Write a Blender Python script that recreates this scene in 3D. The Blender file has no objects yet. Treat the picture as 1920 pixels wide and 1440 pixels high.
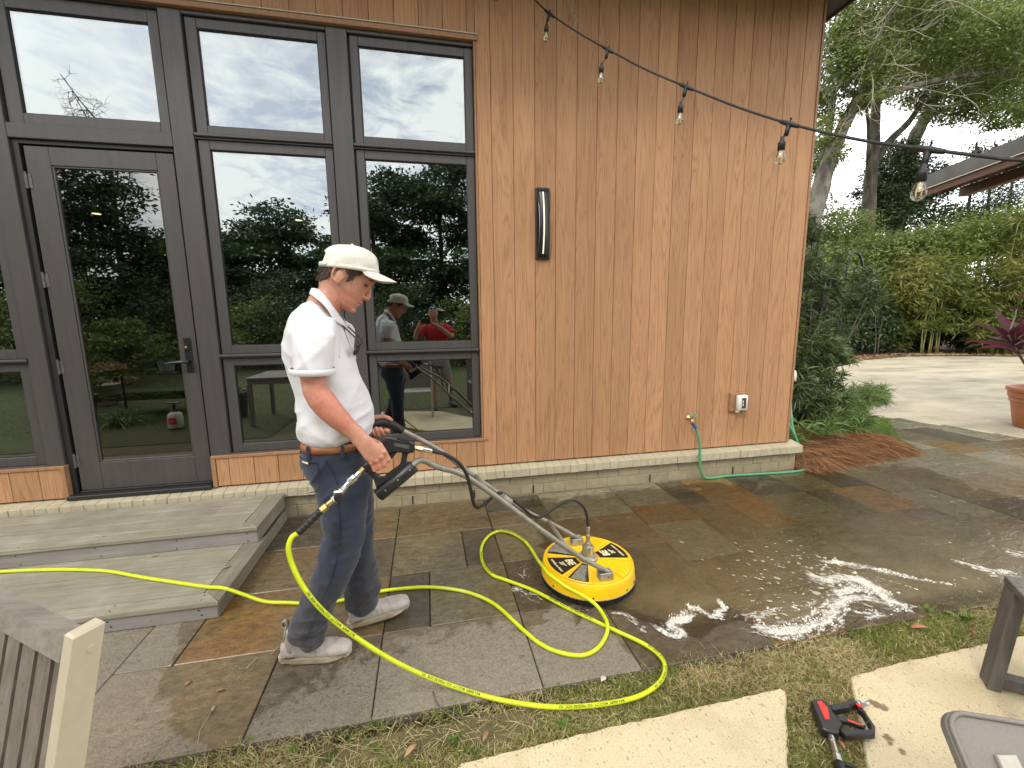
import bpy, bmesh, math, random
import numpy as np
from mathutils import Vector, Matrix

random.seed(7); RNG = np.random.default_rng(11)
S = bpy.context.scene
COL = S.collection
PI = math.pi

# ------------------------------------------------------------------ camera
EYE = (0.0, 0.0, 1.57)
pit, rol, yaw = math.radians(8.59), math.radians(-0.681), math.radians(11.349)
fw = Vector((math.sin(yaw)*math.cos(pit), math.cos(yaw)*math.cos(pit), -math.sin(pit)))
r0 = Vector((math.cos(yaw), -math.sin(yaw), 0)); u0 = r0.cross(fw)
rt = r0*math.cos(rol) + u0*math.sin(rol); up = -r0*math.sin(rol) + u0*math.cos(rol)
cd = bpy.data.cameras.new('camera'); cam = bpy.data.objects.new('camera', cd); COL.objects.link(cam)
cam.matrix_world = Matrix(((rt.x, up.x, -fw.x, EYE[0]), (rt.y, up.y, -fw.y, EYE[1]), (rt.z, up.z, -fw.z, EYE[2]), (0, 0, 0, 1)))
cd.sensor_width = 36.0; cd.lens = 792.84/1920*36.0; cd.clip_start = 0.02; cd.clip_end = 900
S.camera = cam

# ------------------------------------------------------------------ sky, sun, exposure
SUN_DIR = Vector((-0.50, -0.62, 0.80)).normalized()
SUN_EL = math.asin(SUN_DIR.z); SUN_ROT = math.atan2(SUN_DIR.x, SUN_DIR.y)
W = bpy.data.worlds.new('World'); S.world = W; W.use_nodes = True
nt = W.node_tree; nt.nodes.clear()
def N(t, typ, **kw):
    n = t.nodes.new(typ)
    for k, v in kw.items(): setattr(n, k, v)
    return n
wo = N(nt, 'ShaderNodeOutputWorld'); bg = N(nt, 'ShaderNodeBackground'); bg.inputs['Strength'].default_value = 0.15
sky = N(nt, 'ShaderNodeTexSky', sky_type='NISHITA', sun_disc=False, sun_elevation=SUN_EL, sun_rotation=SUN_ROT)
sky.air_density = 1.0; sky.dust_density = 1.5; sky.ozone_density = 1.0
tc = N(nt, 'ShaderNodeTexCoord'); sx = N(nt, 'ShaderNodeSeparateXYZ'); nt.links.new(tc.outputs['Generated'], sx.inputs[0])
zz = N(nt, 'ShaderNodeMath', operation='MAXIMUM'); nt.links.new(sx.outputs[2], zz.inputs[0]); zz.inputs[1].default_value = 0.0
zb = N(nt, 'ShaderNodeMath', operation='ADD'); nt.links.new(zz.outputs[0], zb.inputs[0]); zb.inputs[1].default_value = 0.12
dx = N(nt, 'ShaderNodeMath', operation='DIVIDE'); dy = N(nt, 'ShaderNodeMath', operation='DIVIDE')
nt.links.new(sx.outputs[0], dx.inputs[0]); nt.links.new(zb.outputs[0], dx.inputs[1])
nt.links.new(sx.outputs[1], dy.inputs[0]); nt.links.new(zb.outputs[0], dy.inputs[1])
cv = N(nt, 'ShaderNodeCombineXYZ'); nt.links.new(dx.outputs[0], cv.inputs[0]); nt.links.new(dy.outputs[0], cv.inputs[1])
n1 = N(nt, 'ShaderNodeTexNoise'); n1.inputs['Scale'].default_value = 1.1; n1.inputs['Detail'].default_value = 7; n1.inputs['Roughness'].default_value = 0.6; n1.inputs['Distortion'].default_value = 0.4
n2 = N(nt, 'ShaderNodeTexNoise'); n2.inputs['Scale'].default_value = 7.5; n2.inputs['Detail'].default_value = 6; n2.inputs['Roughness'].default_value = 0.6; n2.inputs['Distortion'].default_value = 0.6
for n in (n1, n2): nt.links.new(cv.outputs[0], n.inputs['Vector'])
ad = N(nt, 'ShaderNodeMath', operation='MULTIPLY_ADD'); nt.links.new(n2.outputs[0], ad.inputs[0]); ad.inputs[1].default_value = 0.85
nt.links.new(n1.outputs[0], ad.inputs[2])
cr = N(nt, 'ShaderNodeValToRGB'); nt.links.new(ad.outputs[0], cr.inputs[0])
cr.color_ramp.elements[0].position = 0.72; cr.color_ramp.elements[0].color = (0.22, 0.22, 0.22, 1)
cr.color_ramp.elements[1].position = 0.98; cr.color_ramp.elements[1].color = (1, 1, 1, 1)
mx = N(nt, 'ShaderNodeMix', data_type='RGBA'); nt.links.new(cr.outputs[0], mx.inputs['Factor'])
sg = N(nt, 'ShaderNodeMix', data_type='RGBA', blend_type='MULTIPLY'); sg.inputs['Factor'].default_value = 1; nt.links.new(sky.outputs[0], [k for k in sg.inputs if k.name == 'A' and k.type == 'RGBA'][0]); [k for k in sg.inputs if k.name == 'B' and k.type == 'RGBA'][0].default_value = (1.55, 1.55, 1.55, 1); nt.links.new([k for k in sg.outputs if k.type == 'RGBA'][0], [k for k in mx.inputs if k.name == 'A' and k.type == 'RGBA'][0]); [k for k in mx.inputs if k.name == 'B' and k.type == 'RGBA'][0].default_value = (19.0, 18.7, 18.2, 1)
nt.links.new([k for k in mx.outputs if k.type == 'RGBA'][0], bg.inputs['Color']); nt.links.new(bg.outputs[0], wo.inputs[0])

sl = bpy.data.lights.new('sun', 'SUN'); sl.energy = 1.5; sl.angle = math.radians(10); sl.color = (1.0, 0.91, 0.77)
sun = bpy.data.objects.new('sun', sl); COL.objects.link(sun); sun.rotation_euler = (-SUN_DIR).to_track_quat('-Z', 'Y').to_euler()
S.view_settings.view_transform = 'Standard'; S.view_settings.look = 'None'; S.view_settings.exposure = -0.06; S.view_settings.gamma = 1.0
S.view_settings.use_curve_mapping = False
S.cycles.use_denoising = True
S.cycles.max_bounces = 8; S.cycles.transparent_max_bounces = 12; S.cycles.sample_clamp_indirect = 6.0

# ------------------------------------------------------------------ helpers
WL = {}
def tag(o, label=None, cat=None, group=None, kind=None):
    if label: o['label'] = label
    if cat: o['category'] = cat
    if group: o['group'] = group
    if kind: o['kind'] = kind
    return o
def empty(name, loc=(0, 0, 0), label=None, cat=None, group=None, kind=None):
    o = bpy.data.objects.new(name, None); COL.objects.link(o); o.location = loc; o.empty_display_size = 0.1
    WL[o.name] = Vector(loc); return tag(o, label, cat, group, kind)
def link(name, me, m=None, parent=None):
    o = bpy.data.objects.new(name, me); COL.objects.link(o)
    if m is not None and len(me.materials) == 0: me.materials.append(m)
    if parent is not None: o.parent = parent
    WL[o.name] = WL.get(parent.name, Vector()) if parent is not None else Vector()
    return o
def smooth(me, on=True): me.polygons.foreach_set('use_smooth', np.full(len(me.polygons), on))

def frames(path):
    P = np.asarray(path, float); n = len(P)
    T = np.zeros_like(P); T[1:-1] = P[2:]-P[:-2]; T[0] = P[1]-P[0]; T[-1] = P[-1]-P[-2]
    T /= np.maximum(np.linalg.norm(T, axis=1, keepdims=True), 1e-9)
    a = np.array([0, 0, 1.0]) if abs(T[0][2]) < 0.9 else np.array([1.0, 0, 0])
    U = np.zeros_like(P); u = np.cross(T[0], a); u /= np.linalg.norm(u)
    for i in range(n):
        u = u - T[i]*(u@T[i]); u /= max(np.linalg.norm(u), 1e-9); U[i] = u
    return P, T, U, np.cross(T, U)
def catmull(pts, k=6):
    P = np.asarray(pts, float); Q = np.vstack([2*P[0]-P[1], P, 2*P[-1]-P[-2]]); out = []
    for i in range(1, len(Q)-2):
        p0, p1, p2, p3 = Q[i-1:i+3]
        for t in np.linspace(0, 1, k, endpoint=False):
            out.append(.5*((2*p1)+(-p0+p2)*t+(2*p0-5*p1+4*p2-p3)*t*t+(-p0+3*p1-3*p2+p3)*t**3))
    out.append(P[-1]); return np.array(out)

class MB:
    def __init__(s): s.v = []; s.f = []; s.n = 0
    def add(s, V, F):
        V = np.asarray(V, float).reshape(-1, 3); s.v.append(V)
        s.f += [tuple(int(i)+s.n for i in f) for f in F]; s.n += len(V); return s
    def box(s, lo, hi, b=0.0, M=None):
        lo = np.minimum(lo, hi).astype(float); hi = np.maximum(lo, hi).astype(float)
        c = (lo+hi)/2; h = (hi-lo)/2; b = min(b, h.min()*0.49)
        if b <= 0:
            V = np.array([[x, y, z] for x in (-1, 1) for y in (-1, 1) for z in (-1, 1)])*h
            F = [(0, 1, 3, 2), (4, 6, 7, 5), (0, 4, 5, 1), (2, 3, 7, 6), (0, 2, 6, 4), (1, 5, 7, 3)]
        else:
            V = []; idx = {}
            for sxx in (-1, 1):
                for sy in (-1, 1):
                    for sz in (-1, 1):
                        sg = np.array([sxx, sy, sz])
                        for ax in range(3):
                            p = sg*(h-b); p[ax] = sg[ax]*h[ax]; idx[(sxx, sy, sz, ax)] = len(V); V.append(p)
            F = []
            for ax in range(3):
                o1, o2 = [k for k in range(3) if k != ax]
                for sg in (-1, 1):
                    q = []
                    for a, c2 in ((-1, -1), (1, -1), (1, 1), (-1, 1)):
                        k = [0, 0, 0]; k[ax] = sg; k[o1] = a; k[o2] = c2; q.append(idx[(*k, ax)])
                    F.append(q)
                for a in (-1, 1):
                    for c2 in (-1, 1):
                        k1 = [0, 0, 0]; k1[o1] = a; k1[o2] = c2; k1[ax] = -1; k2 = list(k1); k2[ax] = 1
                        F.append([idx[(*k1, o1)], idx[(*k2, o1)], idx[(*k2, o2)], idx[(*k1, o2)]])
            for sxx in (-1, 1):
                for sy in (-1, 1):
                    for sz in (-1, 1): F.append([idx[(sxx, sy, sz, a)] for a in range(3)])
            V = np.array(V)
            F2 = []
            for f in F:
                p = V[list(f)]; nn = np.cross(p[1]-p[0], p[2]-p[0])
                F2.append(f if nn@p.mean(0) > 0 else f[::-1])
            F = F2
        if M is not None: V = V@np.asarray(M, float).T
        return s.add(V+c, F)
    def loft(s, rings, caps=True, closed=True):
        R = [np.asarray(r, float) for r in rings]; m = len(R[0]); F = []
        for i in range(len(R)-1):
            for j in range(m if closed else m-1):
                a, b = i*m+j, i*m+(j+1) % m; F.append((a, b, b+m, a+m))
        if caps and closed:
            F.append(tuple(range(m))[::-1]); F.append(tuple(range((len(R)-1)*m, len(R)*m)))
        return s.add(np.vstack(R), F)
    def tube(s, path, r, n=8, caps=True):
        P, T, U, V = frames(path); r = np.broadcast_to(np.asarray(r, float), (len(P),))
        th = np.arange(n)*2*PI/n
        return s.loft([P[i]+r[i]*(np.cos(th)[:, None]*U[i]+np.sin(th)[:, None]*V[i]) for i in range(len(P))], caps)
    def ellipsoid(s, c, rad, n=12, m=8, M=None):
        rings = []
        for i in range(m+1):
            ph = -PI/2+PI*i/m; rr = max(math.cos(ph), 0.02); th = np.arange(n)*2*PI/n
            q = np.stack([rr*np.cos(th), rr*np.sin(th), np.full(n, math.sin(ph))], 1)*np.asarray(rad)
            if M is not None: q = q@np.asarray(M, float).T
            rings.append(q+np.asarray(c, float))
        return s.loft(rings)
    def lathe(s, prof, c=(0, 0, 0), n=24, axis=(0, 0, 1), caps=True):
        q = Vector((0, 0, 1)).rotation_difference(Vector(axis)).to_matrix(); A = np.array(q); th = np.arange(n)*2*PI/n
        rings = [np.stack([r*np.cos(th), r*np.sin(th), np.full(n, z)], 1)@A.T+np.asarray(c, float) for r, z in prof]
        return s.loft(rings, caps)
    def prism(s, poly, off, b=0.0):          # closed 3-D polygon pushed along off, edges eased by b
        P = np.asarray(poly, float); off = np.asarray(off, float); n = len(P)
        c = P.mean(0)
        if b > 0:
            L = np.linalg.norm(off); d = off/L; nx = np.roll(P, -1, 0); pv = np.roll(P, 1, 0)
            e1 = P-pv; e2 = nx-P; e1 /= np.linalg.norm(e1, axis=1, keepdims=True)+1e-9; e2 /= np.linalg.norm(e2, axis=1, keepdims=True)+1e-9
            area = sum(np.cross(P[i]-c, nx[i]-c)@d for i in range(n)); sg = 1 if area > 0 else -1
            inn = np.cross(np.tile(d, (n, 1)), e1+e2)*sg; inn /= np.linalg.norm(inn, axis=1, keepdims=True)+1e-9
            I = P+inn*b
            return s.loft([I, P+d*b, P+off-d*b, I+off])
        return s.loft([P, P+off])
    def mesh(s, name):
        me = bpy.data.meshes.new(name); V = np.vstack(s.v) if s.v else np.zeros((0, 3))
        me.from_pydata(V.tolist(), [], s.f); me.update(); return me
    def build(s, name, m=None, parent=None, sm=False, fix=True):
        off = np.array(WL[parent.name]) if parent is not None else np.zeros(3)
        for a in s.v: a -= off
        me = s.mesh(name)
        if fix:
            bm = bmesh.new(); bm.from_mesh(me); bmesh.ops.recalc_face_normals(bm, faces=bm.faces); bm.to_mesh(me); bm.free()
        if sm: smooth(me)
        o = link(name, me, m, parent)
        if sm == 'auto' or sm == 2:
            try:
                me.set_sharp_from_angle(angle=math.radians(40))
            except Exception: pass
        return o

def cloud(name, V, m, parent=None, tri=False):      # V (N,k,3): N separate polygons of k corners
    V = np.asarray(V, np.float32); Nn, k, _ = V.shape
    if parent is not None: V = V-np.array(WL[parent.name], np.float32)
    me = bpy.data.meshes.new(name); me.vertices.add(Nn*k); me.vertices.foreach_set('co', V.ravel())
    me.loops.add(Nn*k); me.loops.foreach_set('vertex_index', np.arange(Nn*k, dtype=np.int32))
    me.polygons.add(Nn); me.polygons.foreach_set('loop_start', np.arange(Nn, dtype=np.int32)*k)
    me.update(calc_edges=True); return link(name, me, m, parent)
def unit(a): return a/np.maximum(np.linalg.norm(a, axis=-1, keepdims=True), 1e-9)
def leaf_quads(C, D, L, Wd, rng=RNG, fold=0.0):
    n = len(C); D = unit(D); R = unit(rng.normal(size=(n, 3))); Sd = unit(np.cross(D, R))
    L = np.broadcast_to(L, (n,))[:, None]; Wd = np.broadcast_to(Wd, (n,))[:, None]
    return np.stack([C, C+D*L*.45+Sd*Wd*.5, C+D*L, C+D*L*.45-Sd*Wd*.5], 1)
def strap_quads(C, D, L, Wd, droop, segs=3, rng=RNG, side=None):
    n = len(C); D = unit(D); Sd = unit(np.cross(D, np.array([0, 0, 1.0])+rng.normal(size=(n, 3))*.5)) if side is None else side
    L = np.broadcast_to(L, (n,)); Wd = np.broadcast_to(Wd, (n,)); pts = []; ts = np.linspace(0, 1, segs+1)
    for t in ts: pts.append(C+D*(L*t)[:, None]+np.array([0, 0, -1.0])*(np.broadcast_to(droop, (n,))*L*t*t)[:, None])
    out = []
    w = [0.7, 1.0, 0.75, 0.12] if segs == 3 else np.interp(ts, [0, .35, .75, 1], [.7, 1, .7, .1])
    for i in range(segs):
        a = Sd*(Wd*w[i]*.5)[:, None]; b = Sd*(Wd*w[i+1]*.5)[:, None]
        out.append(np.stack([pts[i]-a, pts[i]+a, pts[i+1]+b, pts[i+1]-b], 1))
    return np.concatenate(out)
def strap_mesh(name, C, D, L, Wd, droop, m, parent=None, segs=3, rng=RNG):      # connected blades so that each blade is one island
    n = len(C); D = unit(D); Sd = unit(np.cross(D, rng.normal(size=(n, 3))))
    L = np.broadcast_to(L, (n,)); Wd = np.broadcast_to(Wd, (n,)); ts = np.linspace(0, 1, segs+1); w = np.interp(ts, [0, .35, .75, 1], [.75, 1, .75, .08])
    V = np.zeros((n, 2*(segs+1), 3), np.float32)
    for i, t in enumerate(ts):
        p = C+D*(L*t)[:, None]+np.array([0, 0, -1.0])*(np.broadcast_to(droop, (n,))*L*t*t)[:, None]; a = Sd*(Wd*w[i]*.5)[:, None]
        V[:, 2*i] = p-a; V[:, 2*i+1] = p+a
    if parent is not None: V -= np.array(WL[parent.name], np.float32)
    K = 2*(segs+1); base = np.arange(n, dtype=np.int32)[:, None, None]*K
    q = np.array([[2*i, 2*i+1, 2*i+3, 2*i+2] for i in range(segs)], np.int32)[None]; F = (base+q).reshape(-1)
    me = bpy.data.meshes.new(name); me.vertices.add(n*K); me.vertices.foreach_set('co', V.ravel())
    me.loops.add(len(F)); me.loops.foreach_set('vertex_index', F); me.polygons.add(n*segs)
    me.polygons.foreach_set('loop_start', np.arange(n*segs, dtype=np.int32)*4); me.update(calc_edges=True); smooth(me)
    return link(name, me, m, parent)

def fuse(mbs, voxel, sm=4, fac=0.5):           # one closed skin from several closed lumps
    me = bpy.data.meshes.new('t'); mb = MB()
    for m_ in mbs:
        for a in m_.v: pass
        mb.add(np.vstack(m_.v), m_.f)
    V = np.vstack(mb.v); me.from_pydata(V.tolist(), [], mb.f); me.update()
    bm = bmesh.new(); bm.from_mesh(me); bmesh.ops.recalc_face_normals(bm, faces=bm.faces); bm.to_mesh(me); bm.free()
    o = bpy.data.objects.new('t', me); COL.objects.link(o)
    r = o.modifiers.new('r', 'REMESH'); r.mode = 'VOXEL'; r.voxel_size = voxel; r.adaptivity = 0
    if sm:
        s_ = o.modifiers.new('s', 'SMOOTH'); s_.factor = fac; s_.iterations = sm
    dg = bpy.context.evaluated_depsgraph_get(); dg.update(); out = bpy.data.meshes.new_from_object(o.evaluated_get(dg))
    bpy.data.objects.remove(o); bpy.data.meshes.remove(me); smooth(out); return out
def vco(me):
    a = np.zeros(len(me.vertices)*3); me.vertices.foreach_get('co', a); return a.reshape(-1, 3)
def vno(me):
    a = np.zeros(len(me.vertices)*3); me.vertex_normals.foreach_get('vector', a); return a.reshape(-1, 3)
def setco(me, a): me.vertices.foreach_set('co', np.ascontiguousarray(a, np.float32).ravel()); me.update()
_h = np.random.default_rng(5).random((32, 32, 32))
def vnoise(P, f=1.0):
    P = np.asarray(P)*f; i = np.floor(P).astype(int); t = P-i; t = t*t*(3-2*t); i &= 31; j = (i+1) & 31; g = lambda a, b, c: _h[a, b, c]
    x0 = g(i[:, 0], i[:, 1], i[:, 2])*(1-t[:, 0])+g(j[:, 0], i[:, 1], i[:, 2])*t[:, 0]; x1 = g(i[:, 0], j[:, 1], i[:, 2])*(1-t[:, 0])+g(j[:, 0], j[:, 1], i[:, 2])*t[:, 0]
    x2 = g(i[:, 0], i[:, 1], j[:, 2])*(1-t[:, 0])+g(j[:, 0], i[:, 1], j[:, 2])*t[:, 0]; x3 = g(i[:, 0], j[:, 1], j[:, 2])*(1-t[:, 0])+g(j[:, 0], j[:, 1], j[:, 2])*t[:, 0]
    y0 = x0*(1-t[:, 1])+x1*t[:, 1]; y1 = x2*(1-t[:, 1])+x3*t[:, 1]; return y0*(1-t[:, 2])+y1*t[:, 2]-.5
def ring(c, a, b, n=20, e=2.0):
    th = np.arange(n)*2*PI/n; c_, s_ = np.cos(th), np.sin(th)
    x = np.sign(c_)*np.abs(c_)**(2/e); y = np.sign(s_)*np.abs(s_)**(2/e)
    return np.asarray(c, float)+x[:, None]*np.asarray(a, float)+y[:, None]*np.asarray(b, float)
def rows(T, n=24, e=2.3):                       # rows (x0,z0,x1,z1,y,half depth) -> rings
    return [ring(((r[0]+r[2])/2, r[4], (r[1]+r[3])/2), ((r[2]-r[0])/2, 0, (r[3]-r[1])/2), (0, r[5], 0), n, e) for r in T]
def text_mesh(body, size, bold=0.0, shear=0.0):
    c = bpy.data.curves.new('t', 'FONT'); c.body = body; c.size = size; c.align_x = 'CENTER'; c.align_y = 'CENTER'; c.offset = bold; c.shear = shear; c.resolution_u = 2
    o = bpy.data.objects.new('t', c); COL.objects.link(o); dg = bpy.context.evaluated_depsgraph_get(); dg.update()
    me = bpy.data.meshes.new_from_object(o.evaluated_get(dg)); V = vco(me); F = [tuple(p.vertices) for p in me.polygons]
    bpy.data.objects.remove(o); bpy.data.curves.remove(c); bpy.data.meshes.remove(me); return V, F

# ------------------------------------------------------------------ materials
def new_mat(name):
    m = bpy.data.materials.new(name); m.use_nodes = True; t = m.node_tree; t.nodes.clear()
    o = N(t, 'ShaderNodeOutputMaterial'); p = N(t, 'ShaderNodeBsdfPrincipled'); t.links.new(p.outputs[0], o.inputs[0]); return m, t, p, o
def coords(t, scale=(1, 1, 1), rnd=0.0, rot=(0, 0, 0), kind='Object'):
    tc = N(t, 'ShaderNodeTexCoord'); mp = N(t, 'ShaderNodeMapping'); mp.inputs['Scale'].default_value = scale; mp.inputs['Rotation'].default_value = rot
    t.links.new(tc.outputs[kind], mp.inputs[0])
    if rnd:
        oi = N(t, 'ShaderNodeObjectInfo'); ml = N(t, 'ShaderNodeMath', operation='MULTIPLY'); ml.inputs[1].default_value = rnd
        t.links.new(oi.outputs['Random'], ml.inputs[0]); cb = N(t, 'ShaderNodeCombineXYZ')
        for i in range(3): t.links.new(ml.outputs[0], cb.inputs[i])
        t.links.new(cb.outputs[0], mp.inputs['Location'])
    return mp.outputs[0]
def noise(t, vec, scale, detail=4, rough=0.55, dist=0.0):
    n = N(t, 'ShaderNodeTexNoise'); n.inputs['Scale'].default_value = scale; n.inputs['Detail'].default_value = detail; n.inputs['Roughness'].default_value = rough; n.inputs['Distortion'].default_value = dist
    if vec is not None: t.links.new(vec, n.inputs['Vector'])
    return n.outputs[0]
def ramp(t, fac, stops, interp='LINEAR'):
    r = N(t, 'ShaderNodeValToRGB'); r.color_ramp.interpolation = interp; e = r.color_ramp.elements
    while len(e) > 1: e.remove(e[-1])
    for i, (p, c) in enumerate(stops):
        q = e[0] if i == 0 else e.new(p)
        q.position = p; q.color = (*c, 1) if len(c) == 3 else c
    if fac is not None: t.links.new(fac, r.inputs[0])
    return r.outputs[0]
def mix(t, fac, a, b, mode='MIX'):
    m = N(t, 'ShaderNodeMix', data_type='RGBA', blend_type=mode)
    for s, v in (('Factor', fac), ('A', a), ('B', b)):
        i = [k for k in m.inputs if k.name == s and (k.type == 'RGBA' or s == 'Factor' and k.type == 'VALUE')][0]
        if hasattr(v, 'is_output') or isinstance(v, bpy.types.NodeSocket): t.links.new(v, i)
        elif s == 'Factor': i.default_value = v
        else: i.default_value = (*v, 1)
    return [k for k in m.outputs if k.type == 'RGBA'][0]
def math_(t, op, a, b=None, c=None, clamp=False):
    m = N(t, 'ShaderNodeMath', operation=op, use_clamp=clamp)
    for i, v in enumerate((a, b, c)):
        if v is None: continue
        if isinstance(v, bpy.types.NodeSocket): t.links.new(v, m.inputs[i])
        else: m.inputs[i].default_value = v
    return m.outputs[0]
def bump(t, p, h, strength=0.3, dist=0.01):
    b = N(t, 'ShaderNodeBump'); b.inputs['Strength'].default_value = strength; b.inputs['Distance'].default_value = dist
    t.links.new(h, b.inputs['Height']); t.links.new(b.outputs[0], p.inputs['Normal']); return b
def pm(name, c0, c1=None, scale=8, stretch=(1, 1, 1), rough=0.6, rvar=0.0, detail=5, bmp=0.0, bdist=0.004, bscale=None, rnd=0.0, vary=0.0, metal=0.0, spec=0.5, lo=0.35, hi=0.65, coat=0.0, sheen=0.0):
    m, t, p, o = new_mat(name); c1 = c1 or tuple(x*0.75 for x in c0)
    v = coords(t, stretch, rnd); n = noise(t, v, scale, detail)
    col = ramp(t, n, [(lo, c0), (hi, c1)])
    if vary:
        oi = N(t, 'ShaderNodeObjectInfo'); k = math_(t, 'MULTIPLY_ADD', oi.outputs['Random'], 2*vary, 1-vary)
        cb = N(t, 'ShaderNodeCombineColor'); [t.links.new(k, cb.inputs[i]) for i in range(3)]; col = mix(t, 1.0, col, cb.outputs[0], 'MULTIPLY')
    t.links.new(col, p.inputs['Base Color']); p.inputs['Metallic'].default_value = metal; p.inputs['Specular IOR Level'].default_value = spec
    if rvar: t.links.new(math_(t, 'MULTIPLY_ADD', n, rvar*2, rough-rvar), p.inputs['Roughness'])
    else: p.inputs['Roughness'].default_value = rough
    if bmp: bump(t, p, noise(t, v, bscale or scale*3, 4), bmp, bdist)
    if coat: p.inputs['Coat Weight'].default_value = coat
    if sheen: p.inputs['Sheen Weight'].default_value = sheen
    return m
def leaf_mat(name, cols, rough=0.45, trans=0.35, spec=0.4):
    m, t, p, o = new_mat(name); g = N(t, 'ShaderNodeNewGeometry'); c = ramp(t, g.outputs['Random Per Island'], cols)
    v = coords(t); k = noise(t, v, 0.9, 3); c = mix(t, 0.35, c, ramp(t, k, [(0.3, tuple(x*0.55 for x in cols[0][1])), (0.7, tuple(min(1, x*1.25) for x in cols[-1][1]))]))
    t.links.new(c, p.inputs['Base Color']); p.inputs['Roughness'].default_value = rough; p.inputs['Specular IOR Level'].default_value = spec
    tr = N(t, 'ShaderNodeBsdfTranslucent'); t.links.new(c, tr.inputs[0]); ms = N(t, 'ShaderNodeMixShader'); ms.inputs[0].default_value = trans
    t.links.new(p.outputs[0], ms.inputs[1]); t.links.new(tr.outputs[0], ms.inputs[2]); t.links.new(ms.outputs[0], o.inputs[0]); return m

def siding_mat():
    m, t, p, o = new_mat('cedar_siding'); v = coords(t, (1, 1, 0.055), 60.0)
    a = noise(t, v, 9, 3, 0.5, 1.2)
    w = N(t, 'ShaderNodeMath', operation='MULTIPLY'); t.links.new(a, w.inputs[0]); w.inputs[1].default_value = 22.0
    fr = math_(t, 'PINGPONG', w.outputs[0], 1.0); fr = math_(t, 'POWER', fr, 0.6)
    v2 = coords(t, (1, 1, 0.03), 60.0); fine = noise(t, v2, 150, 3, 0.6)
    g = math_(t, 'ADD', math_(t, 'MULTIPLY', fr, 0.62), math_(t, 'MULTIPLY', fine, 0.62))
    col = ramp(t, g, [(0.20, (0.195, 0.095, 0.043)), (0.48, (0.350, 0.182, 0.088)), (0.85, (0.44, 0.242, 0.123))])
    big = noise(t, coords(t, (1.5, 1, 0.5), 30), 2.2, 3); col = mix(t, 0.25, col, ramp(t, big, [(0.3, (0.300, 0.152, 0.072)), (0.7, (0.42, 0.238, 0.122))]))
    oi = N(t, 'ShaderNodeObjectInfo'); k = math_(t, 'MULTIPLY_ADD', oi.outputs['Random'], 0.20, 0.90); cb = N(t, 'ShaderNodeCombineColor'); [t.links.new(k, cb.inputs[i]) for i in range(3)]
    col = mix(t, 1.0, col, cb.outputs[0], 'MULTIPLY'); t.links.new(col, p.inputs['Base Color']); p.inputs['Roughness'].default_value = 0.62; p.inputs['Specular IOR Level'].default_value = 0.3
    bump(t, p, g, 0.6, 0.0015); return m
def wood_mat(name, c0, c1, c2, axis=0, rough=0.75, moss=0.0, dark=None):
    sc = [1, 1, 1]; sc[axis] = 0.045; m, t, p, o = new_mat(name); v = coords(t, tuple(sc), 40.0)
    g = noise(t, v, 55, 5, 0.65); col = ramp(t, g, [(0.3, c0), (0.5, c1), (0.72, c2)])
    b = noise(t, coords(t, (1, 1, 1), 20.0), 5, 4); col = mix(t, 0.45, col, ramp(t, b, [(0.3, c0), (0.7, c2)]))
    if moss: col = mix(t, math_(t, 'MULTIPLY', ramp(t, noise(t, coords(t), 3.3, 5), [(0.45, (0, 0, 0)), (0.65, (1, 1, 1))]), moss), col, (0.20, 0.20, 0.13))
    st = ramp(t, noise(t, coords(t), 60, 2), [(0.69, (0, 0, 0)), (0.73, (1, 1, 1))]); col = mix(t, math_(t, 'MULTIPLY', st, 0.55), col, tuple(x*.35 for x in c0))
    t.links.new(col, p.inputs['Base Color']); p.inputs['Roughness'].default_value = rough; bump(t, p, g, 0.45, 0.002); return m

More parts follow.
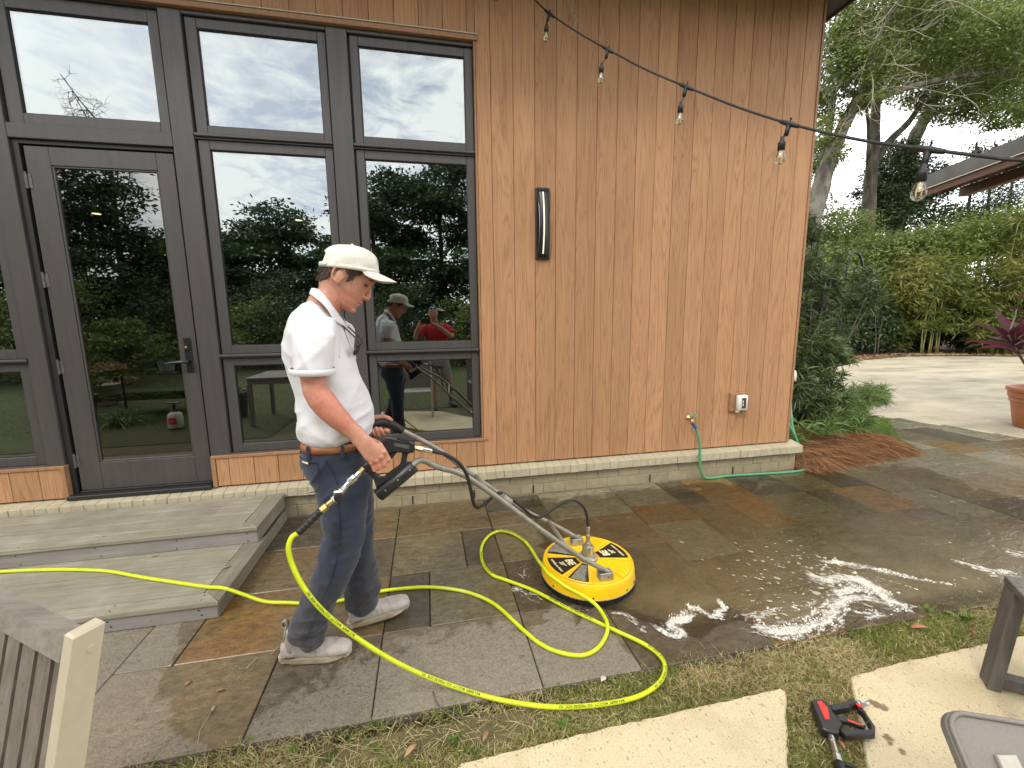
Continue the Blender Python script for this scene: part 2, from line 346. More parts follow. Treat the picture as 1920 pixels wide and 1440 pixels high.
def stone_mat(name, cA, cB, cC):
    # slate flag: mottled tone, layered cleft relief; rain-washed zone is darker and slick, the strip beside the lawn is still dry
    m, t, p, o = new_mat(name); v = coords(t, (1, 1, 1)); vr = coords(t, (1, 1.6, 1), 25.0)
    n1_ = noise(t, vr, 3.2, 6, 0.6, 0.6); n2_ = noise(t, vr, 22, 6, 0.7); n3_ = noise(t, v, 140, 3, 0.6)
    col = ramp(t, n1_, [(0.30, cA), (0.5, cB), (0.70, cC)])
    col = mix(t, 0.85, col, ramp(t, n2_, [(0.3, (0.50, 0.49, 0.47)), (0.5, (0.98, 0.97, 0.95)), (0.72, (1.42, 1.38, 1.30))]), 'MULTIPLY')
    vein = noise(t, coords(t, (1, 3.5, 1), 25.0, (0, 0, .35)), 5.5, 6, .7, 1.0); col = mix(t, ramp(t, vein, [(0.50, (0, 0, 0)), (0.53, (.55, .55, .55)), (0.56, (0, 0, 0))]), col, (0.055, 0.045, 0.03))
    oi = N(t, 'ShaderNodeObjectInfo'); k = math_(t, 'MULTIPLY_ADD', oi.outputs['Random'], 0.3, 0.85); cb = N(t, 'ShaderNodeCombineColor'); [t.links.new(k, cb.inputs[i]) for i in range(3)]
    col = mix(t, 1.0, col, cb.outputs[0], 'MULTIPLY')
    sp = N(t, 'ShaderNodeSeparateXYZ'); t.links.new(v, sp.inputs[0])
    xr = math_(t, 'MULTIPLY_ADD', sp.outputs[0], 1/4.0, 0.5)      # x -2..2 -> 0..1
    yb = ramp(t, xr, [(0.0, (.64,)*3), (0.165, (.60,)*3), (0.20, (.47,)*3), (0.275, (.385,)*3), (0.315, (.395,)*3), (0.35, (.44,)*3), (0.40, (.465,)*3), (0.45, (.485,)*3), (0.50, (.497,)*3), (0.575, (.492,)*3), (0.62, (.485,)*3), (0.65, (.508,)*3), (0.70, (.485,)*3), (0.716, (.44,)*3), (0.735, (.33,)*3), (1.0, (.28,)*3)])
    ybm = math_(t, 'MULTIPLY', yb, 4.0)
    d = math_(t, 'SUBTRACT', sp.outputs[1], ybm)
    d = math_(t, 'ADD', d, math_(t, 'MULTIPLY_ADD', noise(t, v, 6.5, 6, 0.65), 0.62, -0.31))
    spots = ramp(t, noise(t, v, 62, 2, 0.5, .4), [(0.555, (0, 0, 0)), (0.60, (1, 1, 1))])
    wet = math_(t, 'MULTIPLY_ADD', d, 22.0, 0.5, clamp=True)
    near = math_(t, 'MULTIPLY_ADD', d, 1.4, 0.98, clamp=True)
    wet = math_(t, 'MAXIMUM', wet, math_(t, 'MULTIPLY', math_(t, 'MULTIPLY', spots, near), 0.75))
    dry = mix(t, 0.60, col, ramp(t, n3_, [(0.3, (0.145, 0.125, 0.092)), (0.5, (0.225, 0.20, 0.152)), (0.7, (0.32, 0.288, 0.225))]))
    wetc = mix(t, 1.0, col, (0.84, 0.79, 0.70), 'MULTIPLY')
    c = mix(t, wet, dry, wetc); t.links.new(c, p.inputs['Base Color'])
    slick = noise(t, v, 2.1, 4, 0.6)
    rw = math_(t, 'MULTIPLY_ADD', slick, 0.42, 0.01); t.links.new(math_(t, 'MULTIPLY_ADD', wet, math_(t, 'SUBTRACT', rw, 0.78), 0.78), p.inputs['Roughness'])
    p.inputs['Specular IOR Level'].default_value = 0.5
    bump(t, p, math_(t, 'ADD', math_(t, 'MULTIPLY', n2_, 0.8), math_(t, 'MULTIPLY', n3_, 0.35)), 0.5, 0.005); return m

def glass_mat(name, refl, tint):
    m, t, p, o = new_mat(name); t.nodes.remove(p)
    gl = N(t, 'ShaderNodeBsdfGlossy'); gl.inputs['Roughness'].default_value = 0.0; gl.inputs['Color'].default_value = (0.93, 0.98, 0.99, 1)
    tr = N(t, 'ShaderNodeBsdfTransparent'); tr.inputs['Color'].default_value = (*tint, 1)
    fr = N(t, 'ShaderNodeFresnel'); fr.inputs['IOR'].default_value = 1.5
    f = math_(t, 'MULTIPLY_ADD', fr.outputs[0], 0.9, refl, clamp=True); ms = N(t, 'ShaderNodeMixShader'); t.links.new(f, ms.inputs[0]); t.links.new(tr.outputs[0], ms.inputs[1]); t.links.new(gl.outputs[0], ms.inputs[2]); t.links.new(ms.outputs[0], o.inputs[0])
    return m
M = {}
M['siding'] = siding_mat()
M['trimwood'] = pm('cedar_trim', (0.345, 0.185, 0.095), (0.27, 0.14, 0.07), 40, (1, 1, 1), 0.6, bmp=.2, bdist=.001)
M['frame'] = pm('charcoal_painted_wood', (0.068, 0.063, 0.060), (0.056, 0.052, 0.050), 30, (1, 1, .1), 0.42, rvar=.08, bmp=.12, bdist=.0006, bscale=200)
M['gasket'] = pm('black_gasket', (0.012, 0.012, 0.012), (0.02, 0.02, 0.02), 20, rough=.5)
M['glass'] = glass_mat('window_glass', 0.25, (0.46, 0.52, 0.52))
M['glass_door'] = glass_mat('door_glass', 0.13, (0.46, 0.46, 0.40))
M['brickcap'] = pm('painted_brick_cap', (0.44, 0.395, 0.275), (0.37, 0.33, 0.225), 14, rough=.8, bmp=.6, bdist=.003, bscale=60, rnd=9, vary=.03)
M['brick'] = pm('painted_brick', (0.305, 0.262, 0.168), (0.245, 0.21, 0.13), 12, rough=.8, bmp=.7, bdist=.004, bscale=45, rnd=9, vary=.04)
M['mortar'] = pm('painted_mortar', (0.30, 0.255, 0.16), (0.25, 0.212, 0.13), 25, rough=.9, bmp=.6, bdist=.004)
M['soffit'] = pm('dark_soffit', (0.05, 0.043, 0.037), None, 10, rough=.6)
M['roofmetal'] = pm('grey_metal_roof', (0.115, 0.11, 0.105), (0.09, 0.087, 0.083), 3, rough=.55, rvar=.1)
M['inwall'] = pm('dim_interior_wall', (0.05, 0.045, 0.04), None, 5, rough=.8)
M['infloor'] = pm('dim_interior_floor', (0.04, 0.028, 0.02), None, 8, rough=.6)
M['deck'] = wood_mat('weathered_deck', (0.145, 0.128, 0.095), (0.265, 0.242, 0.188), (0.40, 0.37, 0.295), 0, moss=.5)
M['deck_y'] = wood_mat('weathered_deck_border', (0.125, 0.11, 0.085), (0.20, 0.18, 0.135), (0.27, 0.25, 0.195), 1, moss=.6)
M['deck_r'] = wood_mat('weathered_riser', (0.18, 0.165, 0.155), (0.24, 0.225, 0.21), (0.31, 0.29, 0.27), 0)
M['teak'] = wood_mat('weathered_teak', (0.085, 0.068, 0.05), (0.15, 0.125, 0.095), (0.225, 0.195, 0.155), 2)
M['teak_x'] = wood_mat('weathered_teak_rail', (0.13, 0.11, 0.09), (0.21, 0.185, 0.155), (0.30, 0.27, 0.23), 0)
M['greywood'] = wood_mat('dark_grey_wood', (0.075, 0.068, 0.06), (0.13, 0.12, 0.105), (0.195, 0.18, 0.165), 2)
M['resin'] = pm('taupe_resin', (0.20, 0.185, 0.16), (0.17, 0.156, 0.136), 300, rough=.55, bmp=.25, bdist=.0008)
M['beige'] = pm('beige_enamel', (0.47, 0.41, 0.30), (0.44, 0.385, 0.28), 40, rough=.4, bmp=.05, bdist=.0005)
M['lightslat'] = pm('pale_composite_slat', (0.45, 0.42, 0.37), (0.38, 0.35, 0.30), 90, rough=.6, bmp=.2, bdist=.001)
M['concrete'] = None
M['black'] = pm('black_plastic', (0.014, 0.014, 0.015), (0.02, 0.02, 0.021), 60, rough=.38, bmp=.1, bdist=.0004, bscale=400)
M['rubber'] = pm('black_rubber', (0.016, 0.016, 0.016), None, 60, rough=.55)
M['greyplate'] = pm('grey_label', (0.085, 0.09, 0.092), None, 20, rough=.5)
M['steel'] = pm('zinc_steel', (0.62, 0.61, 0.58), (0.48, 0.47, 0.44), 60, rough=.32, metal=1.0)
M['brass'] = pm('brass', (0.66, 0.50, 0.22), (0.52, 0.38, 0.15), 60, rough=.35, metal=1.0)
M['tube'] = pm('dull_aluminium_tube', (0.33, 0.315, 0.275), (0.25, 0.235, 0.20), 25, rough=.48, metal=.55, rvar=.1)
M['cast'] = pm('cast_aluminium', (0.42, 0.41, 0.38), (0.33, 0.32, 0.29), 60, rough=.5, metal=.6)
M['hinge'] = pm('dull_hinge', (0.16, 0.155, 0.15), (0.10, 0.10, 0.098), 40, rough=.45, metal=.5)
M['yellow'] = pm('yellow_plastic', (0.86, 0.55, 0.006), (0.82, 0.49, 0.005), 7, rough=.36, rvar=.05)
M['decal'] = pm('black_decal', (0.012, 0.012, 0.013), None, 20, rough=.3)
M['decalwhite'] = pm('pale_print', (0.62, 0.60, 0.50), None, 30, rough=.5)
M['decalyellow'] = pm('cream_print', (0.80, 0.75, 0.42), None, 30, rough=.5)
M['hose'] = pm('lime_hose', (0.60, 0.70, 0.012), (0.52, 0.61, 0.010), 14, rough=.42, rvar=.05, bmp=.1, bdist=.0006, bscale=350)
_m, _t, _p, _o = M['hose'], M['hose'].node_tree, M['hose'].node_tree.nodes['Principled BSDF'], None
_c = _p.inputs['Base Color'].links[0].from_socket; _v = coords(_t); _k = ramp(_t, noise(_t, _v, 55, 4, .7), [(.66, (0, 0, 0)), (.72, (1, 1, 1))]); _c = mix(_t, math_(_t, 'MULTIPLY', _k, .6), _c, (.10, .11, .02)); _w = ramp(_t, noise(_t, _v, 2.4, 3, .6), [(.60, (0, 0, 0)), (.70, (1, 1, 1))]); _c = mix(_t, math_(_t, 'MULTIPLY', _w, math_(_t, 'MULTIPLY', noise(_t, _v, 40, 4, .6), .8)), _c, (.72, .74, .40)); _t.links.new(_c, _p.inputs['Base Color'])
_t = M['yellow'].node_tree; _p = _t.nodes['Principled BSDF']; _c = _p.inputs['Base Color'].links[0].from_socket; _v = coords(_t); _k = ramp(_t, noise(_t, coords(_t, (1, 1, .35)), 26, 6, .75), [(.66, (0, 0, 0)), (.74, (1, 1, 1))]); _c = mix(_t, math_(_t, 'MULTIPLY', _k, .45), _c, (.30, .17, .02)); _d = ramp(_t, noise(_t, _v, 9, 5, .7), [(.5, (0, 0, 0)), (.75, (.35, .35, .35))]); _c = mix(_t, _d, _c, (.58, .36, .03)); _t.links.new(_c, _p.inputs['Base Color'])
M['hosetext'] = pm('black_hose_print', (0.03, 0.035, 0.01), None, 30, rough=.6)
M['greenhose'] = pm('green_garden_hose', (0.085, 0.31, 0.15), (0.07, 0.25, 0.12), 30, rough=.4)
M['bluesleeve'] = pm('blue_hose_sleeve', (0.02, 0.035, 0.22), (0.04, 0.09, 0.35), 120, rough=.4)
M['white'] = pm('white_plastic', (0.72, 0.71, 0.64), (0.66, 0.65, 0.58), 20, rough=.4)
M['smoke'] = pm('smoky_cover', (0.06, 0.06, 0.06), None, 20, rough=.2)
M['terracotta'] = pm('terracotta_plastic', (0.42, 0.155, 0.065), (0.36, 0.13, 0.055), 12, rough=.5)
M['soil'] = pm('potting_soil', (0.05, 0.035, 0.025), (0.03, 0.02, 0.015), 40, rough=.9)
M['red'] = pm('red_plastic', (0.75, 0.035, 0.025), (0.65, 0.03, 0.02), 20, rough=.4)
M['lampblack'] = pm('black_satin_metal', (0.014, 0.014, 0.015), None, 30, rough=.34)
M['bark'] = pm('lichen_bark', (0.045, 0.037, 0.027), (0.20, 0.19, 0.15), 2.6, (1, 1, .35), .85, bmp=.9, bdist=.05, bscale=9, lo=.35, hi=.68)
M['bark2'] = pm('dark_bark', (0.035, 0.03, 0.022), (0.11, 0.10, 0.075), 4, (1, 1, .35), .9, bmp=.9, bdist=.04, bscale=9)
M['deadtwig'] = pm('pale_lichen_twig', (0.36, 0.34, 0.26), (0.28, 0.26, 0.19), 8, rough=.85)
M['bamboo'] = pm('bamboo_cane', (0.22, 0.21, 0.07), (0.15, 0.14, 0.05), 6, rough=.5)
M['straw'] = leaf_mat('pine_straw', [(0, (0.13, 0.055, 0.022)), (.5, (0.25, 0.115, 0.046)), (1, (0.40, 0.21, 0.095))], .7, .1)
M['leaf_oak'] = leaf_mat('oak_leaf', [(0, (0.055, 0.092, 0.020)), (.5, (0.115, 0.165, 0.035)), (1, (0.26, 0.31, 0.085))])
M['leaf_dark'] = leaf_mat('evergreen_leaf', [(0, (0.022, 0.045, 0.018)), (.6, (0.04, 0.075, 0.026)), (1, (0.075, 0.115, 0.04))], .4, .25)
M['leaf_lime'] = leaf_mat('young_leaf', [(0, (0.075, 0.12, 0.02)), (.6, (0.13, 0.185, 0.032)), (1, (0.22, 0.27, 0.055))])
M['leaf_bamboo'] = leaf_mat('bamboo_leaf', [(0, (0.04, 0.078, 0.012)), (.5, (0.09, 0.15, 0.022)), (.95, (0.135, 0.195, 0.032)), (1, (0.34, 0.29, 0.08))])
M['leaf_podo'] = leaf_mat('podocarpus_leaf', [(0, (0.032, 0.064, 0.022)), (.6, (0.07, 0.12, 0.038)), (1, (0.18, 0.24, 0.07))], .35, .2, .5)
M['leaf_strap'] = leaf_mat('strap_leaf', [(0, (0.07, 0.14, 0.035)), (.6, (0.13, 0.22, 0.055)), (1, (0.23, 0.32, 0.10))], .35, .3)
M['leaf_red'] = leaf_mat('burgundy_leaf', [(0, (0.028, 0.015, 0.012)), (.75, (0.048, 0.022, 0.018)), (.90, (0.07, 0.02, 0.022)), (1, (0.40, 0.03, 0.14))], .35, .25, .5)
M['leaf_litter'] = leaf_mat('leaf_litter', [(0, (0.16, 0.085, 0.04)), (.6, (0.32, 0.2, 0.09)), (1, (0.45, 0.33, 0.17))], .8, .1)
M['grass'] = leaf_mat('lawn_grass', [(0, (0.12, 0.16, 0.032)), (.5, (0.20, 0.24, 0.05)), (1, (0.31, 0.34, 0.09))], .5, .3, .3)
M['drygrass'] = leaf_mat('dry_grass', [(0, (0.33, 0.25, 0.11)), (.5, (0.48, 0.39, 0.19)), (1, (0.64, 0.55, 0.31))], .6, .2, .3)
M['weed'] = leaf_mat('weed_leaf', [(0, (0.10, 0.18, 0.03)), (1, (0.19, 0.29, 0.06))], .5, .3)
M['foam'] = pm('soap_foam', (0.74, 0.73, 0.68), (0.62, 0.61, 0.55), 60, rough=.55, bmp=.5, bdist=.002, bscale=220)
M['skin'] = None
def concrete_mat(name, a, b, fleck=True, stain=0.0, spots=None):
    m, t, p, o = new_mat(name); v = coords(t); n = noise(t, v, 2.2, 6, .6); f = noise(t, v, 150, 4, .75)
    col = ramp(t, n, [(0.3, a), (0.7, b)]); col = mix(t, 0.6, col, ramp(t, f, [(0.32, (0.50, 0.46, 0.40)), (0.48, (1, 1, 1)), (0.68, (1.2, 1.18, 1.15))]), 'MULTIPLY')
    if fleck:
        v2 = coords(t, (1, .42, 1), 0, (0, 0, .6)); k = noise(t, v2, 105, 3, .55); mk = ramp(t, k, [(0.625, (0, 0, 0)), (0.67, (1, 1, 1))]); col = mix(t, math_(t, 'MULTIPLY', mk, .75), col, (0.13, 0.10, 0.06))
    if spots:
        dirt = ramp(t, noise(t, v, 3.4, 6, .65, .5), [(.50, (0, 0, 0)), (.70, (.5, .5, .5))]); col = mix(t, dirt, col, (.36, .29, .175))
        for sx_, sy_, r_ in spots:
            vm = N(t, 'ShaderNodeVectorMath', operation='DISTANCE'); t.links.new(v, vm.inputs[0]); vm.inputs[1].default_value = (sx_, sy_, 0); dd_ = math_(t, 'ADD', vm.outputs['Value'], math_(t, 'MULTIPLY_ADD', noise(t, v, 45, 4, .6), .05, -.025)); col = mix(t, math_(t, 'MULTIPLY_ADD', dd_, -1/.012, r_/.012, clamp=True), col, (.20, .145, .075))
    if stain: col = mix(t, math_(t, 'MULTIPLY', ramp(t, noise(t, coords(t, (1, 2.5, 1)), .5, 5, .65), [(0.45, (0, 0, 0)), (0.68, (1, 1, 1))]), stain), col, (0.17, 0.155, 0.115))
    t.links.new(col, p.inputs['Base Color']); p.inputs['Roughness'].default_value = .85; bump(t, p, f, .4, .002); return m
M['concrete'] = concrete_mat('exposed_aggregate_concrete', (0.62, 0.53, 0.345), (0.55, 0.465, 0.295), spots=[(1.737, 1.194, .026), (1.752, 1.178, .024), (1.640, 1.068, .020), (1.628, 1.052, .016), (1.64, 1.02, .016)])
M['drive'] = concrete_mat('sandy_driveway', (0.46, 0.41, 0.30), (0.39, 0.35, 0.26), True, .8)
M['dirt'] = pm('lawn_soil', (0.135, 0.105, 0.05), (0.085, 0.085, 0.035), 5, rough=.95, bmp=.8, bdist=.015, bscale=40)
M['lawn'] = pm('clipped_lawn', (0.05, 0.062, 0.016), (0.075, 0.075, 0.024), 6, rough=.9, bmp=.9, bdist=.02, bscale=90)
M['joint'] = pm('dark_joint_sand', (0.03, 0.026, 0.02), (0.05, 0.043, 0.032), 60, rough=.8)
M['duff'] = pm('brown_duff', (0.12, 0.06, 0.03), (0.07, 0.035, 0.02), 20, rough=.95, bmp=.8, bdist=.02)

# ------------------------------------------------------------------ ground, lawn, drive, slabs
def sheet(name, poly, z, m, kind='structure', parent=None):
    mb = MB(); n = len(poly); mb.add([(x, y, z) for x, y in poly], [tuple(range(n))]); o = mb.build(name, m, parent); return tag(o, kind=kind)
g_ = MB(); gx = np.linspace(-1, 1, 41); gx = np.sign(gx)*np.abs(gx)**2.2*190; Vg = np.array([(x, y, -0.06) for x in gx for y in gx])
g_.add(Vg, [(i*41+j, (i+1)*41+j, (i+1)*41+j+1, i*41+j+1) for i in range(40) for j in range(40)])
tag(g_.build('ground', M['dirt']), kind='structure')
sheet('lawn', [(-14, -12), (9, -12), (9, 0.2), (8.2, 1.50), (-14, 1.50)], -0.022, M['dirt'])
sheet('back_lawn', [(-14, -12.5), (9, -12.5), (9, -0.45), (-2.2, -0.45), (-2.2, 1.0), (-14, 1.2)], -0.014, M['lawn'])
dr = MB(); dr.prism([(8.35, 1.2, -.10), (40, -3, -.10), (34, 6, -.10), (19.9, 12.6, -.10), (18.3, 13.05, -.10), (15.4, 12.4, -.10), (12.2, 10.7, -.10), (9.0, 8.6, -.10), (6.3, 7.6, -.10), (6.55, 6.0, -.10), (7.09, 5.06, -.10), (7.50, 3.87, -.10)], (0, 0, .092), .004)
tag(dr.build('driveway', M['drive']), kind='structure')
ke = MB(); ke.prism([(7.06, 5.10, -.1), (7.47, 3.87, -.1), (8.30, 1.25, -.1), (8.345, 1.25, -.1), (7.505, 3.88, -.1), (7.10, 5.11, -.1)], (0, 0, .098), .003)
tag(ke.build('driveway_edge', concrete_mat('pale_kerb', (0.55, 0.48, 0.34), (0.50, 0.43, 0.3), False)), kind='structure')
SA = [(0.06, 1.316), (0.42, 1.326), (0.944, 1.336), (1.425, 1.341), (1.432, 1.318), (1.172, 1.04), (0.62, 0.45), (0.2, -.1), (-.9, -.32), (-1.3, .2), (-.5, .8)]
SB = [(1.434, 0.97), (1.536, 1.078), (1.692, 1.239), (1.775, 1.328), (2.032, 1.342), (2.591, 1.347), (3.4, 1.357), (4.6, 1.36), (4.9, .3), (3.3, -.45), (1.3, -.5), (.7, .05), (1.1, .6)]
for nm, P, lb in (('concrete_slab', SA, 'pale concrete slab at the bottom edge under the yellow hose bend'), ('concrete_slab', SB, 'pale concrete slab under the grey wooden frame and the red and black gun')):
    Pj = []
    for i_ in range(len(P)):
        p0, p1 = np.array(P[i_]), np.array(P[(i_+1) % len(P)]); k_ = max(1, int(np.linalg.norm(p1-p0)/.03)); nn_ = np.array((-(p1-p0)[1], (p1-p0)[0])); nn_ = nn_/np.linalg.norm(nn_)
        for q_ in range(k_): Pj.append(tuple(p0+(p1-p0)*q_/k_+nn_*(random.uniform(-.0035, .0035) if q_ else 0)))
    mb = MB(); mb.prism([(x, y, -.09) for x, y in Pj], (0, 0, .09), .006); o = mb.build(nm, M['concrete']); tag(o, kind='structure')

# ------------------------------------------------------------------ patio of slate flags
patio = empty('patio', (0, 0, 0)); tag(patio, kind='structure')
jb = MB(); jb.add([(x, y, -.012) for x, y in [(-6, 1.53), (8.22, 1.53), (7.47, 3.87), (7.06, 5.08), (6.4, 5.3), (3.66, 5.3), (3.66, 3.56), (-6, 3.56)]], [tuple(range(8))]); jb.build('joint_bed', M['joint'], patio)
ST = {'rust': stone_mat('rust_slate', (0.20, 0.11, 0.036), (0.27, 0.165, 0.062), (0.175, 0.14, 0.075)),
      'brown': stone_mat('brown_slate', (0.145, 0.108, 0.060), (0.205, 0.155, 0.09), (0.12, 0.104, 0.07)),
      'olive': stone_mat('olive_slate', (0.12, 0.112, 0.068), (0.18, 0.168, 0.11), (0.145, 0.118, 0.066)),
      'green': stone_mat('green_grey_slate', (0.185, 0.186, 0.14), (0.26, 0.256, 0.20), (0.155, 0.15, 0.108)),
      'dark': stone_mat('dark_slate', (0.062, 0.056, 0.043), (0.105, 0.095, 0.074), (0.085, 0.070, 0.048)),
      'grey': stone_mat('grey_slate', (0.125, 0.11, 0.085), (0.175, 0.155, 0.12), (0.115, 0.094, 0.066))}
PV = [(-1.46, -1.22, 2.03, 2.53, 'grey'), (-1.22, -.75, 2.03, 2.53, 'rust'), (-1.46, -.75, 1.55, 2.03, 'brown'), (-1.70, -1.46, 1.55, 2.53, 'grey'), (-2.3, -1.7, 1.55, 2.03, 'olive'), (-2.3, -1.7, 2.03, 2.53, 'rust'),
      (-1.46, -.75, 2.53, 3.02, 'brown'), (-1.46, -.75, 3.02, 3.54, 'dark'), (-.75, -.277, 1.55, 2.03, 'grey'), (-.75, -.277, 2.03, 2.53, 'brown'), (-.75, -.277, 2.53, 3.02, 'dark'), (-.75, -.277, 3.02, 3.54, 'brown'),
      (-.277, .437, 3.02, 3.54, 'brown'), (-.277, .2, 2.53, 3.02, 'olive'), (.2, .437, 2.53, 3.02, 'dark'), (-.277, -.04, 2.035, 2.53, 'dark'), (-.04, .437, 2.035, 2.53, 'olive'), (-.277, .435, 1.55, 2.035, 'grey'),
      (.437, .925, 3.27, 3.54, 'dark'), (.437, .925, 3.02, 3.27, 'brown'), (.437, .925, 2.53, 3.02, 'olive'), (.437, .90, 2.03, 2.53, 'dark'), (.435, .90, 1.55, 2.03, 'grey'),
      (.925, 1.625, 3.025, 3.54, 'green'), (.925, 1.61, 2.53, 3.025, 'brown'), (.90, 1.375, 2.03, 2.53, 'dark'), (1.375, 1.605, 2.03, 2.53, 'brown'), (.90, 1.60, 1.55, 2.03, 'dark'),
      (1.625, 2.10, 3.12, 3.54, 'green'), (1.625, 2.10, 2.79, 3.12, 'rust'), (1.61, 2.06, 2.29, 2.79, 'green'), (1.605, 2.06, 1.9, 2.29, 'brown'), (1.60, 2.06, 1.55, 1.9, 'rust'),
      (2.10, 2.35, 3.035, 3.54, 'dark'), (2.35, 2.835, 3.035, 3.54, 'rust'), (2.10, 2.45, 2.55, 3.035, 'brown'), (2.45, 2.79, 2.55, 3.035, 'rust'), (2.06, 2.75, 2.06, 2.55, 'olive'), (2.06, 2.75, 1.55, 2.06, 'brown'),
      (2.835, 3.31, 3.06, 3.54, 'dark'), (3.31, 3.72, 3.06, 3.54, 'olive'), (3.72, 4.07, 3.08, 3.54, 'dark'), (2.79, 3.31, 2.57, 3.06, 'olive'), (3.31, 3.55, 2.57, 3.06, 'dark'), (3.55, 4.01, 2.57, 3.06, 'rust'), (2.75, 3.24, 2.06, 2.57, 'olive'), (2.75, 3.24, 1.55, 2.06, 'olive'),
      (3.24, 3.70, 2.06, 2.57, 'brown'), (3.24, 3.95, 1.55, 2.06, 'olive'), (3.70, 4.0, 2.06, 2.57, 'dark'), (4.01, 4.45, 2.34, 2.86, 'green'), (4.05, 4.50, 2.86, 3.54, 'green'), (3.95, 4.43, 1.55, 2.34, 'brown')]
for y0, y1 in ((1.55, 2.03), (2.03, 2.53), (2.53, 3.02), (3.02, 3.54)):
    x = -2.3
    while x > -5.5: w_ = random.choice((.48, .71)); PV.append((x-w_, x, y0, y1, random.choice(list(ST)))); x -= w_
ys = [1.55, 2.03, 2.52, 3.03, 3.54, 4.05, 4.55, 5.06]
cols = [4.48, 4.97, 5.45, 5.95, 6.43, 6.92, 7.41, 7.9, 8.4]
for ci in range(len(cols)-1):
    y = 1.55-(0.25 if ci % 2 else 0)
    while y < 5.1:
        h_ = random.choice((.50, .50, .74, .26)); x0, x1 = cols[ci], cols[ci+1]; y0, y1 = max(y, 1.55), min(y+h_, 5.25)
        lim = 7.47-(((y0+y1)/2)-3.87)*.333
        if y1-y0 > .12 and x0 < lim-.05: PV.append((x0, min(x1, lim), y0, y1, random.choices(['green', 'olive', 'brown', 'dark', 'rust', 'grey'], [5, 5, 2.2, 2.2, .9, 1.5])[0]))
        y += h_
for x0, x1, y0, y1, k in PV:
    mb = MB(); g = .0028; dz = random.uniform(-.0018, .0018); tx, ty = random.uniform(-.002, .002), random.uniform(-.002, .002)
    if y0 >= 3.5 and x0 < 3.66: continue
    mb.box((x0+g, y0+g, -.045), (x1-g, y1-g, 0), .0035)
    V = mb.v[0]; V[:, 2] += dz+(V[:, 0]-(x0+x1)/2)*tx+(V[:, 1]-(y0+y1)/2)*ty
    mb.build('paver', ST[k], patio, fix=False)

# ------------------------------------------------------------------ house
house = empty('house', (0, 3.6, 0), 'timber clad house with vertical cedar siding, charcoal windows and brick plinth', 'house')
WY = 3.6; XE = 3.633
def boxp(name, lo, hi, m, parent, b=.003, sm=False): return MB().box(lo, hi, b).build(name, M[m] if isinstance(m, str) else m, parent, fix=False)
# siding: boards 0.179 wide, joints at 0.578+k*0.179
def clip_boards(x0, x1, z0, z1):
    k = math.floor((x0-.578)/.179)
    while True:
        a = .578+k*.179; b = a+.179; k += 1
        if a >= x1-.002: break
        a, b = max(a, x0), min(b, x1)
        if b-a < .006: continue
        boxp('siding_board', (a+.0016, WY-.006+random.uniform(-.0006, .0006), z0), (b-.0016, WY+.02, z1), 'siding', house, .0022)
clip_boards(.462, 3.605, .296, 4.40)
clip_boards(-5.9, .462, 3.735, 4.40)
clip_boards(-1.660, .462, .296, .520); clip_boards(-5.9, -2.683, .296, .520)
boxp('backing_wall', (.47, WY+.021, .2), (XE-.02, WY+.12, 4.42), 'gasket', house, 0); boxp('backing_wall', (-5.95, WY+.021, 3.70), (.47, WY+.12, 4.42), 'gasket', house, 0)
boxp('backing_wall', (-1.66, WY+.021, .2), (.47, WY+.10, .53), 'gasket', house, 0); boxp('backing_wall', (-5.95, WY+.021, .2), (-2.7, WY+.10, .53), 'gasket', house, 0)
boxp('corner_trim', (3.607, WY-.012, .296), (XE, WY+.10, 4.40), 'trimwood', house)
boxp('side_wall', (XE-.019, WY+.101, .20), (XE-.002, 9.6, 4.42), 'trimwood', house, 0)
boxp('head_trim', (-5.9, WY-.022, 3.697), (.478, WY+.03, 3.733), 'trimwood', house); boxp('drip_flashing', (-5.9, WY-.03, 3.7335), (.482, WY+.02, 3.741), 'beige', house, .001)
boxp('jamb_trim', (.447, WY-.012, .545), (.4605, WY+.06, 3.696), 'trimwood', house, .002)
boxp('sill_trim', (-1.693, WY-.014, .5215), (.50, WY+.05, .544), 'trimwood', house, .002); boxp('sill_trim', (-5.9, WY-.014, .5215), (-2.655, WY+.05, .544), 'trimwood', house, .002)
boxp('panel_trim', (-1.693, WY-.014, .290), (-1.662, WY+.05, .5205), 'trimwood', house, .002); boxp('panel_trim', (-2.682, WY-.014, .290), (-2.656, WY+.05, .5205), 'trimwood', house, .002)
# posts, rails between the windows
FY = WY+.012
for a, b in ((-1.694, -1.556), (-.626, -.480), (-2.774, -2.663), (-3.86, -3.72)): boxp('post', (a, FY-.004, .545 if a not in (-1.694, -2.774) else .30), (b, FY+.12, 3.696), 'frame', house, .004)
for a, b in ((-1.555, -.627), (-.479, .446), (-3.72, -2.775)):
    boxp('rail', (a, FY+.006, 2.876), (b, FY+.10, 2.889), 'frame', house, .003); boxp('rail', (a, FY-.012, 2.890), (b, FY+.10, 2.9125), 'frame', house, .005)
    boxp('rail', (a, FY+.006, 1.3025), (b, FY+.10, 1.313), 'frame', house, .003); boxp('rail', (a, FY-.014, 1.314), (b, FY+.10, 1.335), 'frame', house, .006)
    boxp('rail', (a, FY-.002, 3.668), (b, FY+.10, 3.696), 'frame', house, .004); boxp('rail', (a, FY-.004, .545), (b, FY+.10, .552), 'frame', house, .002)
boxp('rail', (-2.662, FY-.002, 2.808), (-1.695, FY+.10, 2.9025), 'frame', house, .004); boxp('rail', (-2.662, FY-.002, 3.684), (-1.695, FY+.10, 3.696), 'frame', house, .003)
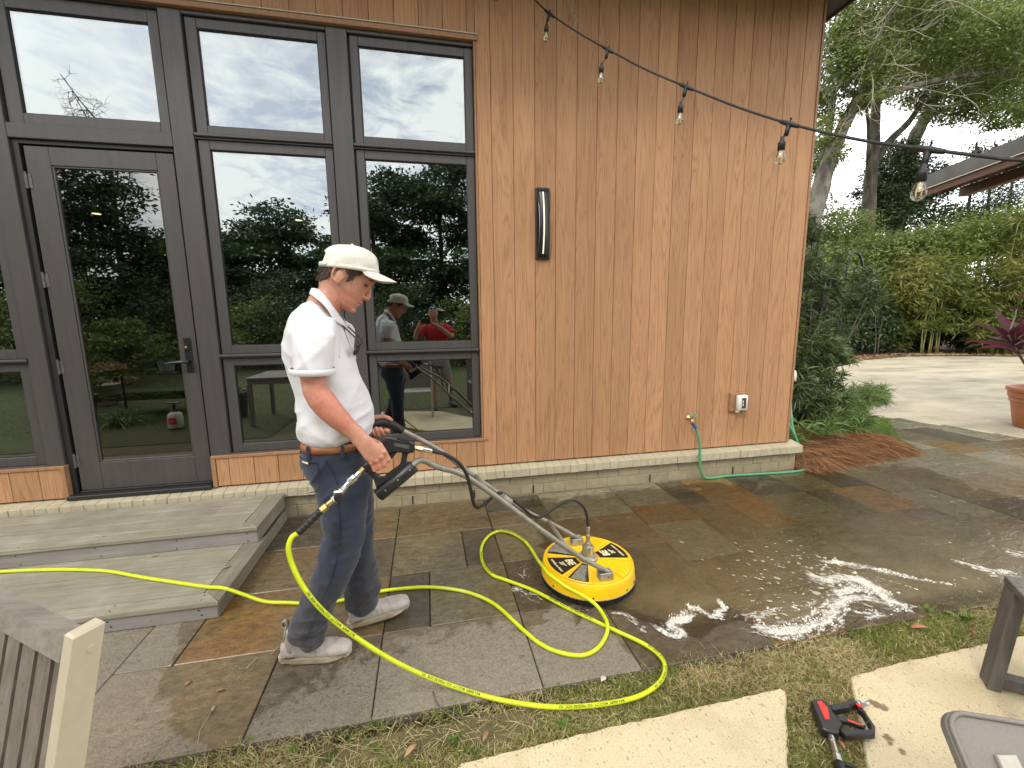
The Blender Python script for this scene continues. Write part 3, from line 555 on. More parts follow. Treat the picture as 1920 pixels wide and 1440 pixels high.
def window(x0, x1, z0, z1, g, kind='glass'):       # sash outer box, glass rectangle g
    w = empty('window', ((x0+x1)/2, WY, z0)); w.parent = house; w.location = Vector(w.location)-WL[house.name]; WL[w.name] = Vector(((x0+x1)/2, WY, z0))
    a0, a1, c0, c1 = g; y0, y1 = WY+.032, WY+.085
    for lo, hi in (((x0, y0, z0), (a0, y1, z1)), ((a1, y0, z0), (x1, y1, z1)), ((a0+.0005, y0+.0006, c1), (a1-.0005, y1, z1)), ((a0+.0005, y0+.0006, z0), (a1-.0005, y1, c0))): boxp('sash_rail', lo, hi, 'frame', w, .003)
    t_ = .006; yb = y0+.012
    mb = MB()
    for lo, hi in (((a0-.012, yb, c0-.012), (a0+t_, yb+.006, c1+.012)), ((a1-t_, yb, c0-.012), (a1+.012, yb+.006, c1+.012)), ((a0+t_, yb, c1-t_), (a1-t_, yb+.006, c1+.012)), ((a0+t_, yb, c0-.012), (a1-t_, yb+.006, c0+t_))): mb.box(lo, hi)
    mb.build('gasket', M['gasket'], w, fix=False)
    boxp('pane', (a0-.01, yb+.0075, c0-.01), (a1+.01, yb+.0135, c1+.01), kind, w, 0)
    for lo, hi in (((x0-.010, y0+.02, z0-.01), (x0-.0005, y1+.03, z1+.01)), ((x1+.0005, y0+.02, z0-.01), (x1+.010, y1+.03, z1+.01))): boxp('reveal', lo, hi, 'gasket', w, 0)
for x0, x1, a0, a1 in ((-1.545, -.634, -1.474, -.690), (-.468, .440, -.408, .379), (-3.71, -2.785, -3.64, -2.848)):
    window(x0, x1, 2.914, 3.666, (a0, a1, 2.972, 3.600)); window(x0, x1, 1.337, 2.875, (a0, a1, 1.400, 2.812)); window(x0, x1, .5535, 1.3015, (a0, a1, .619, 1.246))
window(-2.652, -1.706, 2.904, 3.682, (-2.570, -1.768, 2.972, 3.600))
# door
door = empty('door', (-2.165, WY, .33)); door.parent = house; door.location = Vector(door.location)-WL[house.name]; WL[door.name] = Vector((-2.165, WY, .33))
y0, y1 = WY+.040, WY+.085
for lo, hi in (((-2.605, y0, .330), (-2.465, y1, 2.772)), ((-1.826, y0, .330), (-1.716, y1, 2.772)), ((-2.4645, y0+.0008, 2.652), (-1.8265, y1, 2.772)), ((-2.4645, y0+.0008, .330), (-1.8265, y1, .540))): boxp('door_rail', lo, hi, 'frame', door, .003)
mb = MB()
for lo, hi in (((-2.464, y0+.006, .541), (-2.452, y0+.03, 2.651)), ((-1.838, y0+.006, .541), (-1.827, y0+.03, 2.651)), ((-2.4515, y0+.006, 2.640), (-1.8385, y0+.03, 2.651)), ((-2.4515, y0+.006, .541), (-1.8385, y0+.03, .553))): mb.box(lo, hi, .003)
mb.build('glazing_bead', M['frame'], door, fix=False)
boxp('pane', (-2.46, y0+.018, .545), (-1.83, y0+.024, 2.648), 'glass_door', door, 0)
boxp('handle_plate', (-1.797, y0-.012, 1.205), (-1.752, y0-.0005, 1.468), 'lampblack', door, .003)
lv = MB(); lv.tube([(-1.772, y0-.0125, 1.287), (-1.772, y0-.055, 1.287)], .012, 10); lv.tube(catmull([(-1.770, y0-.05, 1.288), (-1.80, y0-.058, 1.288), (-1.87, y0-.058, 1.284), (-1.915, y0-.05, 1.278)], 5), np.linspace(.0105, .008, 16), 10); lv.build('handle', M['lampblack'], door, True)
lk = MB(); lk.box((-1.789, y0-.024, 1.375), (-1.760, y0-.013, 1.425), .004); lk.build('lock', M['lampblack'], door); MB().lathe([(.009, 0), (.009, .006), (.004, .007)], (-1.7745, y0-.0242, 1.395), 14, (0, -1, 0)).build('lock_cylinder', M['brass'], door)
for z in (2.545, 1.884, 1.27, .563):
    hb = MB(); hb.tube([(-2.615, y0-.006, z-.05), (-2.615, y0-.006, z+.05)], .0085, 10); hb.tube([(-2.615, y0-.006, z+.05), (-2.615, y0-.006, z+.058)], .006, 8); hb.box((-2.612, y0-.003, z-.045), (-2.585, y0-.0004, z+.045)); hb.build('hinge', M['hinge'], door)
boxp('threshold', (-2.66, WY-.035, .283), (-1.70, WY+.09, .312), 'gasket', door, .004); boxp('door_sweep', (-2.605, WY+.025, .313), (-1.716, WY+.08, .329), 'gasket', door, .002)
for a, b in ((-2.662, -2.622), (-1.705, -1.6945)): boxp('door_jamb', (a, WY+.03, .30), (b, WY+.12, 2.807), 'gasket' if a < -2 else 'frame', door, .002)
boxp('door_head', (-2.621, WY+.03, 2.78), (-1.706, WY+.12, 2.807), 'gasket', door, .002)
# plinth
boxp('plinth_core', (-5.9, WY-.0365, -.05), (XE+.0685, 9.6, .190), 'mortar', house, 0)
pcols = []
for r in range(2):
    z0 = -.004+r*.098; x = -5.9+(.11 if r else 0)
    while x < XE+.068:
        x1 = min(x+.205, XE+.070)
        if x1-x > .03: boxp('brick', (x+.002, WY-.0405+random.uniform(-.0022, .001), z0+.002), (x1-.002, WY-.020, z0+.095), 'brick', house, .003)
        x += .209
for r in range(2):
    z0 = -.004+r*.098; y = WY-.02
    while y < 5.2: boxp('brick', (XE+.055, y+.002, z0+.002), (XE+.073+random.uniform(-.001, .002), y+.207, z0+.095), 'brick', house, .003); y += .213
x = -5.9
while x < XE+.10:
    x1 = min(x+.076, XE+.105); mb = MB(); mb.box((x+.0003, WY-.088+random.uniform(-.005, .003), .1915), (x1-.0006, WY+.06, .262+random.uniform(-.0012, .0012)), .0025)
    V = mb.v[0]; V[:, 2] += np.where(V[:, 2] > .22, np.clip((V[:, 1]-(WY-.09))*.28, 0, .030), 0); mb.build('cap_brick', M['brickcap'], house, fix=False); x += .0768
y = WY+.062
while y < 5.2: boxp('cap_brick', (XE-.02, y+.002, .1915), (XE+.105+random.uniform(-.004, .003), y+.074, .285), 'brickcap', house, .006); y += .0765
# weep slots in the plinth
mb = MB()
for xw in (-.17, .36, .90, 2.06, 2.97): mb.box((xw-.006, WY-.0445, .012), (xw+.006, WY-.028, .085))
mb.build('weep_vent', M['gasket'], house)
# eave
boxp('soffit', (-7, 2.75, 4.401), (3.90, 10.0, 4.44), 'soffit', house, 0); boxp('fascia', (-7, 2.70, 4.385), (3.93, 2.749, 4.62), 'soffit', house, .004); boxp('fascia', (3.901, 2.7505, 4.385), (3.93, 10.0, 4.62), 'soffit', house, .004); boxp('roof', (-7.05, 2.64, 4.621), (3.98, 10.1, 4.68), 'roofmetal', house, .01)
# room behind the glass
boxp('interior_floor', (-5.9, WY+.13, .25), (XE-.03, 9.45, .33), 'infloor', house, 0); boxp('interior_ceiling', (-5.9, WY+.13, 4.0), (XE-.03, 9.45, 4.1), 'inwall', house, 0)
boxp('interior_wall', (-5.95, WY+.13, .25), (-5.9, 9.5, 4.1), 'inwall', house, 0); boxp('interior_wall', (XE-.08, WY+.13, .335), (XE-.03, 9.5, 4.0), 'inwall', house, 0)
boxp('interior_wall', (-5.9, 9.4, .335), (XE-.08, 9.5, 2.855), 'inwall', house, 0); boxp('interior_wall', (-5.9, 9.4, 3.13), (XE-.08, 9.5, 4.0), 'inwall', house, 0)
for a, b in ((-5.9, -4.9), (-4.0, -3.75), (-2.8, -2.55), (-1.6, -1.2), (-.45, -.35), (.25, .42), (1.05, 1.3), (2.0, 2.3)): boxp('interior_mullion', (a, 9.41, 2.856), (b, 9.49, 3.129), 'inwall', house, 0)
# ------------------------------------------------------------------ timber steps at the door
steps = empty('deck_steps', (-2.4, 2.9, 0), 'two weathered grey timber steps below the dark glass door', 'steps')
def plank(x0, x1, y0, y1, z, m='deck', skew=None, t=.027):
    P = [(x0, y0, z-t), (x1, y0, z-t), (x1, y1, z-t), (x0, y1, z-t)]
    if skew: P[1] = (skew[0], y0, z-t); P[2] = (skew[1], y1, z-t)
    MB().prism(P, (0, 0, t), .003).build('tread_board', M[m], steps)
for z, yf, yb, xr in ((.107, 2.333, 3.03, -1.143), (.226, 2.938, 3.515, -1.155)):
    xi = xr-.112; bw = .094
    plank(-5, 0, yf, yf+bw, z, 'deck', (xr-.004, xi+.018))
    y = yf+bw+.006; n_ = 0
    ends = [y]; 
    while y < yb-.03:
        y1 = min(y+.147, yb); plank(-5, xi-.003, y, y1, z-(.001 if n_ % 2 else 0)); y = y1+.0065; n_ += 1
    MB().prism([(xr, yf+.002, z-.027), (xr, yb, z-.027), (xi, yb, z-.027), (xi, yf+bw+.012, z-.027)], (0, 0, .0268), .003).build('border_board', M['deck_y'], steps)
MB().box((-5, 2.345, .002), (-1.160, 2.372, .0795), .002).build('riser', M['deck_r'], steps, fix=False)
MB().box((-5, 2.952, .108), (-1.168, 2.978, .1985), .002).build('riser', M['deck_r'], steps, fix=False)
MB().box((-1.182, 2.3725, .002), (-1.157, 3.51, .0795), .002).build('side_board', M['deck_y'], steps, fix=False); MB().box((-1.190, 2.9785, .1075), (-1.166, 3.51, .1985), .002).build('side_board', M['deck_y'], steps, fix=False)
MB().box((-4.9, 2.40, .004), (-1.2, 3.5, .075)).box((-4.9, 3.0, .076), (-1.2, 3.5, .195)).build('framing', M['gasket'], steps, fix=False)
sc = MB()
for x in np.arange(-4.6, -1.2, .42):
    for zz_ in (.125, .18): sc.lathe([(.004, 0), (.004, .002)], (x+random.uniform(-.02, .02), 2.951, zz_), 8, (0, -1, 0))
    for zz_ in (.03, .06): sc.lathe([(.004, 0), (.004, .002)], (x+random.uniform(-.02, .02), 2.344, zz_), 8, (0, -1, 0))
    for y in (2.36, 2.40, 2.965, 3.01): sc.lathe([(.004, 0), (.004, .001)], (x, y, .1072 if y < 2.9 else .2262), 8)
tag(sc.build('screw_heads', M['gasket'], steps), kind='stuff')

# ------------------------------------------------------------------ things on the wall
lamp = empty('wall_lamp', (.996, 3.594, 2.36), 'tall narrow black wall lamp with a pale curved light strip on the siding', 'wall lamp')
MB().box((.938, 3.568, 2.078), (1.056, 3.5935, 2.650), .004).build('backplate', M['lampblack'], lamp)
rg = []
for z in np.linspace(2.095, 2.632, 21):
    k = 1-((z-2.3635)/.2685)**2; yo = 3.5675-.004-.045*k
    rg.append([(.952, 3.5675, z), (.960, yo, z), (.985, yo-.004, z), (.998, yo-.004, z), (1.030, yo, z), (1.040, 3.5675, z)])
MB().loft(rg).build('curved_shade', M['lampblack'], lamp, True)
m_, t_, p_, o_ = new_mat('lamp_strip'); p_.inputs['Base Color'].default_value = (.75, .72, .55, 1); p_.inputs['Emission Color'].default_value = (1, .97, .72, 1); p_.inputs['Emission Strength'].default_value = .45; p_.inputs['Roughness'].default_value = .4
M['strip'] = m_
st = MB(); rg = []
for z in np.linspace(2.118, 2.612, 21):
    k = 1-((z-2.3635)/.2685)**2; yo = 3.5675-.004-.045*k-.006; rg.append([(.986, yo+.004, z), (.986, yo, z), (.998, yo, z), (.998, yo+.004, z)])
st.loft(rg).build('light_strip', M['strip'], lamp)
st = MB(); st.tube([(.953, 3.5670, 2.13), (.955, 3.535, 2.24), (.955, 3.52, 2.36), (.955, 3.535, 2.48), (.953, 3.567, 2.60)], .0022, 6); st.build('edge_bead', M['steel'], lamp, True)
out = empty('outlet_box', (2.985, 3.594, .745), 'white weatherproof outlet box on a wooden block near the house corner', 'outlet')
MB().prism([(2.893, 3.5935, .654), (3.075, 3.5935, .654), (3.075, 3.5935, .838), (2.893, 3.5935, .838)], (0, -.032, 0), .006).build('mounting_block', M['trimwood'], out)
MB().box((2.945, 3.512, .668), (3.055, 3.561, .822), .012).build('cover', M['white'], out, True); MB().box((2.945, 3.53, .652), (2.975, 3.556, .667), .003).build('hinge', M['white'], out)
MB().box((2.980, 3.505, .695), (3.024, 3.5115, .797), .005).build('clear_window', M['smoke'], out)
mb = MB(); mb.box((2.983, 3.502, .722), (2.992, 3.5048, .742)).box((2.983, 3.502, .752), (2.992, 3.5048, .772)); mb.build('socket_slot', M['white'], out)
sp = empty('outdoor_tap', (2.465, 3.594, .607), 'small brass tap with a green wheel handle on the siding', 'tap')
mb = MB(); mb.lathe([(.028, 0), (.026, .004), (.012, .006), (.012, .05)], (2.465, 3.5935, .612), 14, (0, -1, 0)); mb.tube([(2.465, 3.56, .612), (2.46, 3.535, .617), (2.452, 3.518, .604), (2.448, 3.512, .590)], [.014, .015, .013, .012], 10); mb.lathe([(.017, 0), (.017, .018), (.013, .022)], (2.449, 3.513, .578), 8, (.15, .1, 1)); mb.build('valve_body', M['brass'], sp, True)
mb = MB(); mb.tube([(2.462, 3.537, .618), (2.468, 3.52, .650)], .006, 8)
th = np.linspace(0, 2*PI, 17); q = np.array(Vector((0, 0, 1)).rotation_difference(Vector((.1, -.5, .6))).to_matrix())
mb.tube(np.stack([.022*np.cos(th), .022*np.sin(th), 0*th], 1)@q.T+np.array((2.469, 3.518, .655)), .006, 6)
for a in (0, PI/2): dv = q@np.array([math.cos(a)*.02, math.sin(a)*.02, 0]); mb.tube([np.array((2.469, 3.518, .655))-dv, np.array((2.469, 3.518, .655))+dv], .004, 6)
mb.build('wheel_handle', M['greenhose'], sp, True)
gh = empty('garden_hose', (2.55, 3.5, 0), 'green garden hose running from the tap along the plinth and round the corner', 'hose')
P1 = [(2.487, 3.5, .53), (2.515, 3.492, .441), (2.531, 3.487, .347), (2.533, 3.483, .242), (2.545, 3.48, .13), (2.60, 3.485, .035), (2.738, 3.505, .014), (2.885, 3.515, .014), (3.101, 3.50, .014), (3.329, 3.482, .014), (3.507, 3.47, .014), (3.685, 3.475, .014), (3.84, 3.53, .016), (3.90, 3.62, .05), (3.935, 3.68, .10), (3.915, 3.72, .176), (3.880, 3.75, .28), (3.865, 3.79, .40), (3.93, 3.89, .56), (3.965, 3.95, .74), (3.94, 3.96, .92), (3.80, 3.97, .98)]
MB().tube(catmull(P1, 6), .0125, 10).build('hose_run', M['greenhose'], gh, True)
MB().tube(catmull([(3.93, 3.96, .90), (3.86, 3.86, .68), (3.80, 3.78, .50), (3.79, 3.75, .42), (3.84, 3.72, .30), (3.89, 3.70, .19), (3.945, 3.68, .10), (4.02, 3.70, .055), (4.06, 3.80, .05)], 6), .0125, 10).build('hose_loop', M['greenhose'], gh, True)
MB().tube(catmull([(2.449, 3.513, .585), (2.455, 3.512, .575), (2.473, 3.506, .552), (2.487, 3.5, .528)], 6), .0155, 12).build('hose_sleeve', M['bluesleeve'], gh, True)
MB().lathe([(.016, 0), (.018, .004), (.018, .012), (.015, .016)], (2.449, 3.513, .585), 10, (.2, .1, 1)).build('coupling', M['brass'], gh)
wd = empty('hose_hanger', (3.64, 3.80, .95), 'round white hanger disc on the side wall just past the house corner', 'hose hanger')
MB().lathe([(.0, 0), (.055, 0), (.060, .006), (.058, .014), (.02, .018)], (3.80, 3.76, .952), 20, (.5, -.85, .1)).build('disc', M['white'], wd, True); MB().tube([(3.632, 3.90, .95), (3.78, 3.79, .952)], .014, 10).build('arm', M['white'], wd, True)

# ------------------------------------------------------------------ string light
sl_ = empty('string_light', (.98, 3.35, 3.80), 'black string light sagging across the siding with hanging clear bulbs', 'string light')
CB = [(.50, 3.585, 4.38), (.62, 3.56, 4.25), (.749, 3.52, 4.093), (.89, 3.44, 3.937), (.985, 3.35, 3.795), (1.137, 3.14, 3.557), (1.269, 2.93, 3.347), (1.406, 2.67, 3.104), (1.536, 2.42, 2.893), (1.638, 2.12, 2.66), (1.72, 1.85, 2.47), (1.765, 1.54, 2.283), (1.775, 1.28, 2.150), (1.782, 1.11, 2.066), (1.79, 1.02, 2.025), (1.80, .6, 1.86), (1.80, .0, 1.75), (1.78, -1, 1.9), (1.7, -2.5, 2.6)]
mb = MB(); cp = catmull(CB, 8); mb.tube(cp, .0050, 8); mb.tube(cp+np.array([0, 0, .0045]), .0028, 6); mb.build('cable', M['rubber'], sl_, True)
mg, tg, pg, og = new_mat('bulb_glass'); tg.nodes.remove(pg)
gl = N(tg, 'ShaderNodeBsdfGlossy'); gl.inputs['Roughness'].default_value = .02; tr = N(tg, 'ShaderNodeBsdfTransparent'); tr.inputs['Color'].default_value = (.97, .95, .86, 1); fr = N(tg, 'ShaderNodeFresnel'); fr.inputs['IOR'].default_value = 1.5
ms = N(tg, 'ShaderNodeMixShader'); tg.links.new(math_(tg, 'MULTIPLY_ADD', fr.outputs[0], .8, .06), ms.inputs[0]); tg.links.new(tr.outputs[0], ms.inputs[1]); tg.links.new(gl.outputs[0], ms.inputs[2]); tg.links.new(ms.outputs[0], og.inputs[0]); M['bulb'] = mg
M['filament'] = pm('bulb_core', (.70, .62, .38), None, 20, rough=.4)
for (sx_, sy_, sz_), (bx_, by_, bz_) in zip([(.64, 3.555, 4.23), (.985, 3.35, 3.795), (1.269, 2.93, 3.347), (1.536, 2.42, 2.893), (1.72, 1.85, 2.47), (1.774, 1.29, 2.152)], [(.615, 3.50, 3.99), (.961, 3.35, 3.663), (1.222, 2.93, 3.195), (1.503, 2.42, 2.745), (1.685, 1.85, 2.345), (1.728, 1.26, 2.028)]):
    i = int(np.argmin(np.linalg.norm(cp-np.array((sx_, sy_, sz_)), axis=1))); d = unit(cp[min(i+3, len(cp)-1)]-cp[max(i-3, 0)]); c = cp[i]
    mb = MB(); mb.tube([c-d*.055, c-d*.045, c-d*.012, c, c+d*.012, c+d*.045, c+d*.055], [.008, .0095, .0115, .013, .0115, .0095, .008], 10)
    mb.tube([c, c+np.array([-.008, 0, -.03]), c+np.array([-.014, 0, -.052])], [.012, .0105, .010], 10)
    mb.tube([c+np.array([0, 0, .008]), c+np.array([.01, 0, .022]), c+np.array([.004, 0, .026])], .004, 6)
    mb.build('socket_tee', M['rubber'], sl_, True)
    b = np.array((bx_, by_, bz_)); tpp = c+np.array([-.014, 0, -.05]); e = b+np.array([.004, 0, .062]); mb = MB(); mb.tube([tpp, (tpp+e)/2+np.array([.002, 0, 0]), e], .0032, 6)
    ax = unit(b-e); mb.tube([e-ax*.005, e+ax*.012, e+ax*.02, e+ax*.022, e+ax*.03, e+ax*.055], [.006, .010, .0125, .0175, .0165, .0155], 14); mb.build('lamp_holder', M['rubber'], sl_, True)
    s0 = e+ax*.055; mb = MB(); mb.tube([s0, s0+ax*.008, s0+ax*.02, s0+ax*.036, s0+ax*.05, s0+ax*.060, s0+ax*.066], [.012, .013, .018, .0225, .0215, .014, .004], 16); mb.build('bulb', M['bulb'], sl_, True)
    mb = MB(); mb.tube([s0, s0+ax*.02, s0+ax*.035], [.008, .006, .003], 8)
    for k in range(4): a = k*PI/2; o2 = np.array([math.cos(a)*.011, math.sin(a)*.011, 0]); mb.tube([s0+ax*.012, s0+ax*.03+o2, s0+ax*.05+o2*.8], .0012, 5)
    mb.build('bulb_core', M['filament'], sl_)
tw = MB(); tw.tube(catmull([(1.243, 3.55, 4.10), (1.236, 3.55, 3.98), (1.262, 3.545, 3.955), (1.298, 3.55, 3.94)], 5), .0035, 6); tw.tube(catmull([(1.236, 3.55, 3.98), (1.222, 3.545, 3.955), (1.240, 3.54, 3.90), (1.245, 3.54, 3.86), (1.216, 3.54, 3.78)], 5), .0035, 6); tw.tube(catmull([(1.225, 3.54, 3.93), (1.262, 3.54, 3.90), (1.248, 3.545, 3.85), (1.285, 3.55, 3.78), (1.30, 3.55, 3.755)], 5), .003, 6); tw.tube([(1.243, 3.55, 4.08), (1.25, 3.56, 4.401)], .002, 6)
tag(tw.build('dried_twine', M['deadtwig'], None, True), 'wisp of pale dried twine hanging from the eave against the siding', 'twine')

# ------------------------------------------------------------------ yellow pressure hose
HOSE = [(-3.3, 2.93, .118), (-2.985, 2.923, .118), (-2.724, 2.913, .118), (-2.555, 2.898, .118), (-2.379, 2.876, .118), (-2.192, 2.84, .118), (-2.028, 2.798, .118), (-1.888, 2.75, .118), (-1.661, 2.641, .118), (-1.451, 2.548, .118), (-1.266, 2.467, .118), (-1.158, 2.433, .115), (-1.066, 2.426, .07), (-.95, 2.405, .022), (-.823, 2.381, .012), (-.704, 2.35, .012), (-.531, 2.336, .012), (-.391, 2.368, .012), (-.242, 2.375, .012), (-.057, 2.355, .012), (.096, 2.3, .012), (.213, 2.225, .012), (.318, 2.108, .012), (.421, 1.897, .012), (.477, 1.793, .012), (.549, 1.719, .012), (.652, 1.674, .012), (.742, 1.698, .012), (.817, 1.763, .022), (.846, 1.823, .035), (.854, 1.917, .030), (.834, 1.957, .048), (.792, 1.982, .075), (.747, 2.01, .095), (.698, 2.047, .112), (.665, 2.088, .126), (.634, 2.14, .133), (.619, 2.201, .137), (.620, 2.288, .115), (.633, 2.425, .068), (.642, 2.588, .030), (.631, 2.731, .012), (.600, 2.81, .012), (.547, 2.891, .012), (.472, 2.924, .012), (.383, 2.863, .012), (.317, 2.721, .012), (.301, 2.544, .012), (.339, 2.398, .012), (.418, 2.319, .012), (.552, 2.19, .012), (.687, 2.013, .012), (.792, 1.888, .012), (.889, 1.776, .012), (.969, 1.683, .012), (1.006, 1.6, .014), (.998, 1.533, .014), (.943, 1.471, .012), (.857, 1.43, .012), (.763, 1.413, .012), (.624, 1.416, .012), (.472, 1.438, .012), (.347, 1.477, .012), (.202, 1.539, .014), (.06, 1.615, .022), (-.079, 1.655, .074), (-.186, 1.655, .156), (-.287, 1.655, .249), (-.384, 1.655, .351), (-.458, 1.655, .446), (-.511, 1.66, .538), (-.544, 1.665, .626), (-.557, 1.67, .701), (-.545, 1.68, .743), (-.523, 1.69, .755)]
yh = empty('pressure_hose', (.5, 2.0, 0), 'bright lime yellow high pressure hose looping over step, paving and grass', 'hose')
hp = catmull(HOSE, 7); RH = .0098
MB().tube(hp, RH, 12).build('hose_run', M['hose'], yh, True)
# print on the hose
tv, tf = text_mesh('MAX 4500PSI  MAX.212\u00b0F  HIGH PRESSURE HOSE  USA', .0115, .0003)
seg = np.linalg.norm(np.diff(hp, axis=0), axis=1); cum = np.concatenate([[0], np.cumsum(seg)])
Pf, Tf, Uf, Vf = frames(hp); tm = MB(); tot = cum[-1]
eye = np.array(EYE)
def at_len(s_):
    return np.array([np.interp(s_, cum, hp[:, k]) for k in range(3)])
centre = [tot-.40, tot-1.02, tot-1.62, tot-2.05, tot-2.62, tot-3.3, tot-3.9]
for cs in centre:
    s_ = cs+tv[:, 0]; Pc = np.stack([np.interp(s_, cum, hp[:, k]) for k in range(3)], 1); Tc = unit(np.stack([np.interp(s_+.01, cum, hp[:, k]) for k in range(3)], 1)-Pc)
    face = np.array([0, -.55, .83]); f0 = unit(face-Tc*(Tc@face)[:, None]); sd = unit(np.cross(f0, Tc)); 
    if np.median(Tc[:, 0]) < 0: pass
    an = tv[:, 1]/RH
    MB().add(Pc+(RH+.0006)*(np.cos(an)[:, None]*f0+np.sin(an)[:, None]*sd), tf).build('hose_print', M['hosetext'], yh, fix=False)
CN = np.array([(-.523, 1.69, .755), (-.487, 1.70, .786), (-.44, 1.715, .828), (-.388, 1.725, .866), (-.358, 1.735, .899), (-.333, 1.745, .923), (-.305, 1.755, .944), (-.282, 1.765, .966), (-.271, 1.77, .979)])
mb = MB(); q = catmull(CN[:3], 12); mb.tube(q, [.0135+(.0022 if (i//2) % 2 else 0) for i in range(len(q))], 12); mb.build('bend_restrictor', M['rubber'], yh, True)
def nut(mb, a, b, r, n=6): mb.tube([a, a*.9+b*.1, a*.1+b*.9, b], [r*.9, r, r, r*.9], n)
mb = MB(); a, b = CN[2], CN[3]; nut(mb, a, a*.55+b*.45, .0165); mb.tube([a*.5+b*.5, b], .011, 12); mb.build('brass_adapter', M['brass'], yh)
mb = MB(); d = CN[4]-CN[3]; nut(mb, CN[3]*.9+CN[2]*.1, CN[3]+d*.35, .018); mb.tube([CN[3]+d*.3, CN[4]], .0155, 12); mb.box(CN[3]+d*.5-np.array([.016, .020, .02]), CN[3]+d*.5+np.array([.022, .018, .022]), .006); mb.build('ball_valve', M['steel'], yh)
mb = MB(); mb.lathe([(.019, 0), (.019, .006), (.010, .009)], CN[3]+d*.55+np.array([.004, -.02, -.006]), 14, (0.1, -1, 0)); mb.build('valve_stem', M['black'], yh)
mb = MB(); nut(mb, CN[4], CN[4]*.5+CN[5]*.5, .014); mb.tube([CN[4]*.5+CN[5]*.5, CN[5]], .0105, 12); nut(mb, CN[5], CN[6]*.5+CN[5]*.5, .0155, 8); mb.tube([CN[5]*.6+CN[6]*.4, CN[5]*.4+CN[6]*.6, CN[6]*.9+CN[5]*.1, CN[6]], [.015, .017, .017, .013], 14); mb.tube([CN[6], CN[6]*.4+CN[7]*.6], .0115, 12); mb.build('quick_coupler', M['steel'], yh)
mb = MB(); nut(mb, CN[6]*.45+CN[7]*.55, CN[7]*.45+CN[8]*.55, .0125); mb.build('brass_nut', M['brass'], yh)

# ------------------------------------------------------------------ rotary surface cleaner
CC = np.array((.912, 2.258, 0.0)); sc_ = empty('surface_cleaner', tuple(CC), 'yellow round rotary surface cleaner with grey tube handles and black trigger gun', 'surface cleaner')
mb = MB(); mb.lathe([(.150, .124), (.258, .124), (.266, .128), (.271, .122), (.276, .095), (.279, .050), (.280, .044), (.272, .044)], CC, 72, caps=False); 
mb.lathe([(.012, .126), (.160, .125), (.254, .124)], CC, 72, caps=True)
mb.build('housing', M['yellow'], sc_, 2)
MB().lathe([(.272, .040), (.2825, .040), (.2825, .0437), (.272, .0437)], CC, 72).build('trim_ring', M['cast'], sc_, 2)
rb = np.random.default_rng(3); nb = 900; th = rb.uniform(0, 2*PI, nb); rr = rb.uniform(.262, .276, nb)
C = np.stack([CC[0]+rr*np.cos(th), CC[1]+rr*np.sin(th), np.full(nb, .040)], 1); D = np.stack([np.cos(th)*.15+rb.normal(0, .1, nb), np.sin(th)*.15+rb.normal(0, .1, nb), -np.ones(nb)], 1)
MB().lathe([(.262, .006), (.272, .006), (.272, .0395), (.262, .0395)], CC, 60).build('brush_skirt', M['rubber'], sc_, 2)
tag(strap_mesh('bristles', C, D, rb.uniform(.034, .044, nb), .006, 0, M['rubber'], sc_, 1), kind='stuff')
ROT = 0.0
def sector(a0, a1, ri, ro, z0, z1, n=8, pad=0):
    A = np.radians(np.linspace(a0, a1, n)); o1 = [(CC[0]+ro*math.cos(a), CC[1]+ro*math.sin(a), z0) for a in A]; i1 = [(CC[0]+ri*math.cos(a), CC[1]+ri*math.sin(a), z0) for a in A[::-1]]
    return o1+i1, (0, 0, z1-z0)
for a0, a1 in ((164, 217), (-17, 36), (219, 255), (119, 160), (-62, -20), (40, 80)):
    P, off = sector(a0, a1, .062, .256, .1245, .1315); MB().prism(P, off, .004).build('raised_panel', M['yellow'], sc_)
for a0, a1 in ((168, 213), (-13, 32), (222, 250), (123, 156)):
    P, off = sector(a0, a1, .072, .247, .1318, .1326); MB().prism(P, off).build('decal', M['decal'], sc_)
def flat_text(body, size, r, ang, z, m, bold=.0, shear=.0, turn=-90, sxy=(1, 1)):
    V, F = text_mesh(body, size, bold, shear); a = math.radians(ang); b = a+math.radians(turn); V = V*np.array([sxy[0], sxy[1], 1]); c, s = math.cos(b), math.sin(b)
    X = np.stack([V[:, 0]*c-V[:, 1]*s+CC[0]+r*math.cos(a), V[:, 0]*s+V[:, 1]*c+CC[1]+r*math.sin(a), np.full(len(V), z)], 1)
    MB().add(X, F).build('lettering', m, sc_, fix=False)
# words read with their foot towards the rim
for ang in (190.5, 9.5):
    flat_text('BE', .060, .125, ang, .1335, M['decalyellow'], .0028, .2, 90); flat_text('20"', .036, .175, ang, .1335, M['decalyellow'], .0012, .2, 90); flat_text('WHIRL-A-WAY', .0205, .215, ang, .1335, M['decalyellow'], .0008, .15, 90)
for a0, a1 in ((224, 248), (125, 154)):
    mb = MB(); rr_ = random.Random(2)
    for r in np.arange(.095, .240, .0085):
        am = math.radians((a0+a1)/2); hw = r*math.radians((a1-a0)/2)*.9; l = hw*rr_.uniform(.75, 1)
        t_ = np.array([-math.sin(am), math.cos(am)]); n_ = np.array([math.cos(am), math.sin(am)]); c = CC[:2]+n_*r
        q = [c-t_*hw-n_*.0016, c-t_*hw+t_*(l+hw)*.98-n_*.0016, c-t_*hw+t_*(l+hw)*.98+n_*.0016, c-t_*hw+n_*.0016]; mb.add([(x, y, .1334) for x, y in q], [(0, 1, 2, 3)])
    mb.build('small_print', M['decalwhite'], sc_)
mb = MB(); mb.lathe([(.058, .126), (.058, .140), (.050, .148), (.038, .150)], CC, 28); mb.build('swivel_base', M['cast'], sc_, 2)
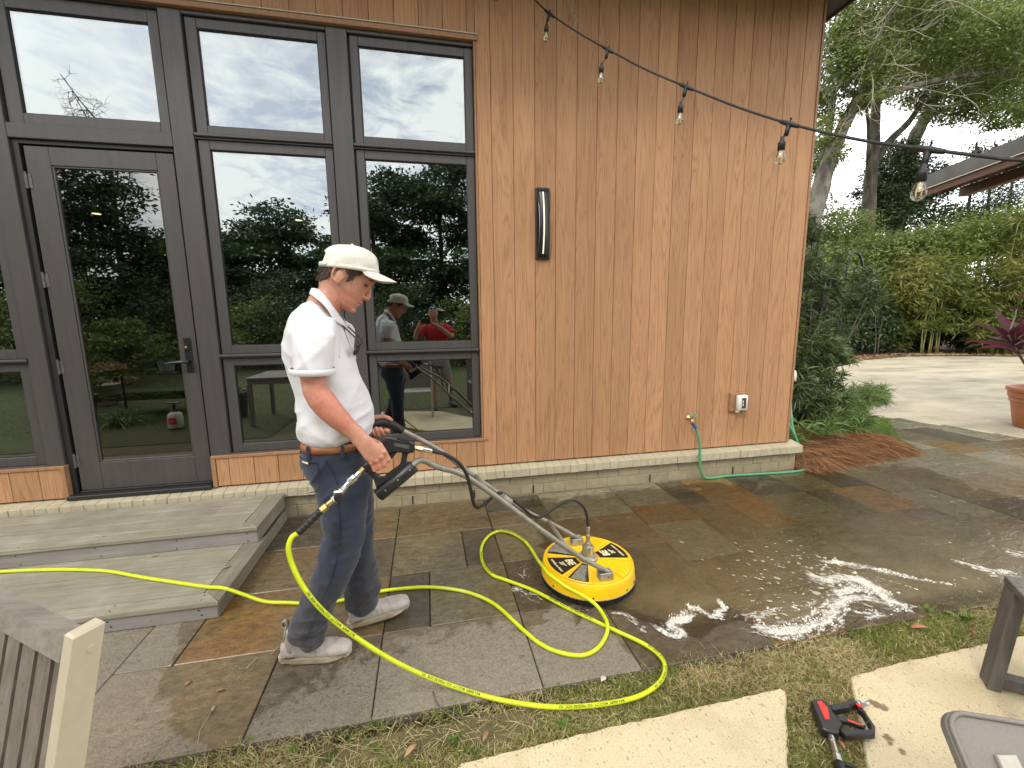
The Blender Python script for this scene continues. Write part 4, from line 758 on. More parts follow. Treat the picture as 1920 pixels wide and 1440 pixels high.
for k in range(4): a = k*PI/2+.5; MB().lathe([(.008, 0), (.008, .007)], CC+np.array([.047*math.cos(a), .047*math.sin(a), .146]), 6).build('bolt', M['steel'], sc_)
mb = MB(); mb.lathe([(.034, .149), (.034, .205), (.031, .212), (.022, .214)], CC, 24); mb.lathe([(.021, .213), (.021, .232), (.015, .235)], CC, 6); mb.lathe([(.012, .234), (.012, .262), (.015, .263), (.015, .28), (.010, .281), (.010, .318)], CC, 16); mb.build('swivel', M['steel'], sc_, 2)
for bx_, by_ in ((.925, 2.052), (.898, 2.440)):
    mb = MB(); mb.box((bx_-.030, by_-.030, .1245), (bx_+.038, by_-.020, .170), .004).box((bx_-.030, by_+.020, .1245), (bx_+.038, by_+.030, .170), .004).box((bx_-.032, by_-.0195, .1245), (bx_+.040, by_+.0195, .131), .002); mb.build('bracket', M['cast'], sc_)
    MB().lathe([(.008, 0), (.008, .006), (.005, .007)], (bx_+.022, by_-.0305, .15), 8, (0, -1, 0)).build('pivot_bolt', M['brass'], sc_); MB().box((bx_+.0385, by_-.031, .126), (bx_+.046, by_+.031, .168), .004).build('bracket_cap', M['cast'], sc_)
TN = [(.96, 2.055, .157), (.94, 2.05, .168), (.763, 2.015, .301), (.497, 1.965, .54), (.327, 1.925, .703), (.171, 1.89, .842), (.097, 1.875, .889), (.045, 1.86, .912), (.005, 1.845, .938), (-.025, 1.83, .962), (-.047, 1.82, .970), (-.069, 1.805, .966), (-.092, 1.79, .948)]
TF = [(.93, 2.44, .157), (.908, 2.437, .168), (.745, 2.405, .289), (.563, 2.36, .415), (.392, 2.31, .563), (.204, 2.25, .737), (.061, 2.2, .88), (-.071, 2.15, .984), (-.15, 2.118, 1.042)]
MB().tube(catmull(TN, 6), .0135, 12).build('handle_tube', M['tube'], sc_, True); MB().tube(catmull(TF, 6), .0135, 12).build('handle_tube', M['tube'], sc_, True)
mb = MB(); mb.tube([(.70, 1.998, .357), (.70, 2.20, .343), (.70, 2.392, .325)], .011, 10); mb.tube([(.26, 1.912, .765), (.24, 2.26, .71)], .010, 10); mb.build('cross_bar', M['tube'], sc_, True)
MB().tube(catmull([(-.135, 2.122, 1.030), (-.16, 2.115, 1.052), (-.19, 2.10, 1.076), (-.225, 2.09, 1.086), (-.262, 2.08, 1.082), (-.285, 2.075, 1.072)], 4), [.0215]*2+[.0195]*16+[.0185]*2+[.012], 14).build('foam_grip', M['rubber'], sc_, True)
# trigger gun bolted to the near tube
GY0, GY1 = 1.766, 1.800
def gp(P): return [(x, GY0, z) for x, z in P]
mb = MB(); mb.prism(gp([(-.196, 1.081), (-.182, 1.096), (-.164, 1.097), (-.135, 1.086), (-.084, 1.073), (-.066, 1.062), (-.065, 1.043), (-.072, 1.022), (-.094, 1.019), (-.119, 1.025), (-.138, 1.027), (-.156, 1.03), (-.174, 1.022), (-.186, 1.026), (-.196, 1.052)]), (0, GY1-GY0, 0), .006); mb.build('gun_body', M['black'], sc_)
mb = MB(); mb.prism([(x, GY0+.003, z) for x, z in [(-.196, 1.060), (-.176, 1.030), (-.2, .990), (-.241, .939), (-.251, .935), (-.27, .952), (-.282, .982), (-.268, .99), (-.23, 1.029)]], (0, GY1-GY0-.006, 0), .008); mb.build('gun_grip', M['black'], sc_)
mb = MB(); mb.prism([(x, GY0+.006, z) for x, z in [(-.119, 1.024), (-.094, 1.0185), (-.103, .988), (-.097, .975), (-.104, .967), (-.12, .952), (-.136, .958), (-.125, .988)]], (0, .022, 0), .004); mb.prism([(x, GY0+.0065, z) for x, z in [(-.128, .972), (-.114, .958), (-.152, .927), (-.192, .902), (-.211, .891), (-.222, .882), (-.231, .87), (-.234, .888), (-.24, .916), (-.255, .936), (-.273, .958), (-.263, .974), (-.241, .951), (-.212, .924), (-.197, .924), (-.163, .949)]], (0, .021, 0), .004); mb.build('gun_guard', M['black'], sc_)
MB().prism([(x, GY0+.010, z) for x, z in [(-.178, 1.020), (-.156, 1.029), (-.140, 1.024), (-.150, 1.012), (-.175, .985), (-.183, .990)]], (0, .014, 0), .003).build('trigger', M['rubber'], sc_)
MB().prism([(x, GY0-.0008, z) for x, z in [(-.147, 1.073), (-.087, 1.056), (-.09, 1.041), (-.148, 1.058)]], (0, .001, 0)).build('grey_label', M['greyplate'], sc_)
for x, z in ((-.130, 1.0875), (-.117, 1.083), (-.104, 1.079), (-.091, 1.075)): MB().box((x-.005, GY0-.001, z-.003), (x+.005, GY1+.001, z+.0035), .001).build('gun_rib', M['rubber'], sc_)
for z in (1.077, 1.071, 1.064, 1.058): MB().box((-.176, GY0-.001, z-.0012), (-.160, GY0+.002, z+.0012)).build('vent_slot', M['rubber'], sc_)
mb = MB(); a, b = np.array((-.074, 1.783, .959)), np.array((-.224, 1.783, .842)); d = unit(b-a); mb.tube([a, a+d*.003, b-d*.003, b], [.026, .0285, .0285, .026], 24); mb.build('mount_sleeve', M['black'], sc_, 2)
for x, z in ((-.0893, .9525), (-.14, .9133), (-.193, .8725)): MB().lathe([(.0045, 0), (.004, .002), (.001, .003)], (x, 1.7545, z), 10, (0, -1, 0)).build('screw', M['steel'], sc_)
mb = MB(); F0, F1, F2, F3 = [np.array(v) for v in ((-.070, 1.783, 1.041), (-.055, 1.783, 1.037), (-.033, 1.783, 1.031), (.004, 1.784, 1.018))]
nut(mb, F0, F1, .0115); mb.build('brass_outlet', M['brass'], sc_); mb = MB(); nut(mb, F1, F2, .0135); mb.tube([F2, F2*.6+F3*.4, F3*.9+F2*.1, F3], [.0095, .0115, .0115, .010], 12); mb.build('hose_end', M['steel'], sc_)
WH = [(.0, 1.784, 1.02), (.03, 1.786, 1.01), (.061, 1.79, .998), (.113, 1.8, .957), (.151, 1.82, .892), (.173, 1.85, .798), (.187, 1.88, .722), (.208, 1.9, .690), (.248, 1.93, .69), (.30, 1.975, .710), (.345, 2.03, .695), (.4, 2.06, .646), (.466, 2.1, .577), (.526, 2.14, .506), (.586, 2.17, .47), (.654, 2.19, .492), (.734, 2.21, .523), (.807, 2.235, .521), (.863, 2.25, .482), (.897, 2.256, .421), (.910, 2.258, .338)]
MB().tube(catmull(WH, 7), .0082, 10).build('whip_hose', M['rubber'], sc_, True)
MB().tube([(.335, 1.945, .712), (.375, 1.953, .675)], .0195, 14).build('hose_clip', M['tube'], sc_, 2)
MB().lathe([(.0095, 0), (.0115, .004), (.0115, .03), (.0095, .034)], CC+np.array([0, 0, .30]), 12).build('hose_ferrule', M['steel'], sc_, 2)
sr = MB()
for a in np.radians([255, 300, 318, 322, 205]): sr.lathe([(.005, 0), (.005, .003)], CC+np.array([.2795*math.cos(a), .2795*math.sin(a), .058]), 8, (math.cos(a), math.sin(a), 0))
sr.build('rim_screws', M['rubber'], sc_)

# ------------------------------------------------------------------ spray gun lying on the grass
sg = empty('spray_gun', (1.53, 1.15, .0), 'black and red spray gun lying between the concrete slabs with its hose end', 'spray gun')
B0, B1 = .008, .045
def flat(P, z0, z1, b=.005): return MB().prism([(x, y, z0) for x, y in P], (0, 0, z1-z0), b)
Q = lambda L: [(x, y) for x, y, *_ in L]
flat([(1.452, 1.222), (1.475, 1.226), (1.503, 1.220), (1.514, 1.197), (1.496, 1.170), (1.484, 1.118), (1.456, 1.106), (1.440, 1.092), (1.424, 1.092), (1.398, 1.110), (1.392, 1.118)], B0, B1+.004).build('gun_body', M['black'], sg)
flat([(1.514, 1.197), (1.600, 1.197), (1.626, 1.205), (1.634, 1.174), (1.600, 1.176), (1.582, 1.172), (1.512, 1.175), (1.500, 1.178)], B0+.003, B1).build('grip', M['black'], sg)
flat([(1.634, 1.174), (1.628, 1.150), (1.601, 1.088), (1.571, 1.065), (1.458, 1.082), (1.456, 1.106), (1.570, 1.083), (1.584, 1.095), (1.612, 1.148), (1.610, 1.165)], B0+.004, B1-.003).build('guard', M['black'], sg)
flat([(1.502, 1.160), (1.541, 1.138), (1.572, 1.100), (1.562, 1.096), (1.530, 1.124), (1.492, 1.138)], B0+.008, B1-.008, .004).build('trigger', M['black'], sg)
flat([(1.470, 1.213), (1.489, 1.211), (1.486, 1.180), (1.449, 1.139), (1.432, 1.142)], B1+.0045, B1+.0060, .001).build('red_inlay', M['red'], sg)
flat([(1.528, 1.135), (1.562, 1.105), (1.557, 1.101), (1.522, 1.128)], B1-.0078, B1-.0065, .0005).build('trigger_inlay', M['red'], sg)
flat([(1.612, 1.176), (1.628, 1.171), (1.625, 1.155), (1.611, 1.160)], B1-.002, B1+.005, .002).build('safety_latch', M['red'], sg)
mb = MB(); a = np.array((1.630, 1.190, .028)); b = np.array((1.685, 1.180, .026)); mb.tube([a, a*.7+b*.3], .010, 12); nut(mb, a*.65+b*.35, a*.3+b*.7, .013); mb.tube([a*.25+b*.75, b], .0085, 12); mb.build('inlet_fitting', M['steel'], sg)
mb = MB(); a = np.array((1.412, 1.098, .028)); b = np.array((1.355, 1.015, .02)); mb.tube([a, a*.8+b*.2], .0115, 12); mb.tube([a*.8+b*.2, a*.35+b*.65], .0095, 12); nut(mb, a*.35+b*.65, b, .0135, 10); mb.build('lance_stub', M['steel'], sg)
mb = MB(); mb.tube(catmull([(1.358, 1.018, .021), (1.335, .985, .02), (1.30, .93, .019), (1.25, .84, .019), (1.22, .7, .019)], 5), .0155, 12); mb.build('hose_tail', M['rubber'], sg, True)
mb = MB(); mb.tube([(1.36, 1.02, .022), (1.385, 1.005, .02), (1.40, .995, .018)], .006, 8); mb.build('hose_tie', M['rubber'], sg, True)
# ------------------------------------------------------------------ people
def skin_mat(name, a, b, red):
    m, t, p, o = new_mat(name); v = coords(t); n = noise(t, v, 14, 4); c = ramp(t, n, [(0.35, a), (0.65, b)]); k = noise(t, v, 5.5, 2); c = mix(t, math_(t, 'MULTIPLY', ramp(t, k, [(0.42, (0, 0, 0)), (0.62, (1, 1, 1))]), .55), c, red)
    t.links.new(c, p.inputs['Base Color']); p.inputs['Roughness'].default_value = .5; p.inputs['Subsurface Weight'].default_value = .12; p.inputs['Subsurface Radius'].default_value = (.012, .004, .002); p.inputs['Specular IOR Level'].default_value = .35
    c2_ = ramp(t, noise(t, v, 70, 5, .7), [(.3, (.86, .84, .82)), (.7, (1.1, 1.1, 1.1))]); t.links.new(mix(t, .8, c, c2_, 'MULTIPLY'), p.inputs['Base Color']); bump(t, p, math_(t, 'ADD', noise(t, v, 240, 3), math_(t, 'MULTIPLY', noise(t, coords(t, (1, 1, .4), 0, (0, .8, 0)), 48, 3, .5, .8), 1.2)), .22, .0025); return m
def cloth_mat(name, a, b, weave=900, rough=.85, bl=.25):
    m, t, p, o = new_mat(name); v = coords(t); c = ramp(t, noise(t, v, 6, 4), [(0.3, a), (0.7, b)]); t.links.new(c, p.inputs['Base Color']); p.inputs['Roughness'].default_value = rough; p.inputs['Sheen Weight'].default_value = .15; p.inputs['Specular IOR Level'].default_value = .25
    cr_ = noise(t, coords(t, (1, 1, .45), 0, (0, .7, .3)), 26, 5, .65, 1.2); bump(t, p, math_(t, 'ADD', math_(t, 'MULTIPLY', noise(t, v, weave, 2), .12), math_(t, 'MULTIPLY', cr_, 1.0)), .38, .007); return m
M['skin'] = skin_mat('sunburnt_skin', (.57, .305, .215), (.46, .225, .15), (.56, .195, .13)); M['skin2'] = skin_mat('tanned_skin', (.46, .25, .17), (.40, .20, .13), (.45, .2, .13))
M['shirt'] = cloth_mat('white_knit', (.67, .67, .69), (.63, .63, .655)); _t = M['shirt'].node_tree; _p = _t.nodes['Principled BSDF']; _c = _p.inputs['Base Color'].links[0].from_socket; _v = coords(_t); _sp = N(_t, 'ShaderNodeSeparateXYZ'); _t.links.new(_v, _sp.inputs[0]); _hm = math_(_t, 'MULTIPLY_ADD', _sp.outputs[2], -4.5, 5.1, clamp=True); _g = math_(_t, 'MULTIPLY', ramp(_t, noise(_t, _v, 16, 5, .65), [(.50, (0, 0, 0)), (.68, (1, 1, 1))]), math_(_t, 'MULTIPLY_ADD', _hm, .38, .05)); _t.links.new(mix(_t, _g, _c, (.42, .37, .27)), _p.inputs['Base Color'])
m_, t_, p_, o_ = new_mat('navy_twill'); v = coords(t_); sp_ = N(t_, 'ShaderNodeSeparateXYZ'); t_.links.new(v, sp_.inputs[0]); dz = math_(t_, 'ADD', math_(t_, 'MULTIPLY_ADD', sp_.outputs[2], -2.2, 1.25), math_(t_, 'MULTIPLY_ADD', noise(t_, v, 5, 5, .6), 1.2, -.6), clamp=True)
c = mix(t_, dz, ramp(t_, noise(t_, v, 9, 3), [(.3, (.022, .029, .050)), (.7, (.032, .040, .066))]), ramp(t_, noise(t_, v, 25, 4), [(.3, (.044, .044, .049)), (.7, (.074, .073, .078))])); t_.links.new(c, p_.inputs['Base Color']); p_.inputs['Roughness'].default_value = .8; p_.inputs['Sheen Weight'].default_value = .2; p_.inputs['Specular IOR Level'].default_value = .25; bump(t_, p_, math_(t_, 'ADD', math_(t_, 'MULTIPLY', noise(t_, v, 700, 2), .12), noise(t_, coords(t_, (1, 1, .4), 0, (0, .6, .2)), 22, 5, .65, 1.2)), .35, .008); M['trousers'] = m_
M['belt'] = pm('tan_leather_belt', (.33, .12, .045), (.26, .09, .032), 30, rough=.45, bmp=.2, bdist=.0006)
M['cap'] = cloth_mat('cream_cap_cotton', (.68, .67, .59), (.61, .60, .52), 500)
M['capunder'] = cloth_mat('grey_cap_underbrim', (.45, .45, .42), (.40, .40, .37), 500)
M['hair'] = pm('brown_hair', (.075, .05, .032), (.04, .026, .017), 120, (1, 1, .3), rough=.5, bmp=.7, bdist=.003, bscale=160)
M['suede'] = pm('dusty_boot', (.50, .455, .41), (.42, .375, .33), 22, rough=.85, bmp=.2, bdist=.001, bscale=400)
M['mesh_knit'] = pm('beige_boot_knit', (.38, .345, .28), (.30, .27, .215), 260, rough=.9, bmp=.5, bdist=.001, bscale=500)
M['sole'] = pm('cream_sole', (.50, .44, .32), (.36, .29, .19), 16, rough=.7)
M['thread'] = pm('black_thread', (.012, .012, .014), None, 20, rough=.8)
M['eye'] = pm('dark_eye', (.02, .015, .012), None, 20, rough=.1)
M['lens'] = pm('dark_lens', (.01, .012, .015), None, 20, rough=.08)
M['lensblue'] = pm('blue_mirror_lens', (.05, .22, .55), None, 20, rough=.08, metal=.8)
M['teal'] = pm('teal_print', (.02, .14, .22), None, 20, rough=.7)
M['redshirt'] = cloth_mat('red_jersey', (.42, .022, .03), (.34, .016, .022)); M['greyshort'] = cloth_mat('grey_shorts', (.24, .235, .225), (.19, .185, .18))

person = empty('person', (-.45, 2.0, 0), 'man in a white polo, cream cap and navy trousers pushing the yellow surface cleaner', 'person')
E0 = np.array((-.333, 1.988, 1.757)); TA = math.radians(34); HF = np.array((math.cos(TA), 0, -math.sin(TA))); HU = np.array((math.sin(TA), 0, math.cos(TA))); HL = np.array((0, 1.0, 0))
def hp_(f, l, u): return E0+HF*f+HL*l+HU*u
HS = [(-.118, .050, .078, .018), (-.109, .020, .092, .034), (-.096, -.002, .1025, .045), (-.080, -.022, .1035, .053), (-.0675, -.045, .107, .0585), (-.057, -.064, .104, .062), (-.046, -.078, .107, .066), (-.030, -.092, .1055, .0715), (-.010, -.100, .1045, .0745), (.010, -.104, .103, .0765), (.024, -.105, .1035, .077), (.036, -.105, .1085, .078), (.050, -.104, .113, .0785), (.068, -.101, .110, .077), (.088, -.092, .097, .071), (.108, -.072, .070, .056), (.122, -.045, .035, .034)]
def head_ring(u, fb, ff, w, k=0.0, n=32):
    th = np.arange(n)*2*PI/n; c = (ff+fb)/2; a = (ff-fb)/2+k; x = c+a*np.cos(th); l = (w+k)*np.sin(th)*(1-.17*np.cos(th)); return E0+HF*x[:, None]+HL*l[:, None]+HU*u
hm = MB(); hm.loft([head_ring(*r) for r in HS])
MH = np.stack([HF, HL, HU], 1)
nose = MB(); nose.tube([hp_(.100, 0, .046), hp_(.104, 0, .026), hp_(.1125, 0, .006), hp_(.1205, 0, -.014), hp_(.1195, 0, -.024), hp_(.106, 0, -.032)], [.008, .0072, .0078, .0105, .0105, .009], 12)
for s in (-1, 1): nose.ellipsoid(hp_(.108, s*.0115, -.026), (.012, .0075, .0085), 10, 8, MH)
lips = MB(); lips.ellipsoid(hp_(.1015, 0, -.052), (.0115, .021, .0060), 12, 8, MH); lips.ellipsoid(hp_(.1008, 0, -.0655), (.0115, .020, .0065), 12, 8, MH); lips.ellipsoid(hp_(.092, 0, -.100), (.016, .024, .015), 12, 8, MH)
brow = MB(); 
for s in (-1, 1): brow.tube([hp_(.106, s*.012, .049), hp_(.0985, s*.032, .051), hp_(.080, s*.048, .046)], [.0065, .0065, .004], 10)
ears = MB()
for s in (-1, 1):
    th = np.linspace(-.4, 2*PI-1.0, 20); cpt = np.stack([hp_(-.016+.019*math.cos(a+1.1)-.004*math.sin(a), s*(.084+.004*math.sin(a)), .004+.034*math.sin(a+1.1)) for a in th]); ears.tube(cpt, .0048, 8)
    ears.ellipsoid(hp_(-.010, s*.081, .003), (.016, .0055, .030), 12, 10, MH); ears.ellipsoid(hp_(-.002, s*.079, -.030), (.008, .006, .010), 10, 8, MH)
neck = MB(); neck.tube([hp_(-.02, 0, .02), hp_(-.028, 0, -.045), (-.385, 1.988, 1.69), (-.425, 1.985, 1.645), (-.45, 1.985, 1.58), (-.455, 1.98, 1.50)], [.062, .063, .064, .069, .08, .06], 24)
core = MB(); core.tube([(-.45, 1.98, 1.56), (-.455, 1.98, 1.3), (-.42, 1.98, 1.0), (-.41, 1.98, .92)], [.06, .09, .09, .07], 16); core.tube([(-.45, 1.98, 1.50), (-.44, 1.88, 1.50), (-.435, 1.82, 1.50)], [.05, .045, .035], 12)
core.tube([(-.41, 1.98, .95), (-.40, 1.90, .84), (-.40, 1.885, .62), (-.50, 1.90, .42)], [.05, .05, .04, .03], 12); core.tube([(-.41, 1.98, .95), (-.39, 2.06, .84), (-.37, 2.09, .55), (-.37, 2.09, .35)], [.05, .05, .04, .03], 12)
ARM = [(-.469, 1.58, -.387, 1.579, 1.80, .05), (-.492, 1.478, -.384, 1.476, 1.77, .052), (-.492, 1.397, -.38, 1.393, 1.76, .05), (-.483, 1.351, -.39, 1.352, 1.755, .047), (-.478, 1.297, -.389, 1.318, 1.75, .046), (-.458, 1.247, -.366, 1.290, 1.748, .047), (-.428, 1.203, -.350, 1.262, 1.749, .045), (-.388, 1.160, -.326, 1.222, 1.752, .040), (-.341, 1.118, -.298, 1.178, 1.758, .032), (-.313, 1.088, -.268, 1.137, 1.762, .026)]
arm = MB(); arm.loft([ring((-.430, 1.83, 1.53), (.035, 0, 0), (0, .03, 0), 24)]+rows(ARM[1:], 24, 2.0))
hand = MB()
def hr(c, a, b): return ring(c, a, b, 20, 2.4)
hand.loft([hr((-.300, 1.760, 1.128), (.023, 0, .0265), (0, .025, 0)), hr((-.276, 1.757, 1.094), (.023, 0, .0245), (0, .021, 0)), hr((-.252, 1.752, 1.066), (.0285, 0, .0265), (0, .017, 0)), hr((-.232, 1.749, 1.043), (.033, 0, .028), (0, .0155, 0)), hr((-.2155, 1.749, 1.024), (.033, 0, .026), (0, .014, 0)), hr((-.207, 1.752, 1.014), (.028, 0, .021), (0, .009, 0))])
mcp = [(-.188, 1.752, 1.041), (-.2, 1.747, 1.022), (-.219, 1.748, 1.008), (-.241, 1.752, .998)]; pip = [(-.174, 1.757, 1.005), (-.190, 1.752, .985), (-.211, 1.752, .973), (-.230, 1.755, .964)]; rf = [.0118, .0120, .0113, .0098]
for a, b, r in zip(mcp, pip, rf):
    a, b = np.array(a), np.array(b); w_ = a-(b-a)*.9+np.array([-.004, .004, .004]); hand.ellipsoid(a+np.array([0, -.004, 0]), (r*1.08,)*3, 10, 8)
    hand.tube([w_, a, (a+b)/2, b, b+np.array([-.002, .012, -.004]), b+np.array([-.006, .030, -.004]), b+np.array([-.016, .052, .004]), b+np.array([-.026, .056, .014]), b+np.array([-.034, .053, .022])], [r*.85, r*1.02, r*.95, r*1.05, r*1.02, r*.94, r*.92, r*.86, r*.6], 12)
hand.tube([(-.262, 1.775, 1.085), (-.240, 1.800, 1.075), (-.222, 1.815, 1.062), (-.203, 1.818, 1.044), (-.190, 1.815, 1.025)], [.016, .0145, .0125, .0118, .008], 12)
arm2 = MB(); arm2.tube([(-.44, 2.0, 1.50), (-.44, 2.12, 1.51), (-.455, 2.19, 1.46), (-.46, 2.225, 1.34), (-.45, 2.235, 1.24), (-.41, 2.21, 1.18), (-.36, 2.165, 1.125), (-.315, 2.128, 1.092)], [.05, .045, .05, .05, .047, .046, .038, .028], 20)
hand2 = MB(); hand2.loft([ring((-.330, 2.138, 1.100), (.012, .004, -.024), (.01, .02, 0), 18), ring((-.300, 2.122, 1.085), (.010, .004, -.026), (.004, .018, 0), 18), ring((-.268, 2.122, 1.068), (.012, .002, -.034), (.002, .015, 0), 18), ring((-.238, 2.122, 1.062), (.010, .002, -.034), (.0, .013, 0), 18), ring((-.215, 2.118, 1.066), (.006, .0, -.024), (.0, .010, 0), 18)])
for x0, zb, zt, r in ((-.266, 1.027, 1.066, .0100), (-.247, 1.027, 1.074, .0112), (-.227, 1.032, 1.071, .0116), (-.206, 1.041, 1.061, .0112)):
    hand2.tube([(x0-.004, 2.120, 1.066), (x0, 2.118, 1.044), (x0+.003, 2.104, zb+.002), (x0+.006, 2.076, zb), (x0+.004, 2.054, zb+.012), (x0-.001, 2.050, (zb+zt)/2+.004), (x0-.007, 2.056, zt)], [r*.9, r, r, r*1.05, r, r*.92, r*.65], 12)
hand2.tube([(-.312, 2.120, 1.094), (-.280, 2.106, 1.104), (-.247, 2.098, 1.110), (-.216, 2.092, 1.114), (-.192, 2.086, 1.105), (-.177, 2.080, 1.093)], [.017, .0165, .0135, .0115, .0108, .0075], 12)
me = fuse([hm, nose, lips, brow, ears, neck, core, arm, hand, arm2, hand2], .0034, 3, .5)
V = vco(me); NN = vno(me); setco(me, V+NN*(vnoise(V, 60)*.0012)[:, None]); me.name = 'person_body'
o = link('body', me, M['skin'], person); setco(me, vco(me)-np.array(WL[person.name]))
ey = MB()
for s in (-1, 1): ey.ellipsoid(hp_(.0925, s*.036, .0235), (.0075, .0115, .0042), 12, 8, MH)
ey.build('eyes', M['eye'], person, True)
eb = MB()
for s in (-1, 1): eb.tube([hp_(.1125, s*.014, .050), hp_(.1070, s*.032, .0545), hp_(.090, s*.051, .048)], [.0022, .0032, .0016], 8)
eb.build('eyebrows', M['hair'], person, True)
mo = MB(); mo.tube([hp_(.1112, -.003, -.0587), hp_(.1055, -.014, -.0592), hp_(.0965, -.023, -.0610)], [.0013, .0016, .0009], 6); mo.build('mouth_line', pm('lip_line', (.22, .07, .055), None, 20), person)
# hair: thickened patches of the skull below the cap line, plus short strands
def capline(f): return .040+.42*f
hb = MB(); us = np.linspace(-.072, .085, 24); T_ = np.array(HS); n = 64; grid = []
for u in us:
    fb, ff, w = [np.interp(u, T_[:, 0], T_[:, k]) for k in (1, 2, 3)]
    if u < -.03: fb = np.interp(u, [-.072, -.03], [-.083, -.092]); ff = max(ff, .05)
    grid.append(head_ring(u, fb, ff, w, .0065, n))
grid = np.array(grid); mid = lambda a: None
hr_keep = []
rl = (grid-E0); gf = rl@HF; gu = rl@HU; gl = rl@HL
for i in range(len(us)-1):
    for j in range(n):
        jj = (j+1) % n; f = (gf[i, j]+gf[i, jj])/2; u = us[i]+.003; low = np.interp(f, [-.13, -.07, -.048, -.036, .014, .019, .034, .040, .06], [-.070, -.064, -.035, .034, .036, -.002, .0, .030, .050])
        if f < .062 and u > low: hr_keep.append((i*n+j, i*n+jj, (i+1)*n+jj, (i+1)*n+j))
hb.add(grid.reshape(-1, 3)+RNG.normal(0, .0008, (grid.size//3, 3)), hr_keep); ho = hb.build('hair', M['hair'], person, True)
sd_ = ho.modifiers.new('t', 'SOLIDIFY'); sd_.thickness = .010; sd_.offset = -1
rg_ = np.random.default_rng(8); pick = rg_.choice(len(hr_keep), 2600); F4 = np.array(hr_keep)[pick]; G = grid.reshape(-1, 3); C = G[F4].mean(1)+rg_.normal(0, .002, (len(pick), 3)); fl = (C-E0)@HF
out_ = unit(C-(E0+HU*.02)); D = out_*.12-HU*1.0-HF*.55+rg_.normal(0, .22, C.shape)
ok_ = ((C-E0)@HU < capline(fl)+.01); 
tag(strap_mesh('hair_strands', C[ok_], D[ok_], rg_.uniform(.008, .016, ok_.sum()), .0016, .05, M['hair'], person, 2, rg_), kind='stuff')
# cap
CB0 = np.array((-.312, 1.988, 1.7905)); ca = math.radians(7); CF = np.array((math.cos(ca), 0, -math.sin(ca))); CU = np.array((math.sin(ca), 0, math.cos(ca)))
def cpnt(f, l, u): return CB0+CF*f+HL*l+CU*u
cap_ = MB(); rg = []; nC = 48
for h in np.linspace(0, 1, 13):
    r = (1-h**2.5)**(1/2.5) if h < 1 else .04; r = max(r, .04); th = np.arange(nC)*2*PI/nC; x = .121*r*np.cos(th)+.004*h-.002; l = .097*r*np.sin(th); u = .109*h+.004*np.maximum(np.cos(th), 0)*math.sin(PI*h)
    # six panels with seams pinched between them
    pinch = 1-.010*np.abs(np.cos(3*th+PI/2))**12*(r > .1)
    rg.append(CB0+CF*(x*pinch)[:, None]+HL*(l*pinch)[:, None]+CU*u[:, None])
keep = [r for r in rg]; cap_.loft(keep, caps=False)
me = cap_.mesh('crown'); bm = bmesh.new(); bm.from_mesh(me)
dl = [v_ for v_ in bm.verts if (np.array(v_.co)-CB0)@CF < -.096 and .024 < (np.array(v_.co)-CB0)@CU < .062 and abs((np.array(v_.co)-CB0)@HL) < .05]
bmesh.ops.delete(bm, geom=dl, context='VERTS'); bm.to_mesh(me); bm.free(); V = vco(me); V += unit(V-CB0)*(vnoise(V, 38)*.006)[:, None]; setco(me, V-np.array(WL[person.name])); smooth(me)
cp_ = empty('cap', (0, 0, 0)); cp_.parent = person; cp_.location = (0, 0, 0); WL[cp_.name] = WL[person.name]
co_ = link('crown', me, M['cap'], cp_); WL[co_.name] = WL[person.name]; q_ = co_.modifiers.new('s', 'SUBSURF'); q_.levels = q_.render_levels = 1; q_ = co_.modifiers.new('t', 'SOLIDIFY'); q_.thickness = .003
sb = MB(); th = np.linspace(0, 2*PI, 49)[:-1]
def band(h0, h1, k): return [CB0+CF*(.121+k)*math.cos(a)+HL*(.097+k)*math.sin(a)+CU*h0 for a in th], [CB0+CF*(.121+k)*math.cos(a)+HL*(.097+k)*math.sin(a)+CU*h1 for a in th]
a, b = band(-.003, .014, .0006); c2, d2 = band(-.003, .014, -.0015); sb.loft([c2, a, b, d2], caps=False); sb.build('sweatband', M['cap'], cp_, True)
br = MB(); grid_t, grid_b = [], []
for i, tt in enumerate(np.linspace(0, 1, 12)):
    rw_t = []
    for j, s in enumerate(np.linspace(-1, 1, 25)):
        a = s*math.radians(62); root = np.array((.119*math.cos(a), .095*math.sin(a))); reach = .082*math.cos(s*PI/2*.94)**.62
        f = root[0]+reach*tt; l = root[1]*(1-.06*tt); u = .004-.30*reach*tt-.034*(s**2)*(tt**.8)*min(1, reach/.055)-.004*tt*tt
        rw_t.append(cpnt(f, l, u))
    grid_t.append(rw_t)
GT = np.array(grid_t); nB = GT.shape[1]; F = [(i*nB+j, i*nB+j+1, (i+1)*nB+j+1, (i+1)*nB+j) for i in range(11) for j in range(nB-1)]
MB().add(GT.reshape(-1, 3), F).build('brim', M['cap'], cp_, True)
bo = MB().add((GT-CU*.0035).reshape(-1, 3), F).build('brim_underside', M['capunder'], cp_, True)
ed = np.concatenate([GT[:, 0], GT[-1, 1:-1], GT[::-1, -1]]); MB().tube(ed-CU*.0017, .0026, 6).build('brim_edge', M['cap'], cp_, True)
MB().ellipsoid(cpnt(.003, 0, .110), (.007, .007, .004), 10, 6).build('button', M['cap'], cp_, True)
stp = MB(); th = np.radians(np.linspace(130, 230, 16)); stp.loft([[cpnt(.1245*math.cos(a), .1005*math.sin(a), u_) for a in th] for u_ in (0, .018)], caps=False, closed=False); so = stp.build('strap', M['cap'], cp_, True); q_ = so.modifiers.new('t', 'SOLIDIFY'); q_.thickness = .003
